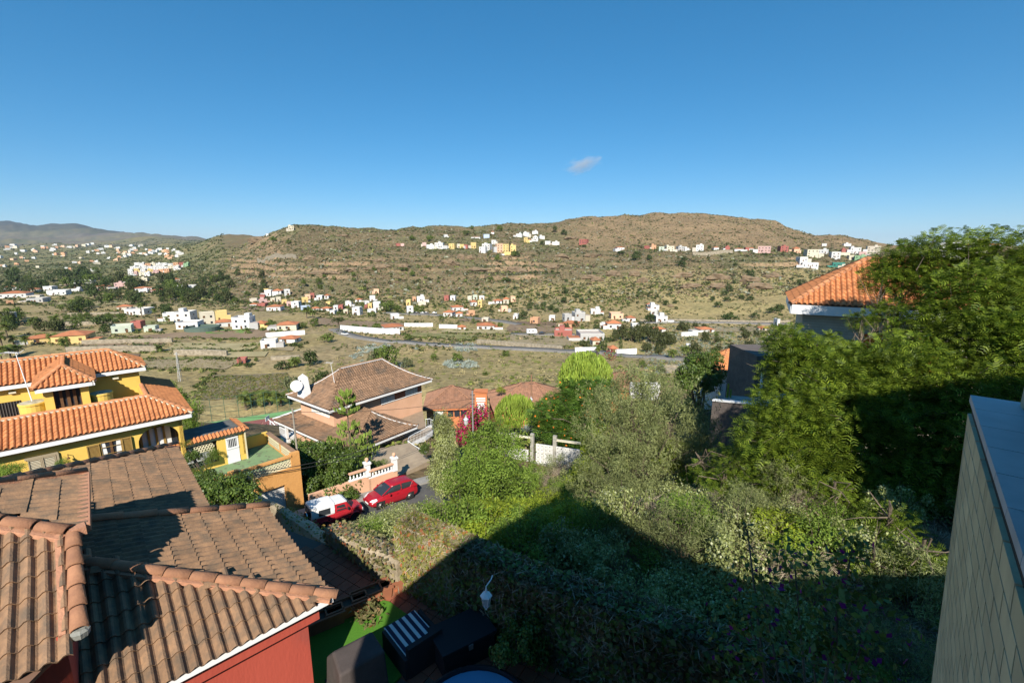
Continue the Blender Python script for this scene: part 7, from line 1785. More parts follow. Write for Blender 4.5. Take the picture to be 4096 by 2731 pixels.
for tries in range(9000):
    Y = r_.uniform(5.5, 38); X = r_.uniform(-9.5, 17)
    wallY = 11.2 - (X + 2.9) * .60 if X > -2.9 else 11.2 - (X + 2.9) * .78
    if Y < wallY + 1.0 or (Y < 5 + (X - 3) * .5 and X > 3): continue
    b, a = street_b(X, Y)
    if -14 < b < 4.4 and a < 9: continue
    if -14 < b < 4.0 and a < 12 and r_.random() < .8: continue
    if X < -5.2 and Y < 20 and (X + 5.2) < -(Y - 13) * .55: continue
    d = math.hypot(X, Y); mind = .62 + d * .028
    if any((X - q[0]) ** 2 + (Y - q[1]) ** 2 < mind * mind for q in pts_): continue
    pts_.append((X, Y))
for X, Y in pts_:
    z = tz1(X, Y); s = Y * CP - z * SP; px = 2048 + 1820 * X / s; py = 1365.5 - 1820 * (Y * SP + z * CP) / s
    if px > 3900 or px < 1150: continue
    k = kind_at(px, py - 60, r_); r = r_.uniform(.8, 1.25) * (1 + Y * .008) * (.85 if k == 'twig' else 1)
    hh = r * r_.uniform(1.0, 1.7)
    lim = np.interp(px, [1150, 1215, 1330, 1420, 1480, 1560, 1610, 1680, 1760, 1900, 2000], [2190, 2175, 2135, 2085, 2030, 1985, 1930, 1865, 1812, 1772, 1742])
    for _ in range(4):
        zt = z + hh * 1.08; st = Y * CP - zt * SP; pyt = 1365.5 - 1820 * (Y * SP + zt * CP) / st
        if pyt < lim: hh *= .7; r *= .85
    if pyt < lim or r < .42: continue
    cand.append((px, k, X, Y, z, r, hh))
cand.sort(key=lambda e: e[0])
cnt_k = {}
for px, k, X, Y, z, r, hh in cand:
    i = cnt_k.get(k, 0); cnt_k[k] = i + 1
    shrub(k, (X, Y, z - .15), r, hh, '%s, %s of its kind from left in the overgrown plot' % (desc[k], nth(i)), PLOT)
# ground creepers: one tangled layer under the shrubs
nr = np.random.default_rng(55)
X = nr.uniform(-9, 18, 3400); Y = nr.uniform(5.5, 40, 3400)
bb = (X - R0.x) * RN.x + (Y - R0.y) * RN.y; aa = (X - R0.x) * RD.x + (Y - R0.y) * RD.y
keep = (~((bb > -14) & (bb < 3.8) & (aa < 12))) & (Y > 11.6 - (X + 2.9) * .6 + .6) & (X > -5.2 - (Y - 13) * .5); X, Y = X[keep], Y[keep]; n = len(X)
scrub('undergrowth', 'tangled dry weeds and low leaves under the shrubs', X, Y, nr.uniform(.35, .7, n), pick(nr, n, [SC_DRY, (0.13, 0.16, 0.05), (0.2, 0.21, 0.09), SC_TAN], [3, 3, 2, 1]), 22, .42, 56, aspect=.3)

# ---- trees with real branches
def branching(mb, p, d, L, r, depth, r_, tips, spread=.55, up=.15, k=3):
    pts = [p]; q = p; dd = d.copy()
    for j in range(3):
        dd = (dd + Vector((r_.uniform(-.25, .25), r_.uniform(-.25, .25), r_.uniform(-.1, .15) + up * .3))).normalized(); q = q + dd * (L / 3); pts.append(q)
    mb.tube(pts, r, 6 if depth > 1 else 4, r * .6, False)
    if depth == 0: tips.append((q, dd)); return
    for i in range(k):
        a = (dd + Vector((r_.uniform(-1, 1), r_.uniform(-1, 1), r_.uniform(-.4, .7))) * spread).normalized(); branching(mb, q, a, L * r_.uniform(.6, .85), r * .6, depth - 1, r_, tips, spread, up, k)
    if depth >= 1: tips.append((q, dd))
# grey olive tree (wild olive) in the middle of the plot
def olive_tree(name, label, base, centers, kind='grey', r0=.16, seed=3):
    t = thing(name, label, 'tree', base); mb = MB(); r_ = random.Random(seed); B = Vector(base)
    for c, rad, hh in centers:
        c = Vector(c); mid = B.lerp(c, .5) + Vector((r_.uniform(-.3, .3), r_.uniform(-.3, .3), .3))
        mb.tube([(0, 0, -.3), mid - B, c - B], r0, 6, r0 * .35)
        for k in range(5): mb.tube([mid - B, (c - B) + Vector((r_.uniform(-1, 1), r_.uniform(-1, 1), r_.uniform(-.3, .8))) * rad * .8], r0 * .3, 4, .012, False)
        o = link('crown', r_.choice(KINDS[kind]), t); o.location = c - B - ZU * hh * .5; o.scale = (rad, rad, hh / 1.3); o.rotation_euler = (r_.uniform(-.2, .2), r_.uniform(-.2, .2), r_.uniform(0, 6.28))
    mb.build('trunk', M_trunk, t)
    return t
def cs(lst): return [(atS(px, py, s), rp_ * s / 1820, hp_ * s / 1820) for px, py, s, rp_, hp_ in lst]
olive_tree('olive_tree', 'broad grey olive tree standing above the overgrown plot', Vector((7.6, 25.0, tz1(7.6, 25))), cs([(2560, 1640, 29, 170, 330), (2450, 1700, 28, 150, 300), (2690, 1690, 28, 165, 340), (2590, 1760, 26, 190, 330), (2420, 1850, 25, 150, 260), (2560, 1900, 24, 170, 260), (2740, 1800, 26, 120, 280), (2480, 1580, 30, 120, 180), (2640, 1570, 30, 110, 170)]))
olive_tree('wild_olive', 'smaller grey twiggy tree below the broad olive tree', Vector((6.0, 20.5, tz1(6.0, 20.5))), cs([(2470, 1990, 22, 150, 220), (2360, 1960, 22.5, 120, 200), (2600, 2010, 22, 130, 190)]), seed=4)
olive_tree('vine_covered_tree', 'yellow green vine-covered tree left of the grey olive', Vector((4.6, 27, tz1(4.6, 27))), cs([(2390, 1770, 29, 70, 170), (2350, 1890, 26, 90, 150), (2680, 1860, 26, 90, 150), (2760, 1930, 25, 60, 160)]), 'lime', seed=5)
olive_tree('leafy_tree', 'bright green feathery tree in front of the white block wall', Vector((-2.0, 31, tz1(-2.0, 31))), cs([(1960, 1760, 34, 120, 200), (2030, 1790, 33, 110, 180), (1900, 1850, 31, 120, 200), (2010, 1900, 29, 140, 190), (1860, 1930, 28, 110, 180), (1990, 1700, 36, 60, 90)]), 'green', seed=6)
olive_tree('ivy_column', 'tall column of brownish ivy left of the street lamp', Vector((-5.2, 37, -20.5)), cs([(1775, 1680, 38, 50, 120), (1780, 1740, 38, 58, 150), (1785, 1800, 37.5, 66, 160), (1770, 1870, 36, 70, 170), (1800, 1920, 34, 80, 150)]), 'pale', seed=7)
olive_tree('hedge', 'large ivy hedge in front of the peach house', Vector((-13.8, 35.0, -20)), cs([(1255, 1810, 40, 90, 110), (1320, 1830, 39, 95, 130), (1380, 1860, 38, 80, 140), (1200, 1800, 41, 70, 90), (1310, 1900, 37, 90, 160), (1370, 1930, 36, 75, 150), (1300, 1960, 35.5, 80, 130), (1400, 1830, 40, 50, 100), (1250, 1880, 38, 70, 150), (1395, 1985, 35, 50, 70)]), 'ivy', seed=8)
olive_tree('dark_tree', 'dark glossy-leaved tree beside the orange garage', Vector((-14.5, 23.5, -19)), cs([(870, 1955, 24, 95, 130), (950, 1970, 24, 90, 140), (900, 2020, 23.5, 110, 160), (815, 1905, 25, 60, 80), (985, 1930, 25, 50, 90), (770, 1830, 26, 45, 60), (830, 1990, 23, 90, 150)]), 'ivy', seed=9)
olive_tree('pine_tree', 'dark pine behind the yellow house', Vector((-32, 46, -28)), cs([(690, 1590, 50, 70, 150), (720, 1640, 49, 80, 140), (750, 1690, 48, 60, 130), (660, 1560, 52, 55, 90), (735, 1760, 46, 60, 120)]), 'green', seed=10)
olive_tree('dense_tree', 'dense round dark green tree left of the orange roof', Vector((21, 48, -20)), cs([(2790, 1450, 50, 75, 110), (2830, 1490, 49, 80, 120), (2760, 1510, 48, 70, 130), (2850, 1430, 50, 50, 70), (2800, 1540, 48, 80, 110)]), 'ivy', seed=11)
for i, (px, py, s, r) in enumerate([(10, 1905, 22, 34), (55, 1895, 22, 36), (255, 1850, 21, 22)]):
    shrub('green', atS(px, py + 30, s), r * s / 1820 * 1.4, r * s / 1820 * 2.6, ['leafy shrub at the left edge against the yellow wall', 'leafy shrub second from the left edge against the yellow wall', 'small leafy shrub below the closed louvred window'][i], None)
for i, (px, py) in enumerate([(728, 1785), (757, 1775)]):
    p = atS(px, py, 30.2); t = thing('potted_plant', ['rust leaved plant at left on the block ledge by the arch', 'rust leaved plant at right on the block ledge by the arch'][i], 'plant', p - ZU * .2)
    o = link('foliage', bush_mesh('foliage', 700 + i, L_creep2, 14, 30, .85, .3, .14, .5, .8), t); o.scale = (.35, .35, .4)
# trees to the left of the peach house base, garden greenery
for i, (k, px, py, s, r, l) in enumerate([('green', 1110, 1785, 44, .9, 'small green shrub between the garage and the peach house porch'), ('lime', 1075, 1760, 46, .8, 'yellow green shrub behind the garage parapet'), ('ivy', 1500, 1870, 38, .7, 'leafy plant behind the first baluster post'), ('green', 1530, 1855, 39, .6, 'potted green plant behind the balustrade'),
    ('ivy', 1700, 1800, 42, .7, 'dark plant under the raised terrace'), ('green', 850, 1835, 27, .7, 'shrub beside the shed on the garage terrace'), ('pale', 1330, 2010, 34, .5, 'weeds at the foot of the ivy hedge'), ('lime', 2005, 1560, 78, 1.0, 'yellowish shrub beside the brown roof'), ('green', 1990, 1800, 40, 1.2, 'green shrub at the left end of the white block wall')]):
    shrub(k, atS(px, py + 15, s), r, r * 1.4, l, None)

# ---- creeper leaves on the walls
def wall_leaves(name, label, pts, zb, thick, n, mats, size, seed, top=True, dens=1.0, parent=None):
    nr = np.random.default_rng(seed); P = [Vector(p) for p in pts]; seg = [(P[i], P[i + 1]) for i in range(len(P) - 1)]; tot = sum((b - a).length for a, b in seg)
    for mi, mt in enumerate(mats):
        V = []; N = []
        for a, b in seg:
            m = int(n / len(mats) * (b - a).length / tot); d = (b - a); d.z = 0; d.normalize(); s = Vector((d.y, -d.x, 0))
            for i in range(m):
                q = a.lerp(b, nr.uniform()); u = nr.uniform()
                if u < .5: q = q + s * (thick / 2 + nr.uniform(.0, .12)) - ZU * (nr.uniform() ** 1.3 * (q.z - zb)); nn = s + ZU * .3
                elif u < .62: q = q - s * (thick / 2 + nr.uniform(.0, .1)) - ZU * (nr.uniform() ** 1.5 * (q.z - zb)); nn = -s + ZU * .3
                else:
                    if not top: continue
                    q = q + s * nr.uniform(-.5, .5) * thick + ZU * nr.uniform(.02, .16); nn = ZU
                V.append(tuple(q)); N.append(tuple(nn))
        V, F = leaf_quads(np.array(V), np.array(N), size * (1.0 if mi < 2 else 2.2), .8 if mt is not L_twig else .06, nr, .45)
        o = link('creeper', np_mesh('creeper', V, F, mt)); tag(o, label + [' (leaves)', ' (second growth)', ' (stems)'][mi % 3] if False else label, None, None, 'stuff')
        o.name = name
ctr = lambda pts: pts
wall_leaves('creeper_leaves', 'red and green creeper leaves over the low garden wall', [w2a, w2b], -10, .66, 2400, [L_creep, L_twig], .11, 61)
wall_leaves('creeper_leaves', 'reddening creeper over the sunlit end of the ivy wall', [w3[0] + Vector((-.15, .1, 0)), w3[1]], -9.0, .62, 9000, [L_creep, L_creep2, L_twig], .105, 62)
wall_leaves('ivy_leaves', 'dark ivy hanging over the garden wall', w3[1:], -9.0, .6, 16000, [L_ivy, L_autumn, L_twig], .12, 63)
wall_leaves('creeper_leaves', 'sparse creeper on the alley wall', w1[1:], -13, .52, 700, [L_creep2, L_twig], .12, 64)
# red-leaved plants on the sunlit edging
nr = np.random.default_rng(66); c = gp(1475, 2470)
P = np.stack([c.x + nr.normal(0, .16, 260), c.y + nr.normal(0, .2, 260), GZ + nr.uniform(.02, .35, 260)], 1)
V, F = leaf_quads(P, np.tile([0, 0, 1.0], (260, 1)), np.full(260, .13), .5, nr, .6)
t_ = thing('bedding_plant', 'red and green leaved plant on the sunlit lawn edge', 'plant', (c.x, c.y, GZ)); o = link('foliage', np_mesh('foliage', V, F, L_creep), t_); o.location = -t_.location
# potted ivy by the pool
shrub('ivy', gp(2080, 2700) + ZU * .3, .65, 1.1, 'dark potted ivy in the shade beside the pool', None, 'potted_ivy')

# ---- bougainvilleas
def bougainvillea(name, label, base, centers, bract, leaf, rate, sz, seed):
    t = thing(name, label, 'bougainvillea', base); nr = np.random.default_rng(seed); B = Vector(base); mb = MB()
    Pl, Nl, Pb_, Nb_ = [], [], [], []
    for c, rad, n in centers:
        c = Vector(c); mb.tube([(0, 0, -.2), (c - B) * .5 + Vector((nr.normal(0, .1), nr.normal(0, .1), .2)), c - B], .03, 5, .012)
        q = nr.normal(0, 1, (n, 3)); q /= np.linalg.norm(q, axis=1, keepdims=True); P = np.array(c - B) + q * rad * nr.uniform(.3, 1, (n, 1)); m = nr.uniform(0, 1, n) < rate
        Pb_.append(P[m]); Nb_.append(q[m]); Pl.append(P[~m]); Nl.append(q[~m])
    mb.build('stems', M_trunk, t)
    V, F = leaf_quads(np.concatenate(Pl), np.concatenate(Nl), np.full(sum(map(len, Pl)), sz), .55, nr, .6); link('leaves', np_mesh('leaves', V, F, leaf), t)
    V, F = leaf_quads(np.concatenate(Pb_), np.concatenate(Nb_), np.full(sum(map(len, Pb_)), sz * .8), .8, nr, .8); link('bracts', np_mesh('bracts', V, F, bract), t)
def cb(lst): return [(atS(px, py, s), r * s / 1820, n) for px, py, s, r, n in lst]
bougainvillea('bougainvillea', 'crimson bougainvillea cascading beside the street lamp', atS(1885, 1790, 50), cb([(1900, 1670, 52, 55, 900), (1870, 1700, 51, 50, 800), (1850, 1740, 50, 35, 500), (1930, 1650, 53, 40, 500), (1850, 1760, 49, 30, 350)]), L_boug, L_green, .62, .26, 71)
bougainvillea('bougainvillea', 'pink flowering shrub below the valley road', hit(2440, 1440), [(hit(2440, 1440) + ZU * 2, 3.0, 300)], L_boug, L_green, .5, .6, 72)
bougainvillea('bougainvillea', 'dark purple bougainvillea in the shade close to the window', Vector((4.2, 4.8, -8.6)), cb([(3410, 2190, 6.2, 90, 90), (3180, 2270, 6.8, 150, 150), (3050, 2330, 7, 160, 160), (3350, 2350, 6, 160, 170), (3000, 2480, 6.5, 170, 170), (3250, 2550, 6, 190, 200), (3480, 2480, 5.6, 170, 160), (3400, 2650, 5.6, 160, 140), (2950, 2650, 6.5, 150, 130), (2990, 2120, 7, 40, 22)]), L_purple, L_ivy, .09, .105, 73)

# ---- euphorbia candelabra balls
def euphorbia(label, c, r, base, n, seed):
    t = thing('candelabra_euphorbia', label, 'cactus', base); r_ = random.Random(seed); B = Vector(base); c = Vector(c); V = []; F = []; mb = MB()
    mb.tube([(0, 0, -.5), (0, 0, (c - B).z - r * .5)], r * .09, 8, r * .07)
    for k in range(14):
        a = 6.283 * k / 14; mb.tube([Vector((0, 0, (c - B).z - r * .6)), (c - B) + Vector((math.cos(a), math.sin(a), 0)) * r * .55 - ZU * r * .15], r * .035, 5, r * .03, False)
    mb.build('trunk', M_trunk, t)
    m = MB()
    for i in range(n):
        # stems stand upright all over a ball
        z = 1 - (i + .5) / n * 1.35; a = i * 2.39996; q = math.sqrt(max(0, 1 - z * z)); d = Vector((q * math.cos(a), q * math.sin(a), z))
        rr = r * (.86 + r_.uniform(-.08, .14)); top = (c - B) + Vector((d.x * rr, d.y * rr, d.z * rr * .95)); L = r * r_.uniform(.22, .36)
        out = Vector((d.x, d.y, 0)) * L * .25; w = r * .034
        k0 = len(m.v); p0 = top - ZU * L * .75 - out; p1 = top - ZU * L * .2; p2 = top + ZU * L * .12
        for p, ww in ((p0, w * .8), (p1, w), (p2, w * .55)):
            for j in range(4): th = math.pi / 2 * j + a; m.v.append((p.x + ww * math.cos(th), p.y + ww * math.sin(th), p.z))
        for l in range(2):
            for j in range(4): m.f.append((k0 + l * 4 + j, k0 + l * 4 + (j + 1) % 4, k0 + l * 4 + 4 + (j + 1) % 4, k0 + l * 4 + 4 + j))
        m.f.append((k0 + 8, k0 + 9, k0 + 10, k0 + 11))
    o = m.build('stems', L_cand, t); o['kind'] = 'stuff'
euphorbia('huge ball-shaped candelabra euphorbia above the flowering tree', atS(2342, 1505, 62), 108 * 62 / 1820, atS(2342, 1640, 62), 1150, 1)
euphorbia('smaller ball-shaped candelabra euphorbia in front of the brown roof', atS(2062, 1652, 56), 84 * 56 / 1820, atS(2062, 1730, 56), 700, 2)

# ---- feathery trees
def frond_cloud(nr, C, rad, n, flat=.8, size=.34, out=.6):
    """feathery leaves radiating from twig ends: each has pairs of thin pinnae"""
    V = []
    q = nr.normal(0, 1, (n, 3)); q /= np.linalg.norm(q, axis=1, keepdims=True)
    P = np.array(C) + q * rad * np.array([1, 1, flat]) * (nr.uniform(0, 1, (n, 1)) ** .45)
    d = q * np.array([1, 1, .35]) * out + nr.normal(0, .45, (n, 3)); d /= np.linalg.norm(d, axis=1, keepdims=True)
    up = np.tile([0, 0, 1.0], (n, 1)) + nr.normal(0, .35, (n, 3)); s = np.cross(d, up); s /= np.linalg.norm(s, axis=1, keepdims=True) + 1e-9; w = np.cross(s, d)
    L = (size * nr.uniform(.7, 1.25, n))[:, None]
    for k in range(4):
        t = .15 + .25 * k; b = P + d * L * t - np.array([0, 0, 1]) * L * (t ** 2) * .25; ln = L * .42 * math.sin(math.pi * (.25 + .18 * k))
        for sg in (-1, 1):
            tip = b + s * ln * sg + d * ln * .55 - w * ln * .12; hw = d * ln * .17
            V.append(np.stack([b - hw * .6, b + hw, tip + hw * .5, tip - hw], 1))
    return np.concatenate(V).reshape(-1, 3)
def feathery_tree(name, label, base, clumps, leaf, dens, size, seed, trunk_r=.18, extra=None):
    t = thing(name, label, 'tree', base); B = Vector(base); nr = np.random.default_rng(seed); mb = MB(); r_ = random.Random(seed); VV = []
    fork = Vector((0, 0, 0)) + ZU * 2.2
    mb.tube([(0, 0, -.5), (0.05, .05, 1.1), fork], trunk_r, 8, trunk_r * .8)
    for c, rad in clumps:
        c = Vector(c) - B; mid = fork.lerp(c, .5) + Vector((r_.uniform(-.4, .4), r_.uniform(-.4, .4), r_.uniform(.0, .6)))
        mb.tube([fork, mid, c], trunk_r * .45, 6, .03, False)
        for k in range(9):
            e = c + Vector((r_.gauss(0, .6), r_.gauss(0, .6), r_.gauss(0, .35))) * rad; m2 = mid.lerp(e, .6) + Vector((r_.gauss(0, .2), r_.gauss(0, .2), r_.gauss(0, .2)))
            mb.tube([mid.lerp(c, .5), m2, e], .028, 4, .006, False)
        VV.append(frond_cloud(nr, c, rad, int(dens * rad ** 2.2), size=size))
    mb.build('trunk', M_trunk, t)
    V = np.concatenate(VV); link('crown', np_mesh('crown', V, np.arange(len(V)).reshape(-1, 4), leaf), t)
    if extra:
        ne, mt, sz = extra; idx = nr.integers(0, len(V), ne); P = V[idx] + nr.normal(0, .1, (ne, 3)); P[:, 2] += .1
        A, F = leaf_quads(P, np.tile([0, -.4, 1.0], (ne, 1)), np.full(ne, sz), .8, nr, .7); link('blossoms', np_mesh('blossoms', A, F, mt), t)
    return t
def cf(lst): return [(atS(px, py, s), r * s / 1820) for px, py, s, r in lst]
feathery_tree('feathery_tree', 'tall dark feathery-leaved tree filling the right side', Vector((15.0, 17.5, tz1(15.0, 17.5))), cf([
    (3620, 1050, 21, 110), (3790, 1020, 20, 130), (3990, 1030, 19, 150), (3530, 1110, 21, 80), (3720, 1150, 20, 120), (3930, 1190, 18, 180), (4140, 1150, 18, 180),
    (3760, 1330, 18.5, 170), (3980, 1400, 17, 200), (4150, 1350, 16, 200), (3150, 1370, 19, 95), (3230, 1450, 18.5, 125), (3330, 1400, 19, 80), (3120, 1490, 19, 80), (3420, 1490, 18, 150), (3620, 1470, 17.5, 170), (3820, 1580, 16.5, 190),
    (3150, 1620, 18, 140), (3330, 1660, 17.5, 160), (3560, 1660, 17, 180), (3060, 1740, 18, 120), (3230, 1800, 17.5, 130), (3430, 1830, 17, 150), (3680, 1790, 16.5, 160), (3800, 1880, 15.5, 150), (3600, 1960, 16, 130), (3450, 1280, 20, 50), (3560, 1240, 20, 55), (4050, 1600, 15.5, 200), (3960, 1760, 15, 170)]), L_feather, 640, .30, 81, .22)
feathery_tree('flame_tree', 'spreading dark green tree dotted with orange flowers', atS(2330, 1790, 48), cf([(2220, 1640, 50, 75), (2300, 1590, 52, 80), (2380, 1570, 52, 70), (2280, 1690, 49, 85), (2200, 1700, 48, 60), (2350, 1650, 50, 80), (2310, 1760, 47, 60), (2160, 1670, 48, 45), (2420, 1560, 53, 50), (2240, 1760, 47, 50)]), L_flamb, 130, .75, 82, .2, (420, L_orange, .22))
for i, (px, py, s, r) in enumerate([(2950, 1850, 18.5, 100), (3100, 1930, 17.5, 120), (2900, 1940, 18.5, 80), (3330, 2000, 16, 110), (3550, 2110, 14, 120), (3680, 2250, 12, 110), (2820, 1880, 19.5, 60), (3480, 2280, 12.5, 110)]):
    c = atS(px, py, s); b = Vector((c.x, c.y, min(tz1(c.x, c.y), c.z - 1.5)))
    feathery_tree('feathery_bush', 'dark feathery bush, %s from back left under the tall feathery tree' % nth(i), b, [(c, r * s / 1820), (c + Vector((.4, .3, -.4)), r * s / 1820 * .8)], L_feather, 650, .2, 83 + i, .05)
# ---- Norfolk Island pine in front of the peach house
L_lime2 = leafmat('needle_green', (0.13, 0.20, 0.03), (0.24, 0.32, 0.06), trans=0.1)
def norfolk():
    top = atS(1384, 1588, 41.0); base = Vector((top.x + .25, top.y - .3, -21.5))
    t = thing('norfolk_pine', 'young Norfolk Island pine with tiered branches before the peach house', 'tree', base); H = top.z - base.z
    MB().tube([(0, 0, 0), (-.12, .15, H * .5), (-.25, .3, H)], .11, 7, .03).build('trunk', M_trunk, t)
    nr = np.random.default_rng(17)
    tiers = [(.985, .75, .9), (.90, 1.1, .75), (.79, 1.35, .55), (.64, 1.0, .35), (.50, 1.9, .22), (.42, 2.3, .1), (.34, 2.5, .05), (.26, 2.4, .0)]
    for f, L, el in tiers:
        P = []; mb = MB()
        for k in range(6):
            a = 6.283 * k / 6 + f * 7; d = Vector((math.cos(a), math.sin(a), el)).normalized(); o_ = Vector((-.25 * f, .3 * f, H * f)); tip = o_ + d * L + ZU * L * .12
            mb.tube([o_, o_ + d * L * .5, tip], .02, 4, .01, False)
            s = Vector((-math.sin(a), math.cos(a), 0))
            for j in range(34):
                u = .4 + .6 * nr.uniform(); q = o_.lerp(tip, u) + s * nr.normal(0, .13 * (1.2 - u * .5) + .05) * L * .6
                P.append((q, (ZU + d * .25 + s * nr.normal(0, .12)).normalized()))
        br = mb.build('branch', M_trunk, t)
        m = MB()
        for q, dn in P: m.tube([q - ZU * .08, q + dn * nr.uniform(.16, .34)], .055, 4, .02, False)
        m.build('needles', L_lime2, br)
norfolk()
# ================================================================ more buildings, street furniture, the court, the sky's cloud
M_browntile = mat('brown_field_tile', (0.33, 0.17, 0.10), (0.26, 0.135, 0.085), scale=2.5, isl=0.14, rnd=0.1, col3=(0.20, 0.12, 0.08), s3=0.8)
M_salmon = mat('salmon_wall', (0.62, 0.22, 0.09), (0.55, 0.19, 0.08), scale=1)
def hip_house(name, label, O, e1, e2, L, W, ze, rise, wallh, tile, pitch, course, wmat, fmat, over=.6, lim=0, capm=None, fdep=.25, mort=None):
    """rectangular house under a hip roof: O is the eave corner, e1 the long way, e2 the short way"""
    t = thing(name, label, 'house', (O.x, O.y, ze - wallh)); O = Vector((O.x, O.y, ze)); h = W / 2; ang = math.degrees(math.atan2(rise, h)); b = math.hypot(h, rise); c = [999 if not lim else 300 - lim]
    tiled(t, O, e1, slope_up(e2, ang), [(0, 0), (L, 0), (L - h, b), (h, b)], tile, pitch, course, c, deckmat=M_deck)
    tiled(t, O, e2, slope_up(e1, ang), [(0, 0), (W, 0), (h, b)], tile, pitch, course, c, deckmat=M_deck)
    tiled(t, O + e1 * L, e2, slope_up(-e1, ang), [(0, 0), (W, 0), (h, b)], tile, pitch, course, [999], deckmat=M_deck)
    tiled(t, O + e2 * W, e1, slope_up(-e2, ang), [(0, 0), (L, 0), (L - h, b), (h, b)], tile, pitch, course, [999], deckmat=M_deck)
    r0, r1 = O + (e1 + e2) * h + ZU * rise, O + e1 * (L - h) + e2 * h + ZU * rise
    for a_, b_ in ((O, r0), (O + e2 * W, r0), (O + e1 * L, r1), (O + e1 * L + e2 * W, r1), (r0, r1)):
        caps(t, a_, b_, capm, .42, lift=.05)
        if mort: part(ribbon(a_, b_, .3, .06), 'hip_mortar', mort, t)
    i = .1
    for a_, b_ in ((O, O + e1 * L), (O, O + e2 * W), (O + e1 * L, O + e1 * L + e2 * W)):
        ctr_ = O + e1 * L / 2 + e2 * W / 2; inw = (ctr_ - (a_ + b_) / 2); inw.z = 0; inw.normalize(); d = (b_ - a_).normalized()
        part(ribbon(a_ + inw * i + d * i - ZU * (fdep / 2 + .05), b_ + inw * i - d * i - ZU * (fdep / 2 + .05), .12, fdep), 'fascia', fmat, t)
    w0 = O + (e1 + e2) * over
    part(MB().prism([w0.xy, (w0 + e1 * (L - 2 * over)).xy, (w0 + e1 * (L - 2 * over) + e2 * (W - 2 * over)).xy, (w0 + e2 * (W - 2 * over)).xy], ze - wallh - 3, ze - .08), 'wall', wmat, t)
    return t, w0
ftile = tile_mesh('roof_tile', .34, .45, .05, 1, M_browntile, seg=4, pan=.3, over=.05); fcap = cap_mesh('ridge_tile', .13, .5, M_browntile)
e1, e2 = rot2(62), rot2(-28)
O = atS(1975, 1648, 74); t, w0 = hip_house('brown_roofed_house', 'low orange house with wide brown hip roof behind the small euphorbia', O, rot2(80), rot2(-10), 13.5, 11, O.z, 3.0, 4, ftile, .34, .45, M_salmon, M_salmon, capm=fcap)
O = atS(1690, 1638, 76); t, w0 = hip_house('brown_roofed_house', 'low orange house with brown roof right of the peach house', O, rot2(84), rot2(-6), 9.5, 9, O.z, 2.6, 4, ftile, .34, .45, M_salmon, M_salmon, capm=fcap)
q = w0 + rot2(84) * 4.0 - rot2(-6) * .05
for k in range(3): part(MB().obox(q + rot2(84) * (1.1 * k) - ZU * 1.0, rot2(84) * .45, rot2(-6) * .05, ZU * .6), 'window', M_darkglass, t)
part(MB().obox(q - rot2(84) * 2.0 - ZU * 1.0, rot2(84) * .8, rot2(-6) * .06, ZU * .9), 'white_panel', M_whitep, t)
ch = thing('orange_chimney', 'orange chimney with white louvres between the brown roofs', 'chimney', atS(1925, 1640, 76))
MB().box(-1.0, 1.0, -.7, .7, -2, 3.2).build('stack', M_salmon, ch); MB().box(-1.15, 1.15, -.85, .85, 3.2, 3.45).build('cap', M_salmon, ch); MB().box(-.6, .6, -.73, -.70, -.8, 1.6).build('white_panel', M_whitep, ch)
for z in (1.8, 2.2): MB().box(-.75, .75, -.8, -.70, z, z + .2).build('louvre', M_whitep, ch)
O = atS(2440, 1560, 72); hip_house('brown_roofed_house', 'small brown roofed house behind the huge euphorbia', O, rot2(84), rot2(-6), 7, 7, O.z, 2.2, 3.5, ftile, .34, .45, M_salmon, M_salmon, capm=fcap)
p = atS(2580, 1545, 66); tag(MB().box(p.x - 2.2, p.x + 2.2, p.y - .15, p.y + .15, p.z - 2, p.z + .6).build('white_wall', M_whitep), 'white garden wall seen over the olive tree', 'wall')
# white pierced block wall with concrete posts
def block_wall():
    a, b = atS(1985, 1795, 47), atS(2350, 1850, 43); t = thing('block_wall', 'white patterned block wall with concrete posts and top beams', 'wall', a)
    d = (b - a); d.z = 0; L = d.length; d.normalize(); n = Vector((d.y, -d.x, 0)); zt = lambda s: a.z + (b.z - a.z) * s / L
    M_post = mat('raw_concrete', (0.42, 0.40, 0.34), (0.32, 0.30, 0.25), scale=2, bump=.4)
    blk = MB().box(-.19, .19, -.07, .07, -.19, .19).mesh('block', mat('white_block', (0.74, 0.73, 0.69), (0.62, 0.60, 0.55), scale=4, rnd=.06))
    slot = MB().box(-.05, .05, -.012, .012, -.03, .03).mesh('block_hole', M_black)
    nc = int(L / .4)
    for i in range(nc):
        s = .2 + .4 * i; top = 2.1 if s > L * .42 else 1.45
        if L * .38 < s < L * .45: continue
        for j in range(int(top / .4)):
            o = link('block', blk, t); p = a + d * s; p.z = zt(s) - .6 + .4 * j; o.matrix_basis = Matrix.Translation(p - t.location) @ Matrix((d, -n, ZU)).transposed().to_4x4()
            h = link('block_hole', slot, o); h.location = (.06, -.072, .05)
    for s, hh in ((.0, 1.9), (L * .2, 2.6), (L * .415, 2.8), (L * .66, 2.9), (L, 2.6)):
        p = a + d * s; p.z = zt(s); part(MB().obox(p + ZU * (hh / 2 - 1.0), d * .17, n * .14, ZU * (hh / 2 + .4)), 'post', M_post, t)
    for s0, s1, h0 in ((0, L * .41, 1.75), (L * .66, L, 1.85)):
        p, q_ = a + d * s0, a + d * s1; p.z, q_.z = zt(s0) + h0, zt(s1) + h0; part(ribbon(p, q_, .16, .18), 'beam', M_cream, t)
    p, q_ = a + d * L * .4 - ZU * 1.3, a + d * L - ZU * 1.3; p.z, q_.z = zt(L * .4) - 1.4, zt(L) - 1.4; part(ribbon(p, q_, .26, 1.1), 'plinth', M_post, t)
block_wall()
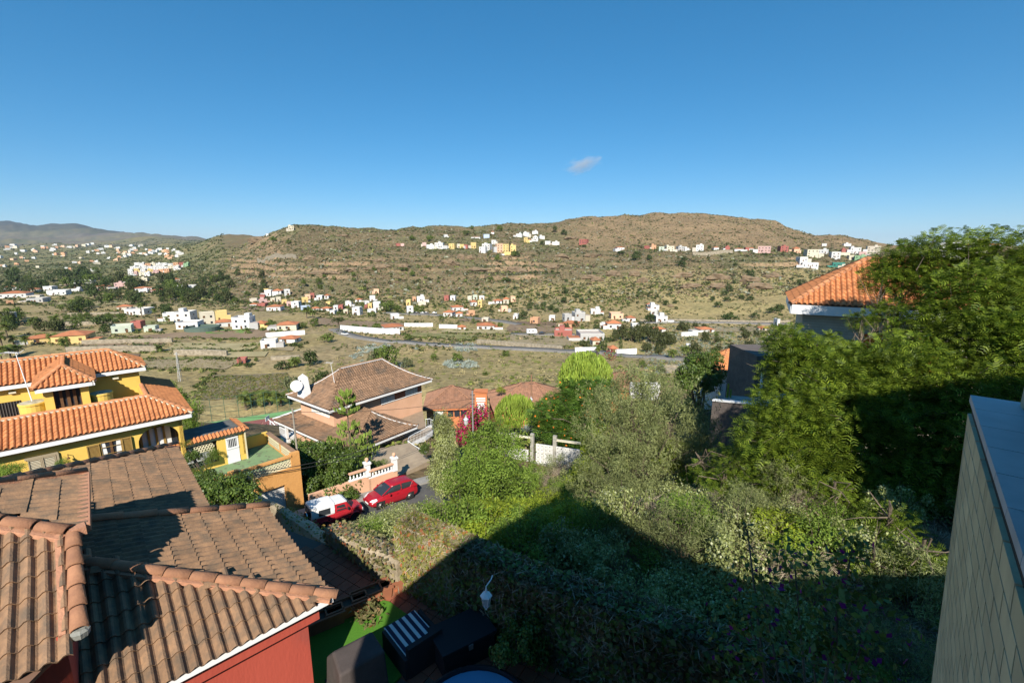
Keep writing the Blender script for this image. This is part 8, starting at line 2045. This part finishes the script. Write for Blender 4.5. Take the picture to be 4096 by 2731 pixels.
# agave rosettes beside it
for i, (px, py, s, r, mt) in enumerate([(2140, 1715, 49, 1.1, 0), (2190, 1690, 50, 1.0, 0), (2165, 1640, 52, .9, 1), (2105, 1725, 48, .8, 0), (2030, 1700, 50, .8, 1)]):
    p = atS(px, py, s); t = thing('agave', ['largest blue agave rosette left of the flame tree', 'blue agave rosette touching the flame tree', 'yellow striped agave above the blue agaves', 'small blue agave left of the largest rosette', 'small yellow agave right of the small euphorbia'][i], 'agave', p); m = MB()
    for k in range(30):
        a = k * 2.4; e = .25 + 1.1 * k / 30; d = Vector((math.cos(a) * math.cos(e), math.sin(a) * math.cos(e), math.sin(e))); sd = Vector((-math.sin(a), math.cos(a), 0)) * .09 * r
        m.add([d * .1 * r - sd * .6, d * .1 * r + sd * .6, d * .55 * r + sd, d * r, d * .55 * r - sd], ((0, 1, 2, 3, 4),))
    m.build('leaves', L_dragon if mt == 0 else L_lime, t)

# ================================================================ house on the right and its neighbour below
Rv, Ru = rot2(71.0), rot2(-19.0)
ctile = tile_mesh('roof_tile', .27, .36, .09, 1, M_clay, seg=8, pan=.28)
O = atS(3160, 1222, 27.0); M_creambrick = mat('cream_brick', (0.52, 0.47, 0.37), (0.45, 0.40, 0.31), scale=3)
t, w0 = hip_house('tiled_house', 'cream brick house with orange tiled hip roof behind the feathery tree', O, rot2(119), rot2(29), 11.0, 7.6, O.z + .12, 2.55, 7, ctile, .27, .36, M_creambrick, M_whitep, over=.75, lim=290, capm=cap_mesh('ridge_tile', .12, .38, M_claycap), fdep=.55, mort=M_mortar)
for i in range(26): part(ribbon(w0 - rot2(29) * .012 + ZU * (-.75 - .16 * i), w0 + rot2(119) * 9.5 - rot2(29) * .012 + ZU * (-.75 - .16 * i), .01, .02), 'brick_course', M_stone, t)
for k, a in enumerate((3.6, 6.0)):
    q = w0 + rot2(119) * a - rot2(29) * .03 - ZU * 2.6; part(MB().obox(q, rot2(119) * .5, rot2(29) * .03, ZU * 1.0), 'orange_door', mat('orange_door', (0.55, 0.13, 0.02)) if k == 0 else bpy.data.materials['orange_door'], t)
q = w0 + rot2(119) * 3.0 - rot2(29) * .9 - ZU * 4.6
bl = part(MB().obox(q + rot2(119) * 2, rot2(119) * 3.2, rot2(29) * .9, ZU * .12), 'balcony', M_creambrick, t)
for i in range(24): sub(MB().tube([q - rot2(119) * 1.1 - rot2(29) * .85 + rot2(119) * (.26 * i), q - rot2(119) * 1.1 - rot2(29) * .85 + rot2(119) * (.26 * i) + ZU * 1.0], .02, 4), 'balcony_bar', M_plastic, bl)
sub(ribbon(q - rot2(119) * 1.2 - rot2(29) * .85 + ZU * 1.0, q + rot2(119) * 5.2 - rot2(29) * .85 + ZU * 1.0, .05, .05), 'balcony_rail', M_plastic, bl)
# lower neighbour: orange roof, white chimney, wall with shade in its colour and white coping
O = atS(2875, 1490, 50); t, w0 = hip_house('low_tiled_house', 'low house with bright orange roof left of the dark wall', O, rot2(80), rot2(-10), 7, 6, O.z, 1.8, 4, ftile2 if 'ftile2' in globals() else tile_mesh('roof_tile', .3, .4, .07, 1, M_clay, seg=6, pan=.3), .3, .4, M_whitep, M_whitep, capm=cap_mesh('ridge_tile', .12, .4, M_claycap))
c = thing('white_chimney', 'white round-topped chimney before the bright orange roof', 'chimney', atS(2970, 1500, 47)); MB().prism([(-.5, -.3), (.5, -.3), (.5, .3), (-.5, .3)], -1.2, .5).build('stack', M_whitep, c)
m = MB(); pr = [(.5 * math.cos(math.pi * k / 8), .5 + .4 * math.sin(math.pi * k / 8)) for k in range(9)]; m.slab([(x, -.3, z) for x, z in pr], (0, .6, 0)).build('rounded_top', M_whitep, c)
M_shadewall = mat('shade_dark_wall', (0.16, 0.13, 0.11), (0.11, 0.09, 0.08), scale=2, bump=.5, bscale=6)  # the shadow falling on these walls is put into their dark colour
a, b = atS(2850, 1600, 36), atS(3050, 1618, 33)
t = thing('boundary_wall', 'shade-painted dark boundary wall with white coping and a white pole at its corner', 'wall', a)
d = (b - a).normalized(); n = Vector((d.y, -d.x, 0)).normalized()
part(MB().slab([a - ZU * .05, b - ZU * .05, b - ZU * 7, a - ZU * 7], -n * .25), 'wall', M_shadewall, t); part(ribbon(a - n * .12, b - n * .12, .4, .12), 'coping', M_whitep, t)
e = b - n * 5.0; part(MB().slab([b - ZU * .05, e - ZU * .05, e - ZU * 7, b - ZU * 7], d * .25), 'wall', M_shadewall, t); part(ribbon(b + d * .1, e + d * .1, .4, .12), 'coping', M_whitep, t)
part(MB().obox(a + (b - a) * .45 - n * 1.6 - ZU * .25, d * 1.6, n * 1.2, ZU * .08), 'flat_roof', M_pave, t)
pb, pt_ = atS(3037, 1612, 33), atS(3050, 1492, 33); part(MB().tube([pb, pt_], .09, 8), 'pole', M_whitep, t)
p = atS(3040, 1530, 40); tag(MB().box(p.x - .5, p.x + 5.0, p.y, p.y + 5, p.z - 7, p.z + 2.4).build('stone_house', M_shadewall), 'shade-painted dark stone building behind the white pole', 'building')
p = atS(2908, 1600, 37); cc = thing('column_cactus', 'green column cactus behind the white coping', 'cactus', p); MB().tube([(0, 0, -.6), (0, 0, 1.4)], .1, 7, .07).tube([(.25, 0, -.6), (.25, 0, .9)], .09, 7, .06).build('stems', L_green, cc)
# buildings and a canopy showing above the feathery tree
for i, (px, py, wp_, hp_, c) in enumerate([(3850, 985, 90, 24, 'white'), (3780, 992, 40, 20, 'white'), (3930, 975, 50, 20, 'cream')]):
    s = 120; p = atS(px, py, s); k = s / 1820; tag(MB().box(p.x - wp_ * k / 2, p.x + wp_ * k / 2, p.y, p.y + 6, p.z - 25, p.z + hp_ * k).build('upper_building', HM[c]), ['wide white building just above the feathery tree', 'small white building left of the rusty canopy', 'cream building behind the rusty canopy'][i], 'building')
p = atS(3890, 978, 60); t = thing('rusty_canopy', 'rusty red flat canopy above the feathery tree', 'canopy', p); MB().box(-2.3, 2.3, -1.5, 1.5, -.1, .1).build('roof', M_brick, t)
for x in (-2, 2): MB().tube([(x, -1.3, 0), (x, -1.3, -9)], .08, 6).build('post', M_plastic, t)

# ================================================================ poles, lamps and wires
M_woodpole = mat('grey_wood_pole', (0.30, 0.26, 0.21), (0.22, 0.19, 0.15), scale=3); M_wire = mat('wire', (0.03, 0.03, 0.03))
def pole(label, top, base, r=.09, material=None, arms=True):
    t = thing('utility_pole', label, 'pole', base); B = Vector(base); T_ = Vector(top) - B
    MB().tube([(0, 0, -.5), T_], r, 8, r * .75).build('shaft', material or M_woodpole, t)
    if arms:
        for f in (.93, .86, .78): MB().tube([T_ * f - Vector((.25, 0, 0)), T_ * f + Vector((.25, 0, 0))], .035, 5).build('bracket', M_plastic, t)
    return t
s1 = 36.5; pt1, pb1 = atS(1169, 1632, s1), atS(1192, 1818, 35.6); pole('weathered pole with cable brackets beside the garage terrace', pt1, pb1 - ZU * 2.5)
pt2, pb2 = atS(1889, 1562, 46), atS(1893, 1750, 44.5); pole('grey metal pole carrying cables and a street lantern', pt2, pb2 - ZU * 1.5, .08, M_rim)
pt3, pb3 = atS(2125, 1498, 60), atS(2128, 1640, 58); pole('brown wooden pole in front of the brown roof', pt3, pb3 - ZU, .12, mat('brown_pole', (0.22, 0.12, 0.07)))
pt4, pb4 = atS(425, 1415, 190), atS(433, 1520, 175)
lantern(atS(1864, 1698, 45), 'grey street lantern on the metal pole by the bougainvillea', 'street_lantern', 2.1, mat('lantern_grey', (0.55, 0.56, 0.58), rough=.4), False); part_l = None
lantern(atS(2124, 1612, 57), 'grey street lantern on the brown wooden pole', 'street_lantern', 1.9, bpy.data.materials['lantern_grey'], False)
for (pp, ll, lab) in ((pt2, atS(1864, 1690, 45), 0), (pt3, atS(2124, 1600, 57), 1)):
    pass
def wire(label, a, b, sag=.35, r=.018):
    a, b = Vector(a), Vector(b); tag(MB().tube([a.lerp(b, k / 14) - ZU * (sag * 4 * (k / 14) * (1 - k / 14)) for k in range(15)], r, 4).build('cable', M_wire), label, 'cable')
wire('black cable from the garage pole past the peach house roof', pt1 - ZU * .3, pt2 - ZU * .8, .5)
wire('upper black cable from the garage wall to the metal pole', atS(1010, 1890, 30.8), pt2 - ZU * 1.1, 1.2, .028)
wire('lower black cable from the garage wall to the metal pole', atS(960, 1905, 30.5), pt2 - ZU * 1.8, 1.3, .028)
wire('pale cable from the yellow house corner to the garage pole', atS(780, 1652, 31), pt1 - ZU * .5, .3, .014)
wire('cable from the metal pole to the right over the flame tree', pt2 - ZU * 3.2, atS(2880, 1720, 34), .9, .014)
wire('cable between the metal pole and the brown wooden pole', pt2 - ZU * .1, pt3 - ZU * .4, .8, .02)
wire('stay wire from the brown pole to the roof', pt3 - ZU * .2, atS(2200, 1612, 66), .1, .014)
# lattice mast in the fields
p0 = hit(722, 1525); t = thing('lattice_mast', 'thin grey lattice mast standing in the vineyard fields', 'mast', p0); h = (p0 - hit(722, 1525)).length + 96 * p0.length / 1820; m = MB()
for sx, sy in ((-1, -1), (1, -1), (1, 1), (-1, 1)): m.tube([(sx * .45, sy * .45, 0), (sx * .12, sy * .12, h)], .06, 4)
for k in range(12):
    f0, f1 = k / 12, (k + 1) / 12; w0_, w1_ = .45 - .33 * f0, .45 - .33 * f1; s_ = 1 if k % 2 else -1
    m.tube([(s_ * w0_, -w0_, h * f0), (-s_ * w1_, -w1_, h * f1)], .04, 4); m.tube([(-w0_, s_ * w0_, h * f0), (-w1_, -s_ * w1_, h * f1)], .04, 4)
m.build('lattice', mat('galvanised', (0.62, 0.60, 0.57), rough=.5), t); MB().tube([(-1.0, 0, h * .93), (1.0, 0, h * .93)], .07, 4).build('cross_arm', bpy.data.materials['galvanised'], t)

# ================================================================ basketball court with two players
Zc = -44.0
cp = lambda px, py: atZ(px, py, Zc)
c0, c1, c2, c3 = cp(985, 1700), cp(1190, 1690), cp(1330, 1800), cp(1000, 1800)
M_courtg = mat('court_green', (0.12, 0.22, 0.13), (0.10, 0.19, 0.115), scale=.3)
ctr_ = cp(1120, 1745)
ca_ = rot2(62); cb_ = rot2(-28)
court = tag(MB().prism([(ctr_ + ca_ * x + cb_ * y).xy for x, y in ((-24, -16), (24, -16), (24, 15), (-24, 15))], Zc - 6, Zc).build('court', M_court_red), 'red and green sports court behind the garage', None, None, 'structure')
def flat(pts, dz, m_, nm): o = MB().poly([((ctr_ + ca_ * x + cb_ * y).x, (ctr_ + ca_ * x + cb_ * y).y, Zc + dz) for x, y in pts]).build(nm, m_, court); return o
cq = cp(1075, 1728); cx_, cy_ = (cq - ctr_).dot(ca_), (cq - ctr_).dot(cb_)
flat([(cx_ - 1 + 7 * math.cos(a / 20 * math.pi * 2), cy_ + 4.6 * math.sin(a / 20 * math.pi * 2)) for a in range(20)], .01, M_courtg, 'court_key')
flat([(cx_ + 3, cy_ - 7.5), (cx_ + 22, cy_ - 7.5), (cx_ + 22, cy_ + 4), (cx_ + 3, cy_ + 4)], .006, M_courtg, 'court_zone')
def line(pts, w=.13):
    for i in range(len(pts) - 1):
        a_, b_ = Vector(pts[i]).to_3d(), Vector(pts[i + 1]).to_3d(); d_ = (b_ - a_).normalized(); s_ = Vector((-d_.y, d_.x, 0)) * w
        flat([(a_ - s_).xy, (b_ - s_).xy, (b_ + s_).xy, (a_ + s_).xy], .02, M_paint, 'court_line')
line([(cx_ - 1 + 7 * math.cos(a / 20 * math.pi * 2), cy_ + 4.6 * math.sin(a / 20 * math.pi * 2)) for a in range(21)])
for y_ in (-9, 6, 9.5): line([(-22, y_), (22, y_)])
for x_ in (-14, -2, 11): line([(x_, -14), (x_, 13)])
tag(MB().slab([(ctr_ - ca_ * 24 + cb_ * 15), (ctr_ + ca_ * 24 + cb_ * 15), (ctr_ + ca_ * 24 + cb_ * 15 + ZU * 1.2), (ctr_ - ca_ * 24 + cb_ * 15 + ZU * 1.2)], cb_ * .2).build('court_wall', mat('court_wall_green', (0.13, 0.30, 0.13))), 'low green wall at the far side of the court', 'wall')
t = thing('court_fence', 'tall green wire fence behind the court', 'fence', ctr_ + cb_ * 15.5); m = MB()
for k in range(17):
    q = ctr_ + ca_ * (-24 + 3 * k) + cb_ * 15.5; part(MB().tube([(q.x, q.y, Zc), (q.x, q.y, Zc + 7.2)], .06, 5), 'fence_post', mat('fence_green', (0.06, 0.13, 0.08)) if k == 0 else bpy.data.materials['fence_green'], t)
for z in (1.3, 3.2, 5.2, 7.1): part(ribbon(ctr_ - ca_ * 24 + cb_ * 15.5 + ZU * (Zc + z - ctr_.z), ctr_ + ca_ * 24 + cb_ * 15.5 + ZU * (Zc + z - ctr_.z), .05, .05), 'fence_rail', bpy.data.materials['fence_green'], t)
hp_ = cp(1108, 1725); t = thing('basketball_hoop', 'white basketball stand leaning over the red and green court', 'hoop', hp_)
MB().box(-.9, .9, -.7, .7, 0, .35).build('base', M_whitep, t); MB().tube([(0, 0, .3), (-.6, 0, 2.0), (-1.9, 0, 3.2)], .12, 6, .08).tube([(.6, 0, .3), (-1.0, 0, 2.7)], .06, 5).build('arm', M_whitep, t)
MB().box(-2.05, -1.98, -.9, .9, 2.9, 4.0).build('backboard', M_whitep, t); m = MB().tube([(-2.3 + .23 * math.cos(a_), .23 * math.sin(a_), 3.05) for a_ in [k * .63 for k in range(11)]], .025, 4).build('rim', M_salmon, t)
def person(p, label, az, arm):
    t = thing('person', label, 'person', p, az=az); v = []; e = []; rad = []
    def ch(pts, start=None):
        prev = start
        for (x, y, z, r) in pts:
            v.append((x, y, z)); rad.append(r); i = len(v) - 1
            if prev is not None: e.append((prev, i))
            prev = i
        return prev
    ch([(0, 0, .92, .15)]); sp_ = ch([(0, 0, 1.15, .14), (0, .01, 1.38, .15)], 0); nk = ch([(0, 0, 1.50, .06), (0, .02, 1.60, .085), (0, .02, 1.72, .09)], sp_)
    for s in (-1, 1):
        ch([(s * .10, 0, .86, .095), (s * .11, .03, .48, .065), (s * .12, 0, .09, .045), (s * .12, .14, .04, .04)], 0)
        if s > 0 and arm: ch([(s * .19, 0, 1.42, .055), (s * .30, .16, 1.55, .045), (s * .30, .30, 1.78, .035), (s * .29, .36, 1.86, .04)], sp_)
        else: ch([(s * .19, 0, 1.40, .055), (s * .25, .02, 1.14, .045), (s * .25, .12, .92, .035), (s * .24, .15, .84, .04)], sp_)
    me = bpy.data.meshes.new('body'); me.from_pydata(v, e, []); o = link('body', me, t); 
    o.modifiers.new('skin', 'SKIN'); sv = me.skin_vertices[0].data
    for i, r in enumerate(rad): sv[i].radius = (r, r)
    sv[0].use_root = True
    o.modifiers.new('sub', 'SUBSURF').levels = 1
    m1 = bpy.data.materials.get('player_clothes')
    if not m1:
        m1 = bpy.data.materials.new('player_clothes'); m1.use_nodes = True; N, L = m1.node_tree.nodes, m1.node_tree.links
        tc = N.new('ShaderNodeTexCoord'); sx = N.new('ShaderNodeSeparateXYZ'); L.new(tc.outputs['Object'], sx.inputs[0]); r = N.new('ShaderNodeValToRGB'); mp = N.new('ShaderNodeMath'); mp.operation = 'DIVIDE'; mp.inputs[1].default_value = 1.9; L.new(sx.outputs[2], mp.inputs[0]); L.new(mp.outputs[0], r.inputs[0])
        cr = r.color_ramp; cr.interpolation = 'CONSTANT'; cr.elements[0].color = (0.03, 0.03, 0.035, 1); cr.elements[1].position = .46; cr.elements[1].color = (0.42, 0.04, 0.07, 1); k = cr.elements.new(.80); k.color = (0.42, 0.25, 0.17, 1); L.new(r.outputs[0], N['Principled BSDF'].inputs[0])
    me.materials.append(m1)
    hr = MB().lathe([(.095, 1.66), (.105, 1.72), (.09, 1.79), (.03, 1.82)], 8, (0, .0, 0)).build('hair', M_plastic, t, True)
person(cp(1049, 1716), 'person in red top with raised arm at left on the court', 60, True)
person(cp(1069, 1722), 'person in red top and dark trousers at right on the court', 140, False)

# ================================================================ vehicles in the valley
def far_vehicle(px, py, L, W, H, col, label, name, az, van=False):
    p = hit(px, py); t = thing(name, label, 'caravan' if van else 'car', p + ZU * .55, az=az)
    m_ = mat('paint_' + name, col, rough=.4) if 'paint_' + name not in bpy.data.materials else bpy.data.materials['paint_' + name]
    if van:
        loft([(-L / 2, sec(W / 2, .5, 1.2, H * .95, W / 2 * .95)), (-L / 2 + .3, sec(W / 2, .45, 1.2, H, W / 2 * .95)), (L / 2 - .5, sec(W / 2, .45, 1.2, H, W / 2 * .95)), (L / 2, sec(W / 2, .5, 1.1, H * .6, W / 2 * .9))], 'body', m_, t)
        for y in (-1.5, .6): MB().box(W / 2 + .0, W / 2 + .03, y - .5, y + .5, 1.4, 2.0).box(-W / 2 - .03, -W / 2, y - .5, y + .5, 1.4, 2.0).build('window', M_carglass, t)
    else:
        loft([(-L / 2, sec(W / 2, .35, .6, .85, W / 2 * .9)), (-L / 2 + .2, sec(W / 2, .3, .6, .95, W / 2 * .9)), (L / 2 - .3, sec(W / 2, .3, .6, .9, W / 2 * .9)), (L / 2, sec(W / 2, .35, .5, .7, W / 2 * .8))], 'body', m_, t)
        loft([(-L * .42, sec(W * .46, .9, 1.0, H * .75, W * .38)), (-L * .2, sec(W * .46, .9, 1.1, H, W * .38)), (L * .05, sec(W * .46, .9, 1.1, H, W * .38)), (L * .25, sec(W * .46, .85, .88, .92, W * .38))], 'cabin', M_carglass, t)
    for s in (-1, 1):
        for y in (-L * .3, L * .3): wheel(t, s * (W / 2 - .1), y, .32, .2, s)
far_vehicle(2127, 1338, 6.2, 2.3, 2.8, (0.74, 0.73, 0.70), 'white caravan parked on the short lane', 'caravan', 85, True)
far_vehicle(2170, 1340, 4.2, 1.8, 1.5, (0.03, 0.03, 0.035), 'black car parked right of the caravan', 'black_car', 80)
far_vehicle(2268, 1341, 4.2, 1.8, 1.5, (0.035, 0.035, 0.04), 'dark car by the red walled yard', 'black_car', 80)
far_vehicle(1380, 1342, 4.4, 1.8, 1.7, (0.75, 0.75, 0.74), 'white van driving on the bend of the valley road', 'white_car', 120)
for i, x in enumerate((1668, 1692, 1706, 1738)): far_vehicle(x, 1256, 4.0, 1.7, 1.45, [(0.05, 0.05, 0.06), (0.5, 0.5, 0.5), (0.1, 0.1, 0.12), (0.6, 0.6, 0.6)][i], ['dark car leftmost in the row by the round tree', 'silver car second in the row by the round tree', 'dark car third in the row by the round tree', 'pale car rightmost in the row by the round tree'][i], ['row_car_dark', 'row_car_silver', 'row_car_blue', 'row_car_pale'][i], 85)
p = hit(2690, 1488); tag(MB().lathe([(3.0, -1), (3.0, 1.5), (2.8, 1.6), (2.8, .8)], 20, p).build('water_reservoir', M_stonew), 'round stone water tank on the dry slope', 'tank')
p = hit(810, 1320); tag(MB().lathe([(9, -2), (9, 2.2), (8.6, 2.3), (8.6, 1.2)], 28, p).build('round_tank', mat('tank_green', (0.10, 0.14, 0.11))), 'round dark green irrigation tank beside the white farmhouses', 'tank')

# ================================================================ the small cloud and the air
def cloud():
    s = 5200.0; c = atS(2330, 660, s); k = s / 1820
    m = bpy.data.materials.new('cloud_vapour'); m.use_nodes = True; N, L = m.node_tree.nodes, m.node_tree.links; N.remove(N['Principled BSDF'])
    pv = N.new('ShaderNodeVolumePrincipled'); pv.inputs['Color'].default_value = (.95, .95, .97, 1); pv.inputs['Anisotropy'].default_value = 0.0
    tc = N.new('ShaderNodeTexCoord'); n = N.new('ShaderNodeTexNoise'); n.inputs['Scale'].default_value = 1.7; n.inputs['Detail'].default_value = 5; L.new(tc.outputs['Object'], n.inputs['Vector'])
    ln = N.new('ShaderNodeVectorMath'); ln.operation = 'LENGTH'; L.new(tc.outputs['Object'], ln.inputs[0])
    a = N.new('ShaderNodeMath'); a.operation = 'SUBTRACT'; a.inputs[0].default_value = 1.15; L.new(ln.outputs['Value'], a.inputs[1])
    b = N.new('ShaderNodeMath'); b.operation = 'MULTIPLY_ADD'; b.inputs[1].default_value = 2.2; b.inputs[2].default_value = -1.25; L.new(n.outputs[0], b.inputs[0])
    d = N.new('ShaderNodeMath'); d.operation = 'ADD'; L.new(a.outputs[0], d.inputs[0]); L.new(b.outputs[0], d.inputs[1])
    e = N.new('ShaderNodeMath'); e.operation = 'MULTIPLY'; e.inputs[1].default_value = .006; e.use_clamp = True; L.new(d.outputs[0], e.inputs[0]); L.new(e.outputs[0], pv.inputs['Density'])
    L.new(pv.outputs[0], N['Material Output'].inputs['Volume'])
    bm = bmesh.new(); bmesh.ops.create_icosphere(bm, subdivisions=3, radius=1.2); me = bpy.data.meshes.new('cloud'); bm.to_mesh(me); bm.free(); me.materials.append(m)
    o = link('cloud', me); o.location = c; o.scale = (75 * k, 60 * k, 30 * k); o.rotation_euler = (0, -.25, 0)
    tag(o, 'single small pale cloud above the hill', 'cloud')
cloud()
def haze():
    m = bpy.data.materials.new('haze_air'); m.use_nodes = True; N, L = m.node_tree.nodes, m.node_tree.links; N.remove(N['Principled BSDF'])
    pv = N.new('ShaderNodeVolumePrincipled'); pv.inputs['Color'].default_value = (.62, .78, 1.0, 1); pv.inputs['Density'].default_value = 3.2e-5; pv.inputs['Anisotropy'].default_value = 0.0
    L.new(pv.outputs[0], N['Material Output'].inputs['Volume'])
    o = MB().box(-16500, 16500, -300, 16500, -140, 520).build('haze', m); o['kind'] = 'stuff'; o['label'] = 'thin blue air over the valley'
haze()
